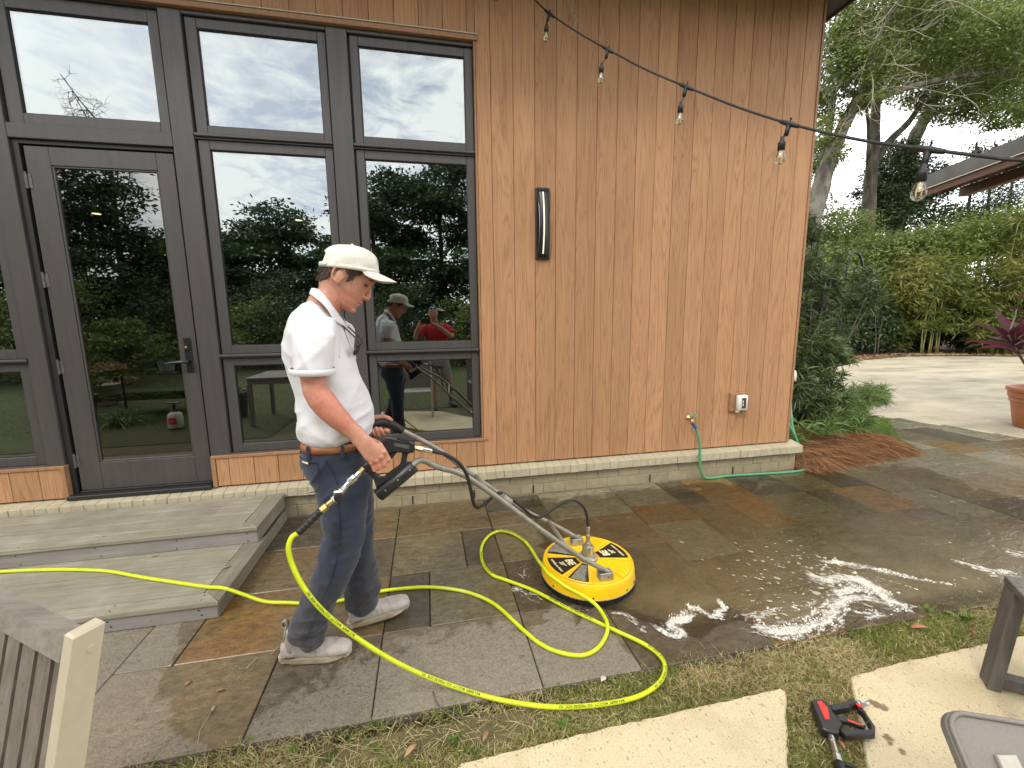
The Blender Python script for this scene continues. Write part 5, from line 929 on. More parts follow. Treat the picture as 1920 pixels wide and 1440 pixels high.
for s in (-1,):
    V, F = text_mesh('SC', .030, .0012); th = np.radians(-17)+V[:, 0]/-.115*-1; 
    def dome(f_ang, u): 
        h = np.clip(u/.109, 0, .98); r = (1-h**2.5)**(1/2.5); return CB0+CF*((.1235*r+.004*h)*np.cos(f_ang))[:, None]+HL*((.0995*r)*np.sin(f_ang))[:, None]+CU*(u+.004*np.maximum(np.cos(f_ang), 0)*np.sin(PI*h))[:, None]
    MB().add(dome(V[:, 0]/.11, V[:, 1]+.046), F).build('embroidery', M['thread'], cp_, fix=False)
# shirt
TORSO = [(-.470, 1.668, -.392, 1.602, 1.98, .085), (-.514, 1.653, -.359, 1.561, 1.98, .155), (-.556, 1.613, -.342, 1.514, 1.98, .195), (-.587, 1.541, -.33, 1.467, 1.98, .205), (-.598, 1.457, -.317, 1.415, 1.98, .20), (-.591, 1.36, -.297, 1.335, 1.98, .19), (-.575, 1.277, -.27, 1.256, 1.98, .185), (-.563, 1.186, -.250, 1.174, 1.98, .185), (-.557, 1.125, -.252, 1.117, 1.98, .185), (-.556, 1.085, -.270, 1.078, 1.98, .180), (-.550, 1.066, -.288, 1.060, 1.98, .170)]
SLEEVE = [(-.472, 1.600, -.372, 1.585, 1.87, .06), (-.500, 1.578, -.345, 1.555, 1.82, .075), (-.517, 1.53, -.340, 1.520, 1.788, .082), (-.521, 1.459, -.351, 1.459, 1.767, .083), (-.516, 1.400, -.358, 1.395, 1.757, .082), (-.513, 1.381, -.361, 1.374, 1.755, .080)]
sl2 = [(a, b, c, d, 2*1.98-y+.03, h) for a, b, c, d, y, h in SLEEVE]
ts, s1, s2 = MB(), MB(), MB(); ts.loft(rows(TORSO, 32, 2.3)); s1.loft(rows(SLEEVE, 24, 2.1)); s2.loft(rows(sl2, 24, 2.1))
me = fuse([ts, s1, s2], .0065, 4, .5)
def crease(V, A, f, amp, p=3):
    q = np.stack([V@np.array(a) for a in A], 1); n = vnoise(q, f); return ((1-np.abs(n)*2.2).clip(0, 1)**p)*amp
V = vco(me); NN = vno(me); z = V[:, 2]; sleeve = np.clip((1.80-V[:, 1])/.04, 0, 1)
waist = np.clip((1.36-z)/.25, 0, 1)*(1-sleeve)
def folds(V, e, f_al, f_ac, off, sharp=1.6):      # long soft folds running along e
    e = unit(np.array(e, float)); ac = unit(np.cross(e, (0, 1.0, 0))); n = vnoise(np.stack([V@e*f_al, V[:, 1]*f_al*1.6, V@ac*f_ac], 1)+off, 1); return (1-np.abs(n)*2).clip(0, 1)**sharp
d = folds(V, (.75, 0, -.66), 3, 17, 0)*.015*(.45+.6*waist)*(1-sleeve)+folds(V, (.35, 0, .94), 3, 13, 4)*.013*(1-sleeve)+folds(V, (.95, 0, .25), 4, 22, 9, 2.2)*.012*waist**1.5*(1-sleeve)+vnoise(V, 8)*.010
d += sleeve*(folds(V, (.25, 0, -.97), 3, 20, 2)*.014+folds(V, (.8, 0, .6), 4, 16, 7)*.004)
arm_gap = np.clip(1-np.abs(V[:, 0]+.335)/.02, 0, 1)*np.clip((1.56-z)/.1, 0, 1)
setco(me, V+NN*(d-.015-.004*waist)[:, None]-np.array(WL[person.name])); link('polo_shirt', me, M['shirt'], person)
hemb = MB(); hemb.loft([ring((-.437, 1.755, 1.3955), (.0795, 0, -.003), (0, .0825, 0), 28, 2.1), ring((-.437, 1.755, 1.3955), (.0835, 0, -.003), (0, .0865, 0), 28, 2.1), ring((-.437, 1.755, 1.378), (.0825, 0, -.003), (0, .0855, 0), 28, 2.1), ring((-.437, 1.755, 1.3705), (.077, 0, -.003), (0, .080, 0), 28, 2.1)], caps=False); hemb.build('sleeve_hem', M['shirt'], person, True)
# shoulder and armhole seams
seam = MB(); seam.tube(catmull([(-.412, 1.885, 1.612), (-.43, 1.862, 1.612), (-.475, 1.822, 1.588)], 4), .0018, 5); seam.tube(catmull([(-.376, 1.85, 1.585), (-.352, 1.82, 1.54), (-.341, 1.795, 1.48), (-.342, 1.785, 1.43)], 4), .002, 5); seam.build('seams', cloth_mat('seam_thread', (.62, .62, .65), (.58, .58, .61)), person, True)
CT = [(-.472, 1.985, 1.716), (-.435, 1.93, 1.708), (-.403, 1.915, 1.680), (-.380, 1.918, 1.644), (-.364, 1.935, 1.611), (-.346, 1.972, 1.572)]; CBt = [(-.482, 1.985, 1.692), (-.446, 1.898, 1.674), (-.412, 1.872, 1.650), (-.388, 1.872, 1.618), (-.366, 1.888, 1.574), (-.340, 1.965, 1.548)]
def mir(P): return [(x, 2*1.983-y, z) for x, y, z in P[1:]]
ct = np.array(mir(CT)[::-1]+CT); cbm = np.array(mir(CBt)[::-1]+CBt); ct_, cb_ = catmull(ct, 5), catmull(cbm, 5); rg = [ct_*(1-k)+cb_*k+np.array([0, 0, .002*math.sin(k*PI)]) for k in np.linspace(0, 1, 6)]
inn = [ct_*1.0+np.array([0, 0, -.003]), ]
co = MB(); co.loft(rg, caps=False, closed=False); ob = co.build('collar', M['shirt'], person, True); q_ = ob.modifiers.new('t', 'SOLIDIFY'); q_.thickness = .002
pk = MB(); pk.prism([(-.352, 1.960, 1.566), (-.352, 2.000, 1.566), (-.330, 2.0, 1.47), (-.315, 2.0, 1.405), (-.315, 1.968, 1.405), (-.330, 1.964, 1.47)], (.004, 0, .002), .001); pk.build('placket', M['shirt'], person)
# belt, trousers
HIPS = [(-.549, 1.062, -.291, 1.058, 1.98, .165), (-.562, 1.025, -.28, 1.015, 1.98, .172), (-.57, .978, -.273, .968, 1.98, .175), (-.559, .915, -.271, .905, 1.98, .172), (-.50, .85, -.29, .85, 1.98, .12)]
LN = [(-.538, .98, -.327, .968, 1.915, .085), (-.525, .929, -.279, .908, 1.90, .098), (-.502, .857, -.27, .848, 1.89, .10), (-.481, .747, -.287, .739, 1.885, .097), (-.483, .634, -.304, .613, 1.885, .09), (-.519, .521, -.349, .486, 1.89, .084), (-.568, .405, -.417, .357, 1.90, .08), (-.620, .289, -.482, .235, 1.915, .077), (-.655, .218, -.525, .166, 1.93, .076), (-.662, .152, -.540, .108, 1.937, .068), (-.640, .108, -.556, .080, 1.94, .052)]
LF = [(-.515, .909, -.281, .912, 2.06, .085), (-.50, .825, -.282, .833, 2.07, .095), (-.479, .738, -.284, .733, 2.08, .097), (-.451, .607, -.291, .589, 2.09, .092), (-.44, .479, -.296, .461, 2.09, .085), (-.442, .364, -.295, .344, 2.09, .08), (-.452, .264, -.285, .239, 2.09, .077), (-.455, .185, -.297, .164, 2.105, .073), (-.446, .122, -.318, .10, 2.115, .065), (-.430, .084, -.345, .072, 2.12, .052)]
a, b, c = MB(), MB(), MB(); a.loft(rows(HIPS, 32, 2.4)); b.loft(rows(LN, 26, 2.1)); c.loft(rows(LF, 26, 2.1)); me = fuse([a, b, c], .0065, 4, .5)
V = vco(me); NN = vno(me); z = V[:, 2]; low = np.clip((.42-z)/.3, 0, 1); knee = np.exp(-((z-.58)/.14)**2); hipz = np.exp(-((z-.90)/.10)**2)
d = crease(V, ((.55, 0, .25), (0, .55, 0), (-.25, 0, 1.5)), 12, .018)*(.12+1.0*low+.35*knee)+crease(V+2.2, ((.5, 0, .7), (0, .5, 0), (-.9, 0, .8)), 10, .013)*(.3+.5*hipz+.3*knee)+vnoise(V, 7)*.012
near = V[:, 1] < 1.99; d += np.where(near, 1, 0)*(np.exp(-((z-.20)/.016)**2)+np.exp(-((z-.145)/.014)**2))*.008
setco(me, V+NN*(d-.004)[:, None]-np.array(WL[person.name])); link('trousers', me, M['trousers'], person)
bl = MB(); bl.loft([ring((-.420, 1.98, 1.061), (.130, 0, -.003), (0, .168, 0), 40, 2.4), ring((-.420, 1.98, 1.061), (.136, 0, -.003), (0, .174, 0), 40, 2.4), ring((-.420, 1.98, 1.029), (.140, 0, -.004), (0, .177, 0), 40, 2.4), ring((-.420, 1.98, 1.029), (.132, 0, -.004), (0, .170, 0), 40, 2.4)], caps=False); bl.build('belt', M['belt'], person, True)
for x, y in ((-.497, 1.815), (-.36, 1.803), (-.30, 1.85), (-.545, 1.90)): MB().box((x-.006, y-.004, 1.012), (x+.006, y+.006, 1.066), .002).build('belt_loop', M['trousers'], person)
pkt = MB(); pkt.tube(catmull([(-.545, 1.873, 1.008), (-.52, 1.835, 1.0), (-.478, 1.808, .998), (-.462, 1.802, 1.0)], 4), .0022, 5); pkt.tube(catmull([(-.462, 1.801, 1.0), (-.455, 1.797, .93), (-.462, 1.795, .885), (-.50, 1.806, .87)], 4), .0018, 5); pkt.tube(catmull([(-.43, 1.796, 1.012), (-.405, 1.793, .96), (-.385, 1.79, .90)], 4), .0022, 5); pkt.build('pocket_seams', M['thread'], person, True)
MB().prism([(-.528, 1.842, 1.000), (-.500, 1.818, .997), (-.500, 1.818, .989), (-.528, 1.842, .992)], (-.001, -.0015, 0)).build('pocket_tag', M['white'], person)
# long leg seam
ls = MB(); ls.tube(catmull([(-.395, 1.788, .86), (-.385, 1.785, .74), (-.40, 1.791, .62), (-.44, 1.802, .48), (-.505, 1.815, .34), (-.58, 1.838, .17)], 5), .0014, 5); ls.build('leg_seam', M['thread'], person, True)
# boots
def boot(org, yawd, pitd, rock):
    R = np.array(Matrix.Rotation(math.radians(yawd), 3, 'Z')@Matrix.Rotation(math.radians(-pitd), 3, 'Y')); org = np.array(org)
    T = lambda P: np.asarray(P)@R.T+org
    b = empty('boot', tuple(org)); b.parent = person; b.location = Vector(org)-WL[person.name]
    X = [(.010, .024, .094), (.040, .036, .118), (.085, .040, .125), (.130, .042, .112), (.165, .045, .092), (.205, .049, .079), (.245, .0505, .073), (.278, .047, .069), (.302, .039, .061), (.316, .022, .050)]
    f = MB(); f.loft([T(ring((x, 0, (.018+h)/2), (0, w, 0), (0, 0, (h-.018)/2), 22, 2.6)) for x, w, h in X]); s = MB(); s.loft([T(ring((xc, 0, zz), (a_, 0, tilt), (0, b_, 0), 22, 2.2)) for xc, zz, a_, b_, tilt in ((.084, .05, .062, .040, 0), (.090, .10, .062, .041, 0), (.098, .135, .060, .042, -.004), (.104, .162, .059, .043, -.012))])
    me = fuse([f, s], .0055, 5, .5); V = vco(me); setco(me, V+vno(me)*(crease((V-org)@R, ((1.5, 0, .4), (0, .6, 0), (.2, 0, .6)), 26, .004)-.001)[:, None]-org); link('upper', me, M['suede'], b)
    so = MB(); n = 40; th = np.arange(n)*2*PI/n; L = .330; ox = np.array([L/2-.010+L/2*np.sign(math.cos(t))*abs(math.cos(t))**.86 for t in th]); wd_ = np.interp(ox, [0, .06, .13, .22, .27, .32], [.030, .041, .040, .053, .050, .026]); oy = np.sin(th)*wd_/np.maximum(np.abs(np.sin(th)), .55)*np.where(np.abs(np.sin(th)) < .55, 1, np.abs(np.sin(th)))
    lift = np.clip((ox-.24)/.09, 0, 1)**2*rock+np.clip((.04-ox)/.05, 0, 1)**2*.006
    r1 = lambda k, z_, e=0: T(np.stack([L/2-.010+(ox-L/2+.010)*k, oy*k, z_+lift*(1 if e == 0 else e)], 1))
    so.loft([r1(.93, .0015), r1(.985, .005), r1(1.0, .016), r1(.985, .020), r1(1.0, .024), r1(.99, .031), r1(.93, .034)]); so.build('sole', M['sole'], b, 2)
    hc = MB(); hc.loft([T(ring((xc, 0, zz), (a_, 0, 0), (0, b_, 0), 22, 2.3)[5:18]) for xc, zz, a_, b_ in ((.064, .036, .058, .0375), (.078, .085, .0600, .0418), (.093, .130, .0605, .0432), (.101, .164, .0595, .0440))], caps=False, closed=False); ho = hc.build('heel_panel', M['mesh_knit'], b, True); q_ = ho.modifiers.new('t', 'SOLIDIFY'); q_.thickness = .003
    lp = MB(); th2 = np.linspace(0, 2*PI, 20); lp.loft([[T((.034+.014*math.cos(a_), y_, .190+.021*math.sin(a_))) for a_ in th2[:-1]] for y_ in (-.011, .011)], caps=False); lo = lp.build('pull_loop', M['mesh_knit'], b, True); q_ = lo.modifiers.new('t', 'SOLIDIFY'); q_.thickness = .003
    tb = MB(); tb.tube([T((.018, 0, .09)), T((.030, 0, .14)), T((.040, 0, .176))], [.006, .007, .006], 8); tb.build('back_tape', M['mesh_knit'], b, True)
boot((-.728, 1.948, .0015), -3.5, 0, .006); boot((-.455, 2.112, .0015), 14, 4.5, .008)
sgl = empty('sunglasses', (-.33, 1.93, 1.52), 'dark sunglasses hooked over the front of the white polo shirt', 'sunglasses')
mb = MB(); mb.tube(catmull([(-.343, 1.90, 1.556), (-.318, 1.897, 1.530), (-.292, 1.893, 1.502), (-.284, 1.893, 1.478)], 4), .0032, 6); mb.build('temple', M['lampblack'], sgl, True); mb = MB(); mb.tube(catmull([(-.338, 2.00, 1.550), (-.312, 1.998, 1.524), (-.288, 1.995, 1.498), (-.279, 1.995, 1.474)], 4), .0032, 6); mb.build('temple', M['lampblack'], sgl, True)
mb = MB(); mb.ellipsoid((-.3005, 1.915, 1.445), (.006, .024, .020), 14, 8, np.array(Matrix.Rotation(math.radians(25), 3, 'Y'))); mb.ellipsoid((-.3005, 1.972, 1.445), (.006, .024, .020), 14, 8, np.array(Matrix.Rotation(math.radians(25), 3, 'Y'))); mb.build('lenses', M['lens'], sgl, True)
MB().tube([(-.291, 1.893, 1.473), (-.296, 1.945, 1.462), (-.288, 1.995, 1.472)], .0035, 6).build('frame', M['lampblack'], sgl, True)

# photographer, seen only in the window
ph = empty('person', (.2, -.32, 0), 'man in a red shirt and grey shorts reflected in the window while photographing', 'person')
pb = MB(); hc_ = np.array((.135, -.27, 1.70)); pb.loft([ring(hc_+np.array([0, y_, z_]), (w_, 0, 0), (0, d_, 0), 24, 2.1) for z_, w_, d_, y_ in ((-.125, .028, .03, .045), (-.10, .05, .06, .02), (-.06, .066, .085, .005), (0, .075, .098, 0), (.05, .075, .098, -.004), (.09, .062, .08, -.008), (.115, .03, .04, -.01))]); pb.ellipsoid(hc_+np.array([0, .10, -.03]), (.014, .02, .02), 10, 8)
for s in (-1, 1): pb.ellipsoid(hc_+np.array([s*.077, -.01, -.01]), (.008, .018, .03), 10, 8)
pb.tube([hc_+np.array([0, -.02, -.05]), (.15, -.31, 1.56), (.16, -.33, 1.46), (.18, -.34, 1.2), (.2, -.34, .92)], [.058, .062, .08, .10, .09], 18)
for P in ([(.0, -.33, 1.45), (-.10, -.28, 1.40), (-.175, -.17, 1.30), (-.13, -.09, 1.43), (-.095, -.055, 1.53)], [(.33, -.33, 1.45), (.41, -.28, 1.41), (.43, -.18, 1.31), (.26, -.10, 1.44), (.115, -.06, 1.53)]): pb.tube(catmull(P, 5), np.interp(np.linspace(0, 1, 21), [0, .5, .75, 1], [.052, .043, .04, .026]), 14)
for s in (-1, 1):
    hx = s*.088+.005; pb.ellipsoid((hx, -.062, 1.555), (.016, .02, .04), 12, 8)
    for k in range(4): pb.tube([(hx+s*.004, -.070, 1.535+.016*k), (hx-s*.004, -.048, 1.533+.017*k), (hx-s*.025, -.047, 1.535+.017*k)], [.009, .0088, .007], 8)
    pb.tube([(hx, -.07, 1.53), (hx-s*.015, -.085, 1.52), (hx-s*.035, -.078, 1.545)], [.011, .01, .008], 8)
for P in ([(.10, -.34, .9), (.09, -.32, .5), (.10, -.36, .09)], [(.29, -.34, .9), (.36, -.34, .5), (.42, -.62, .09)]): pb.tube(catmull(P, 5), np.interp(np.linspace(0, 1, 11), [0, .5, .7, 1], [.08, .058, .06, .036]), 14)
me = fuse([pb], .007, 3); setco(me, vco(me)-np.array(WL[ph.name])); link('body', me, M['skin2'], ph)
sh, a, b = MB(), MB(), MB(); sh.loft([ring((.18, -.34, z_), (w_, 0, 0), (0, d_, 0), 28, 2.4) for z_, w_, d_ in ((.90, .175, .125), (1.0, .178, .13), (1.15, .182, .125), (1.3, .20, .125), (1.42, .205, .115), (1.49, .15, .09), (1.53, .07, .07))]); a.tube([(.02, -.335, 1.44), (-.08, -.29, 1.405), (-.155, -.205, 1.335)], [.085, .08, .075], 18); b.tube([(.33, -.335, 1.44), (.40, -.29, 1.41), (.435, -.215, 1.34)], [.085, .08, .075], 18)
me = fuse([sh, a, b], .009, 4); V = vco(me); setco(me, V+vno(me)*(crease(V, ((.5, .2, .5), (0, .6, 0), (-.7, 0, .4)), 11, .012)-.004)[:, None]-np.array(WL[ph.name])); link('red_shirt', me, M['redshirt'], ph)
a, b, c = MB(), MB(), MB(); a.loft([ring((.19, -.34, z_), (w_, 0, 0), (0, d_, 0), 24, 2.3) for z_, w_, d_ in ((.95, .17, .12), (.85, .185, .13), (.78, .17, .12))]); b.tube([(.10, -.34, .86), (.09, -.33, .52)], [.10, .092], 18); c.tube([(.29, -.34, .86), (.35, -.345, .52)], [.10, .092], 18); me = fuse([a, b, c], .009, 3); setco(me, vco(me)-np.array(WL[ph.name])); link('shorts', me, M['greyshort'], ph)
mb = MB()
for cx, cy, yw in ((.10, -.30, 0), (.43, -.57, -.4)):
    R = np.array(Matrix.Rotation(yw, 3, 'Z')); mb.loft([np.array(ring((0, y_, h_/2), (w_, 0, 0), (0, 0, h_/2), 16, 3))@R.T+np.array((cx, cy, .002)) for y_, w_, h_ in ((-.10, .03, .07), (-.04, .042, .1), (.05, .048, .075), (.13, .045, .055), (.17, .02, .04))])
mb.build('shoes', pm('dark_trainers', (.05, .05, .055), (.09, .09, .09), 30), ph, True)
hb2 = MB(); hb2.loft([ring(hc_+np.array([0, y_-.012, z_]), (w_, 0, 0), (0, d_, 0), 24, 2.1) for z_, w_, d_, y_ in ((-.02, .079, .088, -.012), (.05, .080, .098, -.012), (.09, .068, .084, -.012), (.118, .034, .045, -.012))]); hb2.build('hair', M['hair'], ph, True)
gl_ = MB(); 
for s in (-1, 1): gl_.ellipsoid(hc_+np.array([s*.032, .075, .088]), (.030, .012, .018), 12, 8)
gl_.build('sunglasses', M['lensblue'], ph, True)
phn = MB(); phn.box((-.078, -.030, 1.536), (.078, -.022, 1.608), .004); tag(phn.build('phone', M['black']), 'black phone held sideways by the red-shirted photographer in the reflection', 'phone')
# ------------------------------------------------------------------ furniture
ch = empty('garden_chair', (-1.0, 1.1, 0), 'weathered slatted garden chair with a beige corner post at the left edge', 'chair')
cF = np.array((-.55, -.83, 0))/math.hypot(.55, .83); cA = np.array((-.83, .55, 0))/math.hypot(.83, .55); cT = np.array((-.752, 1.000, .922)); LEAN = .25
def cpt(a, d, f): return cT+cA*a+(cF*LEAN-np.array([0, 0, 1.0]))*d+cF*f
def bar(mb, p0, p1, wa, wb, A_, B_, b=.004):       # square bar from p0 to p1, section half sizes along A_, B_
    c = [p0+A_*sa*wa+B_*sb*wb for sa, sb in ((-1, -1), (1, -1), (1, 1), (-1, 1))]; return mb.prism(c, np.asarray(p1)-np.asarray(p0), b)
bar(MB(), cpt(0, 0, 0), cpt(0, .90, 0)*np.array([1, 1, 0]), .017, .027, cA, cF, .005).build('post', M['beige'], ch); bar(MB(), cpt(.62, 0, 0), cpt(.62, .90, 0)*np.array([1, 1, 0]), .017, .027, cA, cF, .005).build('post', M['beige'], ch)
MB().lathe([(.0085, 0), (.0078, .002)], cpt(-.0172, .045, -.008), 14, -cA).build('screw_cap', M['beige'], ch)
cup = np.array([0, 0, 1.0])-cF*LEAN; cup /= np.linalg.norm(cup); cN = np.cross(cA, cup)
if cN@cF < 0: cN = -cN
for d, nm in ((.030, 'top_rail'), (.43, 'lower_rail')): bar(MB(), cpt(.018, d+.012, .004), cpt(.602, d+.012, .004), .022, .026, cN, cup, .006).build(nm, M['teak_x'], ch)
for k in range(8):
    a = .030+.038+k*.071
    if a > .60: break
    bar(MB(), cpt(a-.018, .064, 0), cpt(a-.018, .414, 0), .0275, .008, cA, cN, .003).build('back_slat', M['teak'], ch)
for s in (0, .62): 
    pf = cpt(s, .44, .50); bar(MB(), np.array((pf[0], pf[1], 0)), np.array((pf[0], pf[1], .62)), .02, .025, cA, cF, .004).build('front_leg', M['beige'], ch); bar(MB(), cpt(s, .27, .045)+cA*.036*(-1 if s else 1), np.array((pf[0], pf[1], .635))+cA*.036*(-1 if s else 1)+cF*.05, .018, .012, cA, np.array([0, 0, 1.0]), .004).build('armrest', M['teak'], ch)
for k in range(6):
    q0 = cpt(.02, .475, .07+.075*k); q1 = cpt(.60, .475, .07+.075*k); q0[2] = q1[2] = .43; bar(MB(), q0, q1, .03, .009, cF, np.array([0, 0, 1.0]), .003).build('seat_slat', M['teak_x'], ch)
bn = empty('side_table', (2.6, 1.0, 0), 'dark grey wooden table with slanted leg and floor rail at the right edge', 'table')
w_d = np.array((-.67, -.74, 0)); w_d /= np.linalg.norm(w_d); t_d = np.array((.79, -.61, 0)); t_d /= np.linalg.norm(t_d); zv = np.array([0, 0, 1.0]); K0 = np.array((2.32, 1.209, 0)); lean = np.array((.055, 0, .44))
def leg(o, ln): MB().prism([o, o+w_d*.081, o+w_d*.081+t_d*.042, o+t_d*.042], ln, .004).build('leg', M['greywood'], bn)
for o, ln in ((K0, lean), (K0+w_d*.46, lean), (K0+t_d*.66, lean*np.array([-1, 1, 1])), (K0+w_d*.46+t_d*.66, lean*np.array([-1, 1, 1]))): leg(o, ln)
for k in (0.016, .476): p = K0+w_d*k+t_d*.044; MB().prism([p+zv*.012, p+zv*.058, p+w_d*.05+zv*.058, p+w_d*.05+zv*.012], t_d*.614, .004).build('floor_rail', M['greywood'], bn)
T0 = K0+lean+zv*.001-w_d*.004-t_d*.004
for k in range(6): p = T0+w_d*.094*k; MB().prism([p, p+w_d*.0915, p+w_d*.0915+zv*.03, p+zv*.03], t_d*.60, .004).build('top_slat', M['greywood'], bn)
p = T0+w_d*.02+t_d*.02-zv*.045; MB().prism([p, p+w_d*.5, p+w_d*.5+zv*.043, p+zv*.043], t_d*.025, .003).build('apron', M['greywood'], bn)
# resin chair: rounded back panel tilted towards the lens, lower right corner
rc = empty('resin_chair', (1.35, .35, 0), 'taupe resin chair with a rounded moulded back and pale slat in the corner', 'chair')
O = np.array((1.090, .622, .705)); ax = np.array((.132, -.060, 0.0)); ax /= np.linalg.norm(ax); dn = np.array((-.030, -.075, -.062)); dn -= ax*(dn@ax); dn /= np.linalg.norm(dn); nr = np.cross(ax, dn); nr = nr if nr[2] > 0 else -nr
def rp(a, d, h=0): return O+ax*a+dn*d+nr*h
wv, hv, rr = .46, .44, .04
outl = [rp(rr+rr*math.cos(t), rr+rr*math.sin(t)) for t in np.linspace(PI, 1.5*PI, 8)]+[rp(wv-rr+rr*math.cos(t), rr+rr*math.sin(t)) for t in np.linspace(1.5*PI, 2*PI, 8)]+[rp(wv, hv), rp(0, hv)]
MB().prism([p-nr*.034 for p in outl], nr*.034, .008).build('back_shell', M['resin'], rc)
lip = [rp(.006+rr*.9+rr*.9*math.cos(t), .006+rr*.9+rr*.9*math.sin(t), .002) for t in np.linspace(PI, 1.5*PI, 8)]; MB().tube([rp(.006, hv, .001)]+lip+[rp(wv-.05, .006, .002)], .0055, 8).build('rolled_rim', M['resin'], rc, True)
MB().prism([rp(.062, .072, .001), rp(.098, .066, .001), rp(.098, .40, .001), rp(.062, .40, .001)], nr*.012, .002).build('slat', M['lightslat'], rc); MB().prism([rp(.17, .072, .001), rp(.206, .066, .001), rp(.206, .40, .001), rp(.17, .40, .001)], nr*.012, .002).build('slat', M['lightslat'], rc)
MB().lathe([(.007, 0), (.007, .003), (.003, .004)], rp(.130, .075, .0005), 12, nr).build('bolt', M['steel'], rc)
for a in (.05, .41):
    p = rp(a, .30, -.036); MB().tube([p, (p[0], p[1], 0)], .02, 10).build('leg', M['resin'], rc)
# armchair reflected in the low window
ac = empty('sling_chair', (-.2, .25, 0), 'pale framed sling chair seen only as a reflection in the low window', 'chair')
for x in (-.46, .06):
    mb = MB(); mb.tube([(x, .36, 0), (x, .36, .62), (x, -.18, .64), (x, -.30, 1.0)], .016, 8); mb.tube([(x, -.18, .64), (x, -.22, 0)], .016, 8); mb.build('side_frame', M['beige'], ac)
MB().prism([(-.44, .34, .42), (.04, .34, .42), (.04, -.20, .40), (-.44, -.20, .40)], (0, 0, .012)).build('seat_sling', M['lightslat'], ac); MB().prism([(-.44, -.21, .42), (.04, -.21, .42), (.04, -.31, .98), (-.44, -.31, .98)], (0, -.012, 0)).build('back_sling', M['resin'], ac)
bb = empty('slatted_bench', (1.2, -.75, 0), 'grey slatted bench behind the photographer seen in the window reflection', 'bench')
for k in range(6): MB().box((.75, -.86, .46+.085*k), (1.9, -.835, .52+.085*k), .004).build('back_slat', M['teak_x'], bb)
for k in range(4): MB().box((.75, -.82+.1*k, .41), (1.9, -.74+.1*k, .43), .004).build('seat_slat', M['teak_x'], bb)
for x in (.77, 1.87):
    for y in (-.85, -.46): MB().box((x-.025, y-.025, 0), (x+.025, y+.025, .97 if y < -.6 else .409), .004).build('leg', M['teak'], bb)
# interior pieces
tb = empty('dining_table', (-2.2, -.3, 0), 'grey slatted garden table mirrored in the low middle window', 'table')
for k in range(9): MB().box((-2.72+.105*k, -.72, .72), (-2.72+.105*k+.098, .28, .745), .003).build('top_slat', M['teak_x'], tb, fix=False)
for y in (-.70, .23): MB().box((-2.70, y, .64), (-1.80, y+.03, .718), .003).build('apron', M['teak_x'], tb, fix=False)
for x in (-2.71, -1.86):
    for y in (-.71, .21): MB().box((x, y, 0), (x+.06, y+.06, .639), .004).build('leg', M['teak'], tb, fix=False)
can = empty('planter_can', (-3.2, -.55, 0), 'dark rounded planter mirrored at the edge of the low middle window', 'planter'); MB().lathe([(.01, 0), (.14, 0), (.17, .25), (.18, .42), (.165, .43), (.15, .38), (.01, .36)], (-3.2, -.55, 0), 24, caps=False).build('shell', M['smoke'], can, 2); pcn = empty('planter_plant', (-3.2, -.55, .38), 'small spiky plant growing in the dark rounded planter', 'plant'); strap_mesh('leaves', np.tile((-3.2, -.55, .37), (60, 1)), np.random.default_rng(4).normal(0, .5, (60, 3))+np.array((0, 0, .8)), .3, .018, .4, M['leaf_strap'], pcn, 4)
cbn = empty('cabinet', (-.5, 5.1, .33), 'dark green cabinet inside the room behind the low right window', 'cabinet'); gm = pm('green_enamel', (.05, .15, .115), None, 10, rough=.3)
MB().box((-.72, 4.8, .34), (-.2, 5.4, 1.12), .05).build('carcass', gm, cbn, True); MB().box((-.73, 4.79, 1.125), (-.19, 5.41, 1.2), .02).build('lid', gm, cbn, True)
m_, t_, p_, o_ = new_mat('lit_downlight'); p_.inputs['Emission Color'].default_value = (1, .82, .5, 1); p_.inputs['Emission Strength'].default_value = 9; p_.inputs['Base Color'].default_value = (1, 1, 1, 1)
for x, y, lb in ((-4.0, 6.5, 'small lit ceiling downlight seen through the glass door'), (-1.64, 6.5, 'small lit ceiling downlight seen through the middle window')):
    d_ = empty('downlight', (x, y, 3.99), lb, 'light'); MB().lathe([(.045, 0), (.045, -.004)], (x, y, 2.955), 16).build('lens', m_, d_); MB().lathe([(.05, 0), (.06, .03), (.06, .10)], (x, y, 2.957), 16).build('can', M['inwall'], d_); MB().tube([(x, y, 3.05), (x, y, 3.998)], .012, 6).build('stem', M['inwall'], d_)

# ------------------------------------------------------------------ pavilion roof, right
pv = empty('pavilion', (9.6, 4.6, 0), 'open pavilion with grey roof and brown rafters at the right edge', 'pavilion')
A0 = np.array((8.23, 6.0, 3.64)); A1 = np.array((7.50, 3.95, 3.64)); ed_ = unit(A1-A0); inw = np.array((-ed_[1], ed_[0], 0)); inw = inw if inw[0] > 0 else -inw; SL = .33
def pvp(s, i, h=0): return A0+ed_*s+inw*i+np.array([0, 0, SL*i+h])
LEN = 4.2; M['rafter'] = pm('brown_rafter', (.155, .085, .05), (.11, .06, .035), 30, rough=.7)
MB().prism([pvp(0, 0, .085), pvp(LEN, 0, .085), pvp(LEN, 3.2, .085), pvp(0, 3.2, .085)], (0, 0, .05), .004).build('roof_sheet', M['roofmetal'], pv)
MB().prism([pvp(0, -.012, .0), pvp(LEN, -.012, .0), pvp(LEN, -.012, .20), pvp(0, -.012, .20)], -inw*.025, .003).build('gutter', M['roofmetal'], pv); MB().prism([pvp(0, -.010, -.018), pvp(LEN, -.010, -.018), pvp(LEN, -.010, -.002), pvp(0, -.010, -.002)], -inw*.020).build('drip_edge', M['white'], pv)
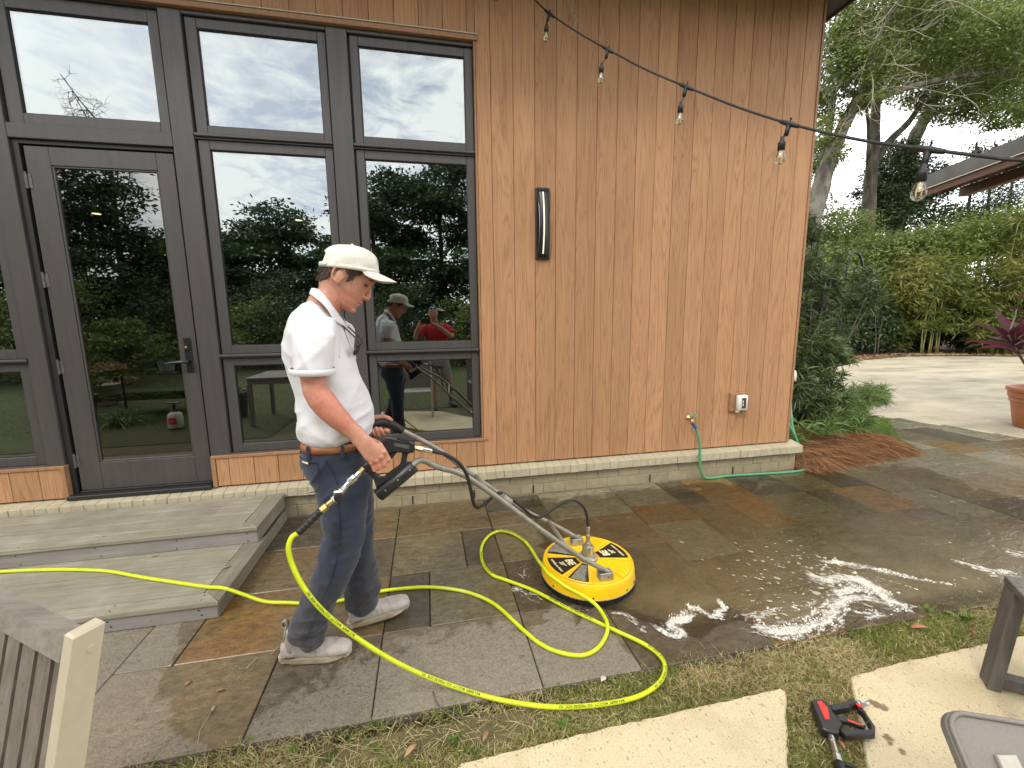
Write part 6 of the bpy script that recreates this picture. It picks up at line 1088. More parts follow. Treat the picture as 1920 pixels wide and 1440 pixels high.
MB().prism([pvp(0, -.002, -.12), pvp(LEN, -.002, -.12), pvp(LEN, -.002, -.02), pvp(0, -.002, -.02)], inw*.03, .003).build('fascia', M['rafter'], pv)
MB().prism([pvp(0, .03, .02), pvp(LEN, .03, .02), pvp(LEN, 3.2, .02), pvp(0, 3.2, .02)], (0, 0, .06)).build('roof_deck', M['soffit'], pv)
for s in np.arange(.10, LEN, .52): 
    q = [pvp(s-.045, .24, -.17), pvp(s-.045, 3.1, -.17), pvp(s-.045, 3.1, .015), pvp(s-.045, .16, .015)]; MB().prism(q, ed_*.09, .004).build('rafter', M['rafter'], pv)
q = [pvp(.05, .55, -.32), pvp(LEN-.2, .55, -.32), pvp(LEN-.2, .55, -.172), pvp(.05, .55, -.172)]; MB().prism(q, inw*.12, .004).build('beam', M['rafter'], pv)
q = [pvp(.25, .60, -.32), pvp(.25, 2.9, -.32-SL*2.3), pvp(.25, 2.9, -.19-SL*2.3), pvp(.25, .60, -.19)]
for s in (1.9, LEN-.3): p = pvp(s, .61, -.325); MB().box((p[0]-.07, p[1]-.07, 0), (p[0]+.07, p[1]+.07, p[2]), .006).build('post', M['rafter'], pv)

# ------------------------------------------------------------------ potted cordyline, shepherd hook, feeder
pot = empty('plant_pot', (8.45, 4.1, 0), 'orange terracotta pot with a ribbed rim at the right edge of the drive', 'pot')
PC = (8.36, 4.14, -.008); mb = MB(); mb.lathe([(.01, 0), (.27, 0), (.29, .02), (.35, .36), (.365, .37), (.368, .42), (.38, .43), (.39, .51), (.405, .515), (.41, .56), (.39, .565), (.36, .52), (.35, .5), (.01, .5)], PC, 40, caps=False); mb.build('pot_shell', M['terracotta'], pot, 2)
MB().lathe([(.005, .505), (.352, .505)], PC, 24, caps=False).build('soil', M['soil'], pot)
cy = empty('cordyline', (8.50, 4.12, .5), 'burgundy cordyline plant with long arching leaves growing in the terracotta pot', 'plant')
stems = [[(8.32, 4.14, .50), (8.05, 4.14, .70), (7.76, 4.17, 1.00), (7.52, 4.2, 1.30)], [(8.42, 4.14, .5), (8.26, 4.15, .95), (8.18, 4.17, 1.30), (8.10, 4.18, 1.55)], [(8.4, 4.15, .5), (8.5, 4.2, 1.1), (8.6, 4.22, 1.7)]]
mb = MB(); [mb.tube(catmull(s, 5), np.linspace(.020, .012, 16)[:len(catmull(s, 5))] if len(s) == 4 else .016, 8) for s in stems]; mb.build('stems', pm('purple_stem', (.12, .07, .07), None, 20), cy, True)
C, D, L, Wd, dr_ = [], [], [], [], []
rg = np.random.default_rng(21)
for s in stems:
    tip = np.array(s[-1]); dirn = unit(np.array(s[-1])-np.array(s[-2]))
    for k in range(26):
        a = rg.uniform(0, 2*PI); t = k/26; el = .15+1.25*t; C.append(tip-dirn*(.30*(1-t))); D.append((math.cos(a)*math.cos(el), math.sin(a)*math.cos(el), math.sin(el))); L.append(rg.uniform(.45, .85)*(1-.35*t)); Wd.append(rg.uniform(.035, .065)); dr_.append(rg.uniform(.25, .75)*(1-.6*t))
strap_mesh('leaves', np.array(C), np.array(D), np.array(L), np.array(Wd), np.array(dr_), M['leaf_red'], cy, 5, rg)
sh_ = empty('shepherd_hook', (6.02, 5.26, 0), 'thin black shepherd hook pole standing in the podocarpus shrub', 'hook pole')
MB().tube([(5.98, 5.26, 0)]+[tuple(v) for v in catmull([(6.03, 5.26, 1.2), (6.06, 5.26, 2.15), (6.075, 5.26, 2.38), (6.16, 5.26, 2.48), (6.27, 5.26, 2.44), (6.34, 5.26, 2.30), (6.37, 5.26, 2.23)], 5)], .017, 8).build('pole', M['lampblack'], sh_, True)
fd = empty('bird_feeder', (6.45, 5.26, 1.75), 'small grey tube bird feeder hanging from the shepherd hook', 'bird feeder')
MB().lathe([(.03, 0), (.07, .01), (.07, .24), (.075, .25), (.02, .30)], (6.45, 5.26, 1.75), 16).build('tube', pm('smoky_grey', (.05, .05, .05), None, 10, rough=.3), fd, True); MB().tube([(6.45, 5.26, 2.05), (6.40, 5.26, 2.15), (6.37, 5.26, 2.23)], .004, 6).build('wire', M['lampblack'], fd)

# ------------------------------------------------------------------ soapy water on the low corner of the paving
rgw = np.random.default_rng(31)
def water_mat():
    m, t, p, o = new_mat('murky_water_film'); v = coords(t, (1, 1, 1))
    tr = N(t, 'ShaderNodeBsdfTransparent'); tr.inputs['Color'].default_value = (.95, .92, .85, 1); gl = N(t, 'ShaderNodeBsdfGlossy'); gl.inputs['Roughness'].default_value = .035
    df = N(t, 'ShaderNodeBsdfDiffuse'); t.links.new(ramp(t, noise(t, v, 2.4, 4, .6, .5), [(.35, (.165, .128, .060)), (.65, (.215, .172, .092))]), df.inputs['Color'])
    bp = N(t, 'ShaderNodeBump'); bp.inputs['Strength'].default_value = .6; bp.inputs['Distance'].default_value = .009
    wv = coords(t, (1, 2.4, 1), 0, (0, 0, .45)); h = math_(t, 'ADD', noise(t, wv, 8, 4, .55, .9), math_(t, 'MULTIPLY', noise(t, wv, 30, 3, .6, .8), .3)); rp_ = N(t, 'ShaderNodeAttribute'); rp_.attribute_name = 'ripple'; h = math_(t, 'MULTIPLY', h, math_(t, 'MULTIPLY_ADD', rp_.outputs['Fac'], 3.2, 1.0)); t.links.new(h, bp.inputs['Height']); t.links.new(bp.outputs[0], gl.inputs['Normal'])
    fr = N(t, 'ShaderNodeFresnel'); fr.inputs['IOR'].default_value = 1.5; t.links.new(bp.outputs[0], fr.inputs['Normal'])
    at_ = N(t, 'ShaderNodeAttribute'); at_.attribute_name = 'depth'; k = math_(t, 'ADD', at_.outputs['Fac'], math_(t, 'MULTIPLY_ADD', noise(t, v, 3.8, 6, .65), .9, -.45), clamp=True)
    m1 = N(t, 'ShaderNodeMixShader'); t.links.new(math_(t, 'MULTIPLY', math_(t, 'POWER', k, 1.9), .70), m1.inputs[0]); t.links.new(tr.outputs[0], m1.inputs[1]); t.links.new(df.outputs[0], m1.inputs[2])
    m2 = N(t, 'ShaderNodeMixShader'); t.links.new(math_(t, 'MULTIPLY', fr.outputs[0], math_(t, 'MULTIPLY_ADD', k, .4, .75)), m2.inputs[0]); t.links.new(m1.outputs[0], m2.inputs[1]); t.links.new(gl.outputs[0], m2.inputs[2])
    edge = ramp(t, k, [(.02, (0, 0, 0)), (.09, (1, 1, 1))]); m3 = N(t, 'ShaderNodeMixShader'); tr2 = N(t, 'ShaderNodeBsdfTransparent'); t.links.new(edge, m3.inputs[0]); t.links.new(tr2.outputs[0], m3.inputs[1]); t.links.new(m2.outputs[0], m3.inputs[2])
    # froth floating on it: threads drawn out along the flow, torn by turbulence
    fa = N(t, 'ShaderNodeAttribute'); fa.attribute_name = 'foam'; fu = N(t, 'ShaderNodeAttribute'); fu.attribute_name = 'flow'
    wn = N(t, 'ShaderNodeTexNoise'); wn.inputs['Scale'].default_value = 9; wn.inputs['Detail'].default_value = 3; t.links.new(v, wn.inputs['Vector'])
    wo_ = N(t, 'ShaderNodeVectorMath', operation='MULTIPLY_ADD'); t.links.new(wn.outputs['Color'], wo_.inputs[0]); wo_.inputs[1].default_value = (.35, .14, 0); t.links.new(fu.outputs['Vector'], wo_.inputs[2])
    mp = N(t, 'ShaderNodeMapping'); mp.inputs['Scale'].default_value = (3.2, 24, 1); t.links.new(wo_.outputs[0], mp.inputs[0]); st = noise(t, mp.outputs[0], 1.0, 5, .62, .4)
    fine = noise(t, v, 55, 4, .7, .6); f = math_(t, 'ADD', fa.outputs['Fac'], math_(t, 'ADD', math_(t, 'MULTIPLY_ADD', st, 3.6, -1.80), math_(t, 'MULTIPLY_ADD', fine, 1.5, -.75)))
    fm = ramp(t, f, [(.40, (0, 0, 0)), (.58, (.34, .34, .34)), (1.15, (1, 1, 1))]); fd_ = N(t, 'ShaderNodeBsdfDiffuse'); t.links.new(ramp(t, fine, [(.3, (.48, .46, .40)), (.6, (.68, .67, .61))]), fd_.inputs['Color'])
    fb = N(t, 'ShaderNodeBump'); fb.inputs['Strength'].default_value = .8; fb.inputs['Distance'].default_value = .006; t.links.new(f, fb.inputs['Height']); t.links.new(fb.outputs[0], fd_.inputs['Normal'])
    m4 = N(t, 'ShaderNodeMixShader'); t.links.new(fm, m4.inputs[0]); t.links.new(m3.outputs[0], m4.inputs[1]); t.links.new(fd_.outputs[0], m4.inputs[2]); t.links.new(m4.outputs[0], o.inputs[0]); t.nodes.remove(p); return m
FOAM = [  # path, half width along it, strength
    ([(.93, 1.925), (.98, 1.905), (1.01, 1.85), (1.03, 1.80), (1.00, 1.79), (1.02, 1.765)], [.010, .020, .014, .014], .95),
    ([(1.08, 1.81), (1.11, 1.765), (1.15, 1.722), (1.20, 1.712), (1.17, 1.77), (1.22, 1.80), (1.30, 1.83), (1.37, 1.875), (1.41, 1.82), (1.43, 1.78), (1.48, 1.80), (1.54, 1.835), (1.55, 1.88)], [.012, .030, .022, .026, .032, .022, .028, .016], .88),
    ([(1.60, 1.66), (1.66, 1.625), (1.78, 1.615), (1.92, 1.635), (2.03, 1.665), (2.12, 1.715), (2.24, 1.745), (2.36, 1.715), (2.42, 1.655)], [.03, .055, .05, .05, .055, .045, .03], .92),
    ([(2.50, 1.645), (2.47, 1.70), (2.48, 1.77), (2.49, 1.84), (2.43, 1.90), (2.32, 1.90), (2.26, 1.94), (2.25, 1.975)], [.03, .055, .07, .075, .06, .03], .95),
    ([(2.12, 1.72), (2.25, 1.79), (2.38, 1.83)], [.03, .05, .04], .75), ([(1.62, 1.72), (1.75, 1.71), (1.95, 1.70), (2.1, 1.74)], [.06, .07, .05], .42),
    ([(2.98, 1.72), (2.86, 1.80), (2.75, 1.88), (2.68, 1.96), (2.58, 2.03), (2.48, 2.09)], [.008, .018, .028, .028, .02], .78), ([(2.72, 1.74), (2.66, 1.82), (2.60, 1.90)], [.006, .012, .012], .6),
    ([(2.2, 1.66), (2.3, 1.625), (2.42, 1.62), (2.5, 1.64)], [.015, .028, .02], .8), ([(1.62, 1.60), (1.68, 1.575), (1.80, 1.572)], [.015, .025, .012], .8), ([(1.85, 1.60), (1.98, 1.622), (2.08, 1.65)], [.012, .022, .014], .75), ([(2.2, 1.60), (2.28, 1.61), (2.32, 1.60)], [.01, .016, .01], .7),
    ([(.57, 2.46), (.53, 2.40), (.53, 2.34)], [.02, .03, .02], .42), ([(.47, 2.23), (.54, 2.17), (.57, 2.12)], [.03, .05, .04], .45), ([(.62, 2.05), (.72, 2.0), (.86, 1.95)], [.01, .012, .01], .45), ([(3.45, 1.72), (3.35, 1.80), (3.3, 1.88)], [.03, .05, .03], .5), ([(3.9, 1.75), (3.75, 1.9)], [.03, .03], .5)]
nx, ny = 560, 200; X, Y = np.meshgrid(np.linspace(.35, 5.2, nx), np.linspace(1.545, 3.45, ny), indexing='ij'); P = np.stack([X, Y, np.full_like(X, .0035)], -1).reshape(-1, 3)
me = bpy.data.meshes.new('water'); me.vertices.add(nx*ny); me.vertices.foreach_set('co', P.astype(np.float32).ravel()); ii, jj = np.meshgrid(np.arange(nx-1), np.arange(ny-1), indexing='ij'); q0 = (ii*ny+jj).ravel(); F = np.stack([q0, q0+ny, q0+ny+1, q0+1], 1).astype(np.int32)
me.loops.add(F.size); me.loops.foreach_set('vertex_index', F.ravel()); me.polygons.add(len(F)); me.polygons.foreach_set('loop_start', np.arange(len(F), dtype=np.int32)*4); me.update(calc_edges=True)
dd = np.clip((3.55-Y)/1.75, -.4, 1)*.95; fx = np.clip((X-.72)/.55, -.6, 1); dpt = np.minimum(dd, fx)
line = 1.60+.34*np.clip((1.62-X)/.75, 0, 1)**.6+.10*np.sin(X*9)*(X < 1.62); dpt = np.minimum(dpt, (Y-line)*6+.35); dpt = np.minimum(dpt, np.clip((5.0-X)/1.2, -.5, 1))
fo_ = np.full(nx*ny, -1.2); fuv = np.zeros((nx*ny, 3), np.float32); pid = 0
for path, wdt, stg in FOAM:
    q = catmull([(x, y, 0) for x, y in path], 10)[:, :2]; Cc = np.r_[0, np.cumsum(np.linalg.norm(np.diff(q, axis=0), axis=1))]; near_ = (P[:, 0] > q[:, 0].min()-.25) & (P[:, 0] < q[:, 0].max()+.25) & (P[:, 1] > q[:, 1].min()-.25) & (P[:, 1] < q[:, 1].max()+.25); idx = np.where(near_)[0]
    d_ = P[idx, None, :2]-q[None]; dist = np.linalg.norm(d_, axis=2); k_ = dist.argmin(1); dm = dist[np.arange(len(idx)), k_]; T_ = np.gradient(q, axis=0); T_ /= np.linalg.norm(T_, axis=1, keepdims=True); dv = d_[np.arange(len(idx)), k_]; sd = dv[:, 0]*-T_[k_, 1]+dv[:, 1]*T_[k_, 0]; w_ = np.interp(Cc[k_]/Cc[-1], np.linspace(0, 1, len(wdt)), wdt)
    val = stg*1.0*np.exp(-(dm/(w_*1.25))**2)-.05-.55*(dm > w_*2.2); better = val > fo_[idx]; ib = idx[better]; fo_[ib] = val[better]; fuv[ib, 0] = Cc[k_][better]; fuv[ib, 1] = sd[better]; fuv[ib, 2] = pid*7.3; pid += 1
rip = sum(a_*np.exp(-(((X-x_)/sx2)**2+((Y-y_)/sy2)**2)) for x_, y_, sx2, sy2, a_ in ((3.82, 2.63, .22, .30, 1.0), (4.10, 2.86, .18, .16, .8), (3.55, 2.36, .12, .14, .6), (3.85, 2.10, .25, .16, .55), (3.62, 1.92, .25, .14, .5), (4.6, 3.1, .4, .3, .35)))
a4 = me.attributes.new('ripple', 'FLOAT', 'POINT'); a4.data.foreach_set('value', rip.astype(np.float32).ravel())
a1 = me.attributes.new('depth', 'FLOAT', 'POINT'); a1.data.foreach_set('value', dpt.astype(np.float32).ravel()); a2 = me.attributes.new('foam', 'FLOAT', 'POINT'); a2.data.foreach_set('value', fo_.astype(np.float32)); a3 = me.attributes.new('flow', 'FLOAT_VECTOR', 'POINT'); a3.data.foreach_set('vector', fuv.ravel()); me.update()
wt = link('water', me, water_mat()); tag(wt, kind='structure')
def foam_flakes(C, S_, ang, asp, z=.0055):
    n = len(C); K = 11; th = np.linspace(0, 2*PI, K, endpoint=False); r = 1+rgw.normal(0, .16, (n, K)); x = np.cos(th)*r*S_[:, None]; y = np.sin(th)*r*S_[:, None]/asp[:, None]; c, s = np.cos(ang)[:, None], np.sin(ang)[:, None]
    return np.stack([C[:, :1]+x*c-y*s, C[:, 1:2]+x*s+y*c, np.broadcast_to(z+rgw.uniform(0, .0022, (n, 1)), (n, K))], -1)
fz = fo_+vnoise(np.c_[P[:, :2]*34, np.zeros(len(P))], 1)*1.5+vnoise(np.c_[P[:, :2]*11+5, np.zeros(len(P))], 1)*.9; cand = np.where((fz > .72) & (dpt.ravel() > .1))[0]; pick = rgw.choice(cand, min(1700, len(cand)), replace=False); nb_ = len(pick)
Bc = P[pick]+np.c_[rgw.uniform(-.005, .005, (nb_, 2)), np.zeros(nb_)]; Br = np.abs(rgw.normal(.0022, .0014, nb_))+.0009; th6 = np.arange(7)*2*PI/7
ring0 = np.stack([np.cos(th6), np.sin(th6), 0*th6], 1); ring1 = np.stack([.74*np.cos(th6), .74*np.sin(th6), .62+0*th6], 1); dome = np.vstack([ring0, ring1, [[0, 0, .92]]])
Vd = (Bc[:, None]+dome[None]*Br[:, None, None]); fd = [(k, (k+1) % 7, 7+(k+1) % 7, 7+k) for k in range(7)]+[(7+k, 7+(k+1) % 7, 14) for k in range(7)]
mb = MB(); mb.v = [Vd.reshape(-1, 3)]; mb.n = nb_*15; mb.f = [tuple(i_+k*15 for i_ in f_) for k in range(nb_) for f_ in fd]
fm_ = pm('froth_bubbles', (.70, .69, .63), (.60, .58, .51), 120, rough=.22); fm_.node_tree.nodes['Principled BSDF'].inputs['Coat Weight'].default_value = .4
tag(mb.build('froth', fm_, None, True, False), kind='stuff')
bx = []; n = 460; C = np.stack([rgw.normal(2.45, .5, n), rgw.normal(1.98, .21, n)], 1); kp = (vnoise(np.c_[C*2.6, np.zeros(n)], 1) > -.06) & (C[:, 1] > 1.62) & (C[:, 0] > 1.7) & (rgw.random(n) < np.clip(1.5-abs(C[:, 0]-2.5)/1.6, .15, 1)); C = C[kp]; sz = np.abs(rgw.normal(.0045, .0055, len(C)))+.0016; sz[rgw.random(len(C)) < .06] *= 2.2
V = foam_flakes(C, sz, rgw.normal(-.45, .35, len(C)), rgw.uniform(1.3, 2.6, len(C))); mbub = pm('bubble_raft', (.33, .30, .215), (.46, .43, .34), 90, rough=.6); bo = cloud('foam_bubbles', V, mbub); tag(bo, kind='stuff')

# ------------------------------------------------------------------ lawn strip: turf, dry thatch, weeds, litter
rgg = np.random.default_rng(41)
def in_poly(P, poly):
    x, y = P[:, 0], P[:, 1]; ins = np.zeros(len(P), bool); q = np.asarray(poly)[:, :2]
    for i in range(len(q)):
        (x1, y1), (x2, y2) = q[i-1], q[i]; c = ((y1 > y) != (y2 > y)); ins ^= c & (x < (x2-x1)*(y-y1)/(y2-y1+1e-12)+x1)
    return ins
def scatter(n, x0, x1, y0, y1): return np.stack([rgg.uniform(x0, x1, n), rgg.uniform(y0, y1, n)], 1)
def edge_y(x): return 1.562+.010*np.sin(x*7)+.012*np.sin(x*17+1)+.008*np.sin(x*41)
def turf_pts(n, x0, x1, y0, y1):
    P = scatter(n, x0, x1, y0, y1); ov = rgg.uniform(-.012, .018, n); ok = (P[:, 1] < edge_y(P[:, 0])+ov*.6)
    shr = rgg.uniform(0, .018, n)
    def near_in(S_):
        c = np.mean(S_, 0); q = c+(np.array(S_)-c)*.972; return in_poly(P, q)
    return P[ok & ~near_in(SA) & ~near_in(SB)]
def dryness(P): return vnoise(np.c_[P*3.2, np.zeros(len(P))], 1)+.5*vnoise(np.c_[P*9, np.ones(len(P))], 1)
def baldness(P):        # worn earth under the hose, left of centre
    b = np.exp(-(((P[:, 0]+.05)/.42)**2+((P[:, 1]-1.455)/.075)**2)); return b+.5*np.exp(-(((P[:, 0]-.22)/.10)**2+((P[:, 1]-1.41)/.05)**2))+vnoise(np.c_[P*8, np.zeros(len(P))+4], 1)*.5
P = turf_pts(150000, -1.5, 4.3, .85, 1.60); dn_ = dryness(P); bd = baldness(P); live = rgg.random(len(P)) > np.clip(bd*1.7, 0, .96); P, dn_ = P[live], dn_[live]; isdry = rgg.random(len(P)) < np.clip(.50+dn_*1.1, .12, .92)
def blades(P, name, m, hmin, hmax, w, lean, par=None, droop=.3):
    n = len(P); D = np.c_[rgg.normal(0, lean, n), rgg.normal(0, lean, n), np.ones(n)]; return strap_mesh(name, np.c_[P, np.full(n, -.020)], D, rgg.uniform(hmin, hmax, n), rgg.uniform(w*.6, w*1.3, n), droop, m, par, 2, rgg)
tag(blades(P[~isdry], 'grass', M['grass'], .022, .055, .0042, .6), kind='stuff'); tag(blades(P[isdry], 'dry_grass', M['drygrass'], .018, .055, .0036, 1.3, None, .2), kind='stuff')
P = scatter(26000, -9, 6, -7, .3); P = P[(~in_poly(P, SA)) & (~in_poly(P, SB)) & ((np.abs(P[:, 0]) > 2.2) | (P[:, 1] < -.5))]; tag(blades(P, 'grass', M['grass'], .03, .07, .010, .6), kind='stuff')
# thatch stems lying flat over the worn patch
P = turf_pts(9000, -1.3, 4.0, 1.0, 1.6); P = P[baldness(P) > -.05][:4200]; n = len(P); D = np.c_[rgg.normal(0, 1, (n, 2)), rgg.uniform(0, .35, n)]; tag(strap_mesh('thatch', np.c_[P, np.full(n, -.012)], D, rgg.uniform(.03, .10, n), .0018, .12, M['drygrass'], None, 3, rgg), kind='stuff')
WP = [(-.732, 1.548, .06, 8), (-.56, 1.50, .075, 12), (-.40, 1.452, .055, 9), (.037, 1.40, .07, 16), (.468, 1.385, .07, 16), (.44, 1.40, .05, 8), (.508, 1.55, .07, 14), (.683, 1.48, .045, 7), (.714, 1.378, .07, 9), (2.584, 1.585, .085, 14), (2.714, 1.50, .09, 14), (2.06, 1.56, .07, 9), (1.40, 1.055, .085, 10), (-.25, 1.44, .05, 8), (1.49, 1.16, .05, 6)]
wl = ['broad leaved weed by the grass edge left of the shoes', 'leafy weed in the turf below the near boot', 'small weed below the toe of the near boot', 'clump of leafy weeds under the worn earth by the left slab', 'tall leafy weed clump in the grass left of the hose bend', 'low weed beside the tall weed clump', 'weed sprouting from the paving edge above the hose', 'tiny weed inside the hose bend', 'weed hard by the slab edge below the hose bend', 'fresh green weed at the puddle edge near the grey table', 'bushy weed in the grass near the grey table', 'weed at the puddle edge beside the foam', 'broad green weed beside the hose end of the spray gun', 'sparse weed at the worn earth', 'short grass tuft poking through the spray gun guard']
for (x, y, h_, k), lb in zip(WP, wl):
    w_ = empty('weed', (x, y, -.02), lb, 'weed', 'weeds in the lawn strip'); n = k; a = rgg.uniform(0, 2*PI, n); el = rgg.uniform(.3, 1.2, n); D = np.c_[np.cos(a)*np.cos(el), np.sin(a)*np.cos(el), np.sin(el)]; C = np.c_[x+rgg.normal(0, .012, n), y+rgg.normal(0, .012, n), np.full(n, -.02)]
    strap_mesh('leaves', C, D, rgg.uniform(.5, 1.1, n)*h_, rgg.uniform(.008, .016, n) if h_ < .08 else rgg.uniform(.014, .028, n), .35, M['weed'], w_, 4, rgg)
def litter(x, y, L_, a, m, lb, z=.004, w=.35):
    c = np.array((x, y, z)); d = np.array((math.cos(a), math.sin(a), 0)); s = np.array((-d[1], d[0], 0)); mb = MB(); rg_ = []
    for t in np.linspace(0, 1, 7):
        wv_ = math.sin(PI*min(max(t, .06), .94))*w*L_*.5; up_ = .10*L_*math.sin(PI*t); rg_.append([c+d*(t-.5)*L_-s*wv_+np.array([0, 0, up_+.3*wv_]), c+d*(t-.5)*L_+np.array([0, 0, up_]), c+d*(t-.5)*L_+s*wv_+np.array([0, 0, up_+.3*wv_])])
    mb.loft(rg_, caps=False, closed=False); o = mb.build('fallen_leaf', m, None, True); tag(o, lb, 'leaf', 'fallen leaves'); q_ = o.modifiers.new('t', 'SOLIDIFY'); q_.thickness = .001
LT = M['leaf_litter']; litter(2.37, 1.478, .085, -.2, pm('orange_leaf', (.42, .18, .08), (.34, .14, .06), 60), 'orange dead leaf on the grass strip near the puddle', .018, .4); litter(-.118, 1.385, .06, .8, pm('tan_leaf', (.45, .28, .15), (.36, .22, .11), 60), 'tan dead leaf curled beside the left slab', .012); litter(.16, 1.385, .05, 1.0, pm('brown_leaf', (.30, .17, .10), None, 60), 'brown dead leaf on the earth beside the left slab', .010); litter(.70, 1.53, .035, .6, pm('white_petal', (.62, .54, .44), None, 60), 'pale scrap of petal inside the hose bend', .012, .7)
litter(2.60, 1.40, .045, .6, pm('rust_leaf', (.28, .10, .04), None, 60), 'small rust leaf at the slab edge under the grey table', .012); litter(1.43, 1.07, .04, 1.3, pm('rust_leaf', (.34, .12, .06), None, 60), 'small rust leaf beside the gun lance', .02); litter(-1.24, 2.66, .05, .5, LT, 'small dry leaf on the border board of the lower step', .110); litter(-1.75, 2.90, .04, .2, LT, 'brown leaf scrap at the foot of the upper riser', .110); litter(-1.09, 1.90, .03, 1.0, LT, 'tiny rust scrap on the slate left of the boots', .004, .6); litter(-.93, 1.83, .04, .3, LT, 'straw coloured scrap on the slate left of the boots', .004, .5)
mb = MB(); mb.tube([(-.905, 1.58, .004), (-.925, 1.64, .006), (-.920, 1.72, .008)], .0018, 6); mb.ellipsoid((-.919, 1.735, .009), (.006, .014, .005), 8, 6); tag(mb.build('seed_stalk', M['deadtwig'], None, True), 'dry pale seed stalk lying on the slate at lower left', 'stalk')
mb = MB(); mb.tube(catmull([(-.035, 1.63, .006), (.0, 1.53, .008), (.10, 1.47, .006), (.25, 1.45, .008)], 5), .0022, 6); tag(mb.build('twig', pm('brown_twig', (.16, .10, .06), None, 30), None, True), 'thin brown bent twig across the paving edge and worn earth', 'twig')
mb = MB(); mb.tube([(-.79, 2.0, .004), (-.765, 2.045, .006)], .0026, 5); tag(mb.build('straw', M['deadtwig']), 'short pale straw on the slate left of the near boot', 'straw')
mb = MB(); mb.tube([(-.87, 1.935, .004), (-.845, 1.99, .006)], .0026, 5); tag(mb.build('straw', M['deadtwig']), 'short pale straw near the slate joint, further left of the boot', 'straw')
# ------------------------------------------------------------------ planting bed at the house corner
rv = np.random.default_rng(51)
bed = [(3.72, 3.50), (3.9, 3.475), (4.3, 3.53), (4.8, 3.60), (5.37, 3.70), (5.50, 3.78), (5.55, 4.05), (5.50, 4.6), (5.3, 5.5), (4.6, 6.4), (3.72, 6.6)]
mb = MB(); c0 = np.array((4.5, 4.5)); rg_ = []
for k, h_ in ((1.0, -.01), (.94, .06), (.84, .11), (.66, .14), (.3, .14), (.05, .13)): rg_.append([(c0[0]+(x-c0[0])*k, c0[1]+(y-c0[1])*k, h_) for x, y in bed])
mb.loft(rg_); tag(mb.build('mulch_bed', M['duff'], None, True), kind='structure')
def bed_h(P):
    r = np.zeros(len(P)); 
    for k, h_ in ((1.0, .02), (.94, .06), (.84, .11), (.66, .14), (.3, .14)): r[in_poly(P, [(c0[0]+(x-c0[0])*k, c0[1]+(y-c0[1])*k) for x, y in bed])] = h_
    return r
P = np.stack([rv.uniform(3.68, 5.55, 16000), rv.uniform(3.44, 5.2, 16000)], 1); big = [(c0[0]+(x-c0[0])*1.02, c0[1]+(y-c0[1])*1.02) for x, y in bed]; P = P[in_poly(P, big)]; n = len(P); a = rv.normal(-.9, .8, n)
D = np.c_[np.cos(a), np.sin(a), rv.uniform(-.1, .35, n)]; tag(strap_mesh('pine_straw', np.c_[P, bed_h(P)+rv.uniform(0, .03, n)], D, rv.uniform(.10, .24, n), .0042, .35, M['straw'], None, 3, rv), kind='stuff')
gp_ = [(5.5, 3.82), (5.62, 3.80), (5.95, 4.25), (6.5, 4.72), (6.85, 5.02), (6.7, 5.5), (5.4, 5.6), (5.52, 4.6)]
mb = MB(); mb.add([(x, y, .004) for x, y in gp_], [tuple(range(len(gp_)))]); tag(mb.build('grass_patch', M['dirt']), kind='structure')
P = np.stack([rv.uniform(5.3, 6.9, 16000), rv.uniform(3.7, 5.6, 16000)], 1); P = P[in_poly(P, gp_)]; n = len(P); tag(strap_mesh('bed_grass', np.c_[P, np.full(n, .0)], np.c_[rv.normal(0, .5, (n, 2)), np.ones(n)], rv.uniform(.04, .09, n), .006, .3, M['weed'], None, 2, rv), kind='stuff')
def whorls(n, C0, R, shell=.55): 
    d = unit(rv.normal(size=(n, 3))); r = rv.uniform(shell, 1, n)[:, None]; return np.asarray(C0)+d*r*np.asarray(R), d
def podo(root, blobs, m, per=24, L=(.07, .125), w=.011):
    C, D, LL, WW = [], [], [], []
    for c, R, k in blobs:
        p, d = whorls(k, c, R)
        for q, o_ in zip(p, d):
            ax_ = unit(o_*.8+np.array([0, 0, .75])+rv.normal(0, .35, 3)); t = rv.uniform(-.10, .02, per)[:, None]; az = rv.uniform(0, 2*PI, per); b1 = unit(np.cross(ax_, rv.normal(size=3))); b2 = np.cross(ax_, b1); el = rv.uniform(.05, .95, per)[:, None]
            C.append(q+ax_*t); D.append((np.cos(az)[:, None]*b1+np.sin(az)[:, None]*b2)*(1-el*.6)+ax_*el); LL.append(rv.uniform(*L, per)); WW.append(rv.uniform(w*.8, w*1.2, per))
    return strap_mesh('foliage', np.concatenate(C), np.concatenate(D), np.concatenate(LL), np.concatenate(WW), .22, m, root, 2, rv)
pd = empty('podocarpus_shrub', (4.95, 4.75, .1), 'dark green podocarpus shrub with whorled strap leaves against the house corner', 'shrub')
blobs = [((4.62, 4.75, 1.45), (.40, .5, .50), 130), ((5.05, 4.9, 1.2), (.42, .5, .36), 105), ((4.45, 4.6, .80), (.40, .45, .40), 110), ((5.0, 4.72, .72), (.40, .4, .26), 70), ((5.45, 5.1, 1.85), (.40, .4, .30), 66), ((4.9, 5.0, 2.05), (.40, .45, .34), 90), ((4.62, 5.1, 2.45), (.28, .4, .40), 66), ((5.55, 5.2, 1.35), (.40, .36, .16), 44), ((4.9, 4.45, .48), (.35, .3, .22), 50), ((4.28, 4.7, 1.5), (.20, .35, .75), 66), ((5.2, 5.1, 1.60), (.32, .35, .18), 34), ((5.35, 4.9, 2.3), (.22, .25, .26), 28), ((5.85, 5.15, 1.68), (.30, .25, .10), 24), ((4.95, 4.9, 2.72), (.14, .2, .25), 22), ((5.5, 4.95, .98), (.34, .3, .10), 28), ((6.1, 4.95, 1.95), (.34, .2, .28), 46)]
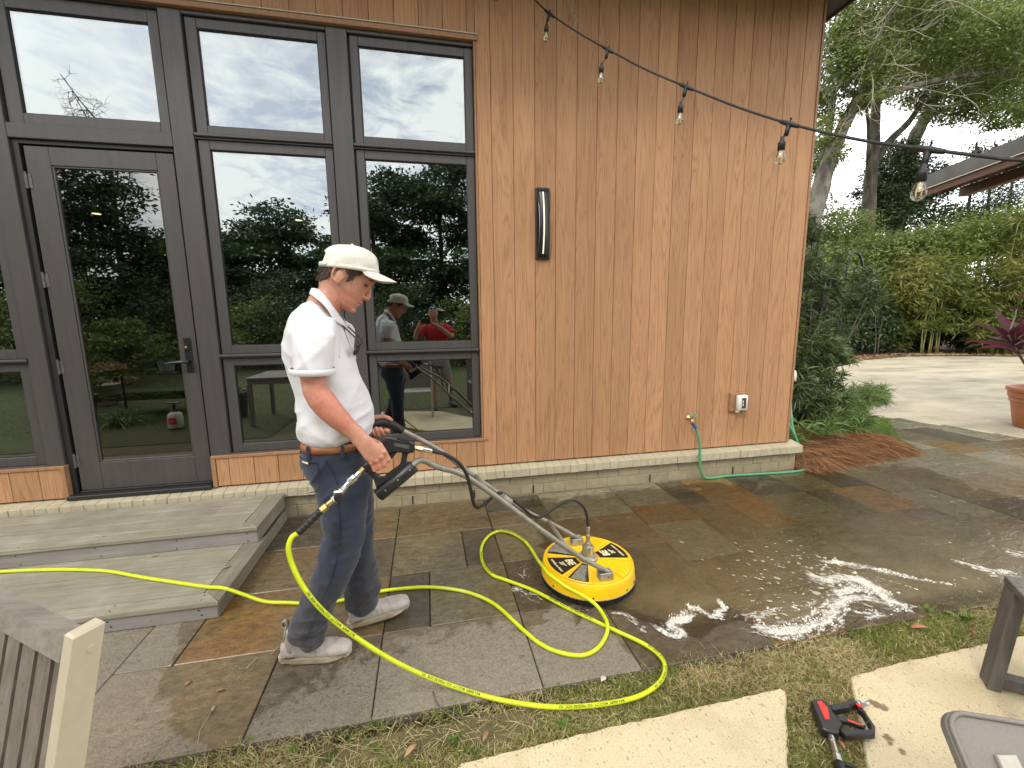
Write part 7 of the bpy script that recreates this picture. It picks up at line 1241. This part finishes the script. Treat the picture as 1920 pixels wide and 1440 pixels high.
podo(pd, [(c, tuple(np.array(R)*1.06), k) for c, R, k in blobs], M['leaf_podo'], 26, (.09, .16), .013)
mb = MB()
for c, R, k in blobs:
    for _ in range(4): e_ = np.array(c)+rv.normal(0, .28, 3)*np.array(R)*1.6; b_ = np.array((4.95+rv.normal(0, .12), 4.75+rv.normal(0, .1), .05)); mb.tube(catmull([b_, b_*.6+e_*.4+rv.normal(0, .06, 3), e_], 4), np.linspace(.018, .006, 9), 6)
mb.build('stems', M['bark2'], pd, True)
pd2 = empty('podocarpus_branch_shrub', (5.6, 4.8, .1), 'low podocarpus with feathery curved leaves arching over the patio beside the mulch', 'shrub')
podo(pd2, [((5.35, 4.5, .40), (.32, .3, .2), 60), ((5.8, 4.66, .48), (.30, .22, .15), 58), ((6.2, 4.85, .50), (.28, .2, .14), 54), ((6.5, 4.92, .42), (.22, .15, .14), 36), ((5.1, 4.2, .30), (.3, .25, .16), 40)], M['leaf_strap'], 16, (.09, .15), .009)
mb = MB(); 
for P_ in ([(5.5, 4.75, .1), (5.7, 4.72, .42), (6.1, 4.85, .50), (6.45, 4.93, .36)], [(5.5, 4.75, .1), (5.55, 4.6, .35), (5.75, 4.6, .45)]): mb.tube(catmull(P_, 5), .008, 6)
mb.build('stems', M['bark2'], pd2, True)
for (x, y, h_, k), lb in zip([(4.22, 3.92, .34, 70), (4.55, 4.05, .30, 60), (3.98, 3.98, .30, 55), (4.85, 4.2, .30, 50), (5.25, 4.15, .26, 46), (5.55, 4.35, .24, 40)], ['bright strap leaved plant nearest the house corner above the pine straw', 'second strap leaved plant along the mulch, next to the tallest one', 'strap leaved plant tucked behind the green hose loops', 'strap leaved plant in front of the podocarpus stems', 'strap leaved plant beside the far mulch edge', 'strap leaved plant in the small grass patch']):
    r_ = empty('strap_plant', (x, y, .1), lb, 'plant', 'strap leaved plants in the mulch bed'); C, D, L_ = [], [], []
    for s in range(7):
        ox, oy = rv.normal(0, .07, 2); oz = rv.uniform(.08, h_*.75)
        for _ in range(k//5): az = rv.uniform(0, 2*PI); el = rv.uniform(.15, 1.2); C.append((x+ox, y+oy, .1+oz)); D.append((math.cos(az)*math.cos(el), math.sin(az)*math.cos(el), math.sin(el))); L_.append(rv.uniform(.15, .27))
    strap_mesh('leaves', np.array(C), np.array(D), np.array(L_), .015, .4, M['leaf_strap'], r_, 4, rv)

# ------------------------------------------------------------------ trees
def limbs(mb, path, r0_, r1_, n=10): q = catmull(path, 6); mb.tube(q, np.linspace(r0_, r1_, len(q))*(1+.06*np.sin(np.arange(len(q))*1.7)), n); return q
def crown(name, root, clumps, m, leaf, aspect=.42, dens=1.0, seed=1, droop=.25, inner=.15):
    r = np.random.default_rng(seed); C, D = [], []
    for c, R, k in clumps:
        k = int(k*dens); sub = max(4, int(k/70)); d = unit(r.normal(size=(sub, 3))); sc_ = np.asarray(c)+d*(r.uniform(inner, 1, sub)**.6)[:, None]*np.asarray(R); w = r.integers(0, sub, k)
        p = sc_[w]+r.normal(0, 1, (k, 3))*np.asarray(R)*np.array([.20, .20, .12]); C.append(p); D.append(unit(r.normal(size=(k, 3))*np.array([1, 1, .6])+(p-np.asarray(c))*.25)-np.array([0, 0, droop]))
    C, D = np.concatenate(C), np.concatenate(D); n = len(C); return cloud(name, leaf_quads(C, D, r.uniform(leaf*.65, leaf*1.3, n), r.uniform(.7, 1.3, n)*leaf*aspect, r), m, root)
def twigs(mb, src, n, L, seed, r=.012, sub=3):
    rr = np.random.default_rng(seed); src = np.asarray(src)
    for _ in range(n):
        p = src[rr.integers(0, len(src))]; d = unit(rr.normal(size=3)*np.array([1, 1, .7])+np.array([-.3, -.5, -.1])); l = L*rr.uniform(.5, 1.2); q = catmull([p, p+d*l*.5+rr.normal(0, .12*l, 3), p+d*l+rr.normal(0, .18*l, 3)-np.array([0, 0, .2*l])], 5); mb.tube(q, np.linspace(r, r*.35, len(q)), 4, False)
        for k in range(sub):
            i = rr.integers(3, len(q)); e_ = q[i]; d2 = unit(d+rr.normal(0, .8, 3)); q2 = catmull([e_, e_+d2*l*.25, e_+d2*l*.45+rr.normal(0, .1*l, 3)], 4); mb.tube(q2, np.linspace(r*.6, r*.25, len(q2)), 4, False)
# leaning oak nearest the house corner
t1 = empty('oak_tree', (17.1, 17, 0), 'leaning oak with lichened trunk and pale bare twigs beside the house corner', 'tree')
mb = MB(); a = limbs(mb, [(16.7, 17, -.1), (17.0, 17, 2.5), (17.3, 17, 5.5), (17.66, 17, 6.9), (18.04, 17, 8.5), (18.7, 17, 10.1), (19.4, 17, 11.25), (20.3, 16.8, 12.6), (21.4, 16.5, 14)], .48, .14); limbs(mb, [(17.2, 17.3, 3.5), (17.6, 17.5, 5.9), (18.2, 17.5, 8.2), (18.4, 17.5, 10.1), (18.5, 17.5, 11.6)], .32, .10)
b = limbs(mb, [(18.4, 17, 9.3), (18.6, 16.2, 11.2), (18.4, 15.6, 12.8), (19.0, 15.3, 14.2)], .16, .05); c = limbs(mb, [(19.0, 17, 10.6), (20.6, 16.6, 11.3), (22.6, 16.2, 11.8), (25.0, 16, 12.2), (28, 15.8, 13)], .16, .05); d = limbs(mb, [(19.4, 17, 11.2), (19.6, 16, 13), (20.6, 15.3, 14.4)], .12, .05)
mb.build('trunk', M['bark'], t1, True)
mb = MB(); twigs(mb, np.concatenate([b, d]), 46, 2.3, 3, .016, 4); twigs(mb, c[12:], 14, 1.6, 4, .013, 3); mb.build('bare_twigs', M['deadtwig'], t1)
crown('crown', t1, [((18.9, 16.5, 12.2), (1.7, 1.5, 1.3), 2600), ((19.9, 16, 14.2), (2, 1.6, 1.2), 3000), ((18.0, 17.2, 9.4), (.9, .9, 1.4), 900), ((22.5, 16, 13.4), (2.4, 1.8, 1.2), 3600), ((17.9, 17, 14.2), (1.2, 1.2, 1.0), 1100), ((25.5, 15.8, 13.2), (2.4, 1.7, 1.3), 3600), ((17.6, 16.6, 12.6), (1.0, 1.0, 1.3), 1700), ((19.0, 18.8, 9.2), (.8, .6, 1.2), 900), ((18.9, 18.6, 11.6), (.7, .6, 1.2), 900), ((18.9, 16.4, 10.8), (1.0, 1.0, .6), 800)], M['leaf_oak'], .16, .42, 2.1, 5)
t2 = empty('oak_tree', (23, 19, 0), 'upright forked oak with a mossy trunk behind the leaning oak', 'tree')
mb = MB(); a2 = limbs(mb, [(23.1, 19, -.1), (23.0, 19, 2.6), (22.95, 19, 4.7), (22.9, 19, 6.9), (22.8, 19, 8.7), (22.8, 19, 10.2), (22.65, 19, 12), (22.8, 19, 13.7)], .42, .16); b2 = limbs(mb, [(22.85, 19, 9.2), (23.6, 19, 10.3), (24.7, 19, 11.3), (25.3, 19, 12.1), (26.1, 19, 13.5), (27.5, 18.8, 15)], .2, .07); c2_ = limbs(mb, [(22.8, 19, 8.0), (22.1, 18.6, 9.2), (21.7, 18.4, 10.4), (21.0, 18.2, 12)], .16, .05); mb.build('trunk', M['bark2'], t2, True)
mb = MB(); twigs(mb, b2, 14, 1.8, 9, .012); mb.build('bare_twigs', M['deadtwig'], t2)
crown('crown', t2, [((27.5, 18.5, 15.4), (2.6, 2, 1.6), 4300), ((24.6, 19, 15.4), (2.2, 1.8, 1.6), 3600), ((30.8, 18, 15.2), (2.8, 2, 1.8), 4600), ((26.8, 18.4, 12.0), (1.7, 1.5, .8), 1700), ((29.8, 18, 12.2), (2.2, 1.6, 1.0), 1100), ((22.6, 19, 15), (1.4, 1.4, 1.2), 1700), ((24.8, 19, 13.2), (1.5, 1.4, .9), 1900), ((28.6, 18.4, 13.4), (1.8, 1.4, .9), 2000)], M['leaf_oak'], .18, .42, 2.0, 6)
t3 = empty('oak_tree', (28.6, 22, 0), 'thick dark oak bending over behind the pavilion roof', 'tree')
mb = MB(); a3 = limbs(mb, [(28.4, 22, -.1), (28.6, 22, 5), (28.9, 22, 9.9), (29.3, 22, 12.1), (30.1, 22, 13.6), (30.9, 22, 15.7), (31.7, 22, 18.1)], .5, .2); mb.build('trunk', M['bark'], t3, True)
crown('crown', t3, [((31.0, 22, 17.6), (3.2, 2.2, 1.8), 4600), ((34.5, 21, 15.6), (2.8, 2, 2.2), 3900), ((27.8, 22, 18.4), (2.6, 2, 1.6), 3000), ((35.5, 21, 18.8), (3, 2, 2), 3000)], M['leaf_oak'], .22, .42, 1.6, 7)
t4 = empty('evergreen_tree', (26.5, 20.5, 0), 'dense dark evergreen filling the gap beneath the oak limbs', 'tree')
mb = MB(); limbs(mb, [(26.5, 20.5, 0), (26.6, 20.5, 5), (26.5, 20.5, 10)], .2, .06); mb.build('trunk', M['bark2'], t4, True)
crown('crown', t4, [((26.4, 20.5, 9.6), (1.7, 1.5, 1.5), 4200), ((26.6, 20.5, 7.4), (2.0, 1.7, 1.3), 4600), ((28.6, 21, 8.8), (1.7, 1.5, 1.5), 3200), ((25.2, 20.5, 8.0), (1.1, 1.2, 1.0), 1300)], M['leaf_dark'], .18, .45, 1.7, 8)
t5 = empty('evergreen_tree', (32, 19.5, 0), 'dark lacy evergreen seen beneath the pavilion eave with sky showing through', 'tree')
mb = MB(); 
for x in (30.2, 31.6, 33.2, 34.6): limbs(mb, [(x, 19.5, 0), (x+.2, 19.5, 5), (x+.1, 19.5, 11)], .12, .05, 7)
mb.build('trunk', M['bark2'], t5, True); crown('crown', t5, [((32, 19.5, 7.0), (2.6, 1.5, 1.8), 2700), ((30.2, 19.5, 6.6), (1.6, 1.4, 1.4), 1500), ((34.5, 19.5, 8), (2.4, 1.4, 2), 2300), ((31.5, 19.5, 10.2), (2.6, 1.5, 1.4), 2400)], M['leaf_dark'], .17, .42, 1.25, 9)
t6 = empty('small_tree', (20.5, 18.5, 0), 'light green small leaved tree below the oak fork beside the house', 'tree')
mb = MB(); limbs(mb, [(20.5, 18.5, 0), (20.6, 18.5, 3), (20.4, 18.5, 6)], .12, .04, 8); mb.build('trunk', M['bark2'], t6, True); crown('crown', t6, [((20.4, 18.3, 5.9), (1.6, 1.3, 1.1), 2700), ((19.0, 18, 4.8), (1.4, 1.2, 1.0), 1800), ((22.0, 18.2, 5.0), (1.4, 1.2, .9), 2000), ((18.2, 17.6, 6.4), (.9, .9, 1.2), 900)], M['leaf_oak'], .16, .42, 1.6, 10)
t7 = empty('young_tree', (31.5, 17, 0), 'yellow green leaved branch tree above the pavilion roof', 'tree')
mb = MB(); limbs(mb, [(33.0, 17, 0), (33, 17, 6), (32.4, 17, 10), (30, 16.8, 11.4), (27.6, 16.6, 11.2)], .2, .05, 8); q = limbs(mb, [(31.2, 17, 10.8), (29.4, 16.6, 10.0), (27.6, 16.4, 8.9)], .06, .03, 6); mb.build('trunk', M['bark'], t7, True); crown('crown', t7, [((29.4, 16.8, 11.3), (2.3, 1.4, .75), 2100), ((31.4, 17, 12.2), (1.6, 1.4, .8), 1700), ((27.5, 16.6, 10.9), (1.2, 1.0, .5), 800)], M['leaf_lime'], .16, .4, 1.1, 11)
mb = MB(); twigs(mb, q, 34, 1.7, 12, .012, 4); mb.build('bare_twigs', M['deadtwig'], t7)

# hedge of bamboo and laurel behind the drive
def hedge(name, lb, base, clumps, m, leaf, asp, seed, cat='shrub', canes=None, dens=1.0):
    r = empty(name, base, lb, cat); crown('foliage', r, clumps, m, leaf, asp, dens, seed, .55, .35)
    mb = MB(); rr = np.random.default_rng(seed); cs = canes or [(base[0]+rr.normal(0, .5), base[1]+rr.normal(0, .4)) for _ in range(7)]; top = max(c[2] for c, R, k in clumps)
    for x, y in cs: mb.tube(catmull([(x, y, 0), (x+rr.normal(0, .08), y, top*.5), (x+rr.normal(0, .3), y+rr.normal(0, .2), top)], 4), np.linspace(.032, .014, 9) if canes is None else np.linspace(.030, .012, 9), 6)
    mb.build('canes', M['bamboo'] if 'bamboo' in name else M['bark2'], r, True); return r
hedge('bamboo_clump', 'bamboo clump with yellowish canes at the middle of the drive edge', (20.4, 13.9, 0), [((20.0, 13.9, 3.1), (1.7, .9, 1.0), 3600), ((21.4, 13.6, 2.4), (1.1, .8, .9), 1900), ((19.0, 14, 2.5), (1.0, .8, .9), 1700), ((20.6, 13.9, 1.3), (1.6, .7, .6), 1700), ((19.2, 14.4, 1.0), (1.0, .6, .8), 1200)], M['leaf_bamboo'], .27, .19, 21, 'bamboo', [(19.6+.13*k, 13.5+.05*(k % 3), ) for k in range(9)], 1.5)
hedge('bamboo_clump', 'lime tinted bamboo clump with tall shoots behind the burgundy plant', (23.0, 12.9, 0), [((23.2, 12.9, 2.9), (1.6, .9, 1.3), 3600), ((22.3, 12.6, 1.1), (1.2, .7, .9), 2400), ((23.9, 12.8, 1.0), (1.1, .7, .9), 2000), ((24.6, 12.5, 2.4), (1.2, .9, 1.5), 2600), ((23.6, 12.6, 5.0), (1.3, .9, .9), 1600)], M['leaf_bamboo'], .30, .18, 22, 'bamboo', [(22.6+.16*k, 12.9+.06*(k % 4)) for k in range(10)], 1.4)
hedge('laurel_shrub', 'glossy green laurel shrub at the far drive edge left of the bamboo', (17.3, 14.4, 0), [((17.2, 14.6, 1.5), (1.7, 1.0, 1.3), 4200), ((15.8, 14.2, 1.3), (1.3, .9, 1.2), 2700), ((18.5, 14.5, 1.1), (1.0, .8, .9), 1700)], M['leaf_dark'], .16, .42, 23, 'shrub', None, 1.5)
hedge('laurel_shrub', 'tall mixed green shrub rising behind the laurel and shepherd hook', (18.4, 16, 0), [((18.4, 16, 3.6), (2.0, 1.2, 1.3), 4600), ((16.8, 15.6, 3.2), (1.4, 1.1, 1.4), 3000), ((20.4, 15.6, 4.3), (1.8, 1.2, 1.0), 3400), ((22.4, 15.2, 4.6), (1.8, 1.2, .9), 3200)], M['leaf_oak'], .17, .4, 24, 'shrub', None, 1.5)
hedge('laurel_shrub', 'pale green hanging shrub above the bamboo clumps', (24, 15, 0), [((24.5, 14.8, 5.1), (2.0, 1.2, 1.1), 3600), ((26.6, 14.5, 4.6), (1.8, 1.2, 1.6), 3400), ((22.0, 14.6, 4.3), (1.4, 1.0, .7), 1900), ((27.5, 13.6, 2.2), (1.6, 1, 1.5), 2400)], M['leaf_lime'], .17, .38, 25, 'shrub', None, 1.3)
hedge('bamboo_clump', 'bright bamboo leaves low at the right end of the drive', (25.6, 11.4, 0), [((25.8, 11.4, 2.6), (1.4, 1.0, 1.6), 3000), ((25.2, 10.9, 1.0), (1.0, .7, .7), 1300), ((26.8, 10.4, 3.2), (1.4, 1, 2), 2400)], M['leaf_bamboo'], .32, .18, 26, 'bamboo', [(25.2+.15*k, 11.3) for k in range(8)], 1.3)
mb = MB(); mb.prism([(12.3, 10.9, -.05), (15.4, 12.5, -.05), (18.3, 13.15, -.05), (20.1, 12.6, -.05), (24, 10.6, -.05), (34, 6, -.05), (40, 9, -.05), (30, 20, -.05), (14, 17, -.05), (9, 11, -.05)], (0, 0, .06)); tag(mb.build('leaf_mould', M['duff']), kind='structure')
nl = 2600; t = rv.random(nl); E_ = np.array([(13, 11.4), (15.4, 12.55), (18.3, 13.2), (20.1, 12.65), (24, 10.7), (28, 8.8)]); i = rv.integers(0, 5, nl); Pm = E_[i]*(1-t[:, None])+E_[i+1]*t[:, None]+rv.normal(0, .22, (nl, 2))+np.array([.15, .3]); tag(strap_mesh('leaf_drift', np.c_[Pm, np.full(nl, .012)+rv.uniform(0, .04, nl)], np.c_[rv.normal(0, 1, (nl, 2)), rv.uniform(0, .3, nl)], rv.uniform(.06, .16, nl), .03, .2, M['leaf_litter'], None, 2, rv), kind='stuff')
hedge('laurel_shrub', 'dark understorey shrub closing the gap behind the bamboo canes', (21.5, 15.6, 0), [((19.6, 15.4, 1.2), (1.4, .8, 1.3), 2600), ((21.6, 15.2, 1.2), (1.4, .8, 1.3), 2600), ((23.8, 14.8, 1.3), (1.4, .8, 1.4), 2600), ((26.2, 13.8, 1.5), (1.6, 1, 1.5), 2800)], M['leaf_dark'], .22, .45, 28, 'shrub', None, 1.5)
# far wood behind everything, one mass
C, D = [], []
fr = np.random.default_rng(61)
cl = [((fr.uniform(24, 62), fr.uniform(27, 44), fr.uniform(2, 9)), (3.2, 2.2, 2.6), 520) for _ in range(36)]
fw_ = empty('far_wood', (40, 34, 0)); tag(fw_, kind='stuff'); crown('foliage', fw_, cl, M['leaf_dark'], .34, .5, 1.0, 62)

# ------------------------------------------------------------------ garden behind the lens: it shows in the glass
def gtree(name, lb, x, y, h_, rad, m, leaf, n, seed, trunk='bark2', cat='tree', lo=.35, squash=.8):
    r = empty(name, (x, y, 0), lb, cat); rr = np.random.default_rng(seed); mb = MB(); q = limbs(mb, [(x, y, -.05), (x+rr.normal(0, .15), y, h_*.3), (x+rr.normal(0, .3), y+rr.normal(0, .3), h_*.62), (x+rr.normal(0, .4), y, h_*.9)], max(.06, h_*.024), .05, 8); cl = []
    for k in range(9):
        a = k*2.4+rr.uniform(-.4, .4); zz_ = h_*(lo+(1-lo)*((k+.5)/9)); rd = rad*math.sqrt(max(.15, 1-((zz_/h_-(lo+1)/2)/((1-lo)/2*1.08))**2))*.62; e_ = np.array((x+math.cos(a)*rd, y+math.sin(a)*rd, zz_)); cl.append((e_, (rad*.55, rad*.55, rad*.55*squash*.75), n//9))
        i = min(len(q)-1, int(len(q)*min(.95, zz_/h_*.8))); limbs(mb, [q[i], q[i]*.5+e_*.5+np.array([0, 0, .1*rad]), e_], max(.03, h_*.008), .02, 6)
    mb.build('trunk', M[trunk], r, True); crown('crown', r, cl, m, leaf, .45, 1.0, seed); return r
GT_ = [(-8.8, -20.5, 7.3, 3.6, 'leaf_dark', .26, 13000, 'broad dark round headed tree mirrored in the middle window'), (-4.9, -19.5, 6.6, 2.0, 'leaf_dark', .24, 7000, 'smaller pointed evergreen mirrored at the edge of the middle window'), (-11.9, -17, 5.4, 2.6, 'leaf_dark', .24, 9000, 'dark tree mirrored low beside the door post'), (-1.9, -15, 8.2, 2.8, 'leaf_dark', .22, 10000, 'tall dark tree mirrored in the window over the photographer'), (.8, -16, 9.2, 3.0, 'leaf_dark', .24, 9000, 'tall dark tree mirrored at the edge of the third window'), (-13.6, -12.5, 6.9, 3.4, 'leaf_dark', .22, 11000, 'overhanging dark tree mirrored in the door glass'), (-18.5, -10, 7.2, 3.6, 'leaf_dark', .24, 10000, 'dark tree mirrored at the far edge of the door'), (4.5, -15, 7.5, 3.2, 'leaf_dark', .26, 7000, 'dark tree behind the photographer towards the pavilion'), (9.0, -14, 7.5, 3.4, 'leaf_dark', .28, 6000, 'dark tree standing past the pavilion side'), (-23, -7, 9, 4.2, 'leaf_dark', .28, 7000, 'large dark tree far along the lawn beside the house')]
for k, (x, y, h_, rad, m, lf, n, lb) in enumerate(GT_): gtree('garden_tree', lb, x, y, h_, rad, M[m], lf*1.0, int(n*2.4), 100+k, lo=.14)
BT = empty('bare_tree', (-15.5, -19, 0), 'leafless tree top mirrored in the transom above the door', 'tree'); mb = MB(); q = limbs(mb, [(-15.5, -19, 0), (-15.4, -19, 6), (-15.2, -19, 11.2)], .2, .07, 8); qs = []
for k in range(7): a = -.9+k*.3; qs.append(limbs(mb, [q[-1-k], q[-1-k]+np.array([math.sin(a)*1.0, 0, 1.0]), q[-1-k]+np.array([math.sin(a)*1.9, .2, 2.0+.5*math.cos(a)])], .05, .012, 6))
twigs(mb, np.concatenate(qs), 90, 1.1, 77, .013, 5); mb.build('trunk', M['bark2'], BT)
SB_ = [(-6.5, -9.5, 1.9, 1.9, 'leaf_oak', 4200, 'rounded green shrub mirrored low in the middle window'), (-4.0, -9.2, 2.3, 1.8, 'leaf_dark', 4200, 'dark shrub mirrored beside the white shirt'), (-1.2, -8.6, 2.4, 1.9, 'leaf_dark', 4600, 'dark shrub mirrored behind the reflected photographer'), (1.4, -8.2, 2.0, 1.7, 'leaf_oak', 4200, 'green shrub mirrored at the photographer shoulder'), (-9.2, -9.5, 2.3, 2.0, 'leaf_dark', 4600, 'dark shrub mirrored in the door glass below the tree'), (-8.0, -5.6, 1.5, 1.2, 'leaf_oak', 2600, 'leafy shrub mirrored in the door behind the lantern'), (-11.5, -7.5, 2.6, 2.2, 'leaf_oak', 4600, 'wide shrub mirrored at the hinge side of the door'), (-14.5, -5.5, 2.6, 2.3, 'leaf_oak', 4200, 'wide shrub mirrored in the leftmost window'), (4.2, -8.8, 2.4, 2.0, 'leaf_dark', 3600, 'dark shrub across the lawn from the concrete slab'), (-6.2, -13, 3.4, 2.2, 'leaf_dark', 5200, 'taller dark shrub mirrored below the round tree'), (-2.8, -13, 3.6, 2.4, 'leaf_dark', 5200, 'taller dark shrub mirrored below the pointed evergreen'), (-10.5, -13, 4.0, 2.6, 'leaf_dark', 5200, 'taller dark shrub mirrored near the door post')]
for k, (x, y, h_, rad, m, n, lb) in enumerate(SB_): gtree('garden_shrub', lb, x, y, h_, rad, M[m], .13, int(n*1.7), 140+k, cat='shrub', lo=.10, squash=1.0)
# green trees beyond the rear clerestory of the house
for k, (x, y, lb) in enumerate([(-8.8, 14.5, 'bright tree seen through the far clerestory behind the leftmost window'), (-3.2, 14.2, 'bright tree seen through the far clerestory between the door and middle window'), (1.2, 14.2, 'bright tree seen through the far clerestory beside the white shirt'), (-5.5, 15, 'bright tree seen through the far clerestory behind the door'), (-1.2, 15, 'bright tree seen through the far clerestory behind the middle window'), (3.2, 15.5, 'bright tree seen through the far clerestory behind the third window')]): gtree('back_tree', lb, x, y, 8.5, 3.2, M['leaf_lime'], .34, 5200, 170+k, lo=.12)
# sprayer, pots, grass tuft, glass table, lantern
sy = empty('pump_sprayer', (-3.81, .10, 0), 'white pump sprayer jug with a red label mirrored in the door glass', 'sprayer')
MB().lathe([(.02, .005), (.088, .005), (.098, .02), (.100, .16), (.088, .22), (.045, .25), (.04, .27)], (-3.81, .10, 0), 24).build('tank', M['white'], sy, 2); MB().lathe([(.048, .262), (.05, .29), (.03, .30), (.02, .36), (.012, .37)], (-3.81, .10, 0), 14).tube([(-3.90, .10, .385), (-3.72, .10, .385)], .014, 8).build('pump_handle', M['black'], sy)
mb = MB(); th = np.radians(np.linspace(55, 125, 12)); mb.loft([[(-3.81+.1015*math.cos(a), .10+.1015*math.sin(a), z_) for a in th] for z_ in (.07, .17)], caps=False, closed=False); lo_ = mb.build('label', M['red'], sy); mb = MB(); mb.loft([[(-3.81+.1025*math.cos(a), .10+.1025*math.sin(a), z_) for a in th[2:-2]] for z_ in (.118, .124)], caps=False, closed=False); mb.build('label_stripe', M['decalwhite'], sy)
MB().tube(catmull([(-3.76, .12, .25), (-3.62, .16, .30), (-3.52, .15, .12), (-3.60, .10, .01), (-3.85, -.1, .01)], 6), .006, 6).build('tube', M['rubber'], sy, True)
gt_ = empty('grass_tuft', (-4.8, -.35, 0), 'arching ornamental grass tuft mirrored in the lower door glass', 'plant'); n = 420; a = rv.uniform(0, 2*PI, n); el = rv.uniform(.5, 1.45, n); strap_mesh('leaves', np.c_[-4.8+rv.normal(0, .06, n), -.35+rv.normal(0, .06, n), np.zeros(n)], np.c_[np.cos(a)*np.cos(el), np.sin(a)*np.cos(el), np.sin(el)], rv.uniform(.4, .85, n), .010, .75, M['leaf_strap'], gt_, 5, rv)
gtb = empty('glass_table', (-4.9, -1.1, 0), 'glass topped garden table mirrored in the door behind the grass tuft', 'table'); gm2 = glass_mat('table_glass', .12, (.55, .85, .72)); MB().box((-5.7, -1.9, .735), (-4.0, -.75, .747)).build('tabletop', gm2, gtb); MB().box((-5.6, -1.8, .30), (-4.1, -.85, .31)).build('shelf', gm2, gtb)
mb = MB()
for x in (-5.6, -4.1):
    for y in (-1.8, -.85): mb.tube([(x, y, 0), (x, y, .733)], .02, 8)
mb.build('frame', M['lampblack'], gtb)
for k, (x, y, z_, r_, lb, fl) in enumerate([(-4.55, -1.25, .748, .14, 'grey pot with a bushy plant standing on the glass table', 'leaf_lime'), (-5.9, -1.2, 0, .24, 'wide grey pot on the ground beside the glass table', 'leaf_oak'), (-6.3, -2.4, 0, .26, 'grey pot with rust red foliage behind the glass table', 'leaf_litter')]):
    r = empty('garden_pot', (x, y, z_), lb, 'pot'); MB().lathe([(.01, 0), (r_*.7, 0), (r_, r_*1.5), (r_*1.06, r_*1.55), (r_*.9, r_*1.5), (.01, r_*1.4)], (x, y, z_+.002), 24, caps=False).build('pot_shell', M['resin'], r, 2)
    pl_ = empty('pot_plant', (x, y, z_+r_*1.4), lb.replace('pot', 'foliage growing out of the pot', 1), 'plant'); crown('foliage', pl_, [((x, y, z_+r_*2.3), (r_*1.5, r_*1.5, r_*.9), 700)], M[fl], .07, .4, 1, 200+k)
ln = empty('garden_lantern', (-6.4, -1.75, 0), 'dark post lantern mirrored in the upper part of the door glass', 'lantern'); mb = MB(); mb.tube([(-6.4, -1.75, 0), (-6.4, -1.75, .95)], .02, 8); mb.lathe([(.09, .95), (.09, .97), (.02, .97)], (-6.4, -1.75, 0), 12); mb.lathe([(.15, 1.30), (.13, 1.33), (.05, 1.40), (.01, 1.46)], (-6.4, -1.75, 0), 12)
for k in range(4): a = k*PI/2; mb.tube([(-6.4+.08*math.cos(a), -1.75+.08*math.sin(a), .96), (-6.4+.09*math.cos(a), -1.75+.09*math.sin(a), 1.31)], .008, 6)
mb.build('frame', M['lampblack'], ln)
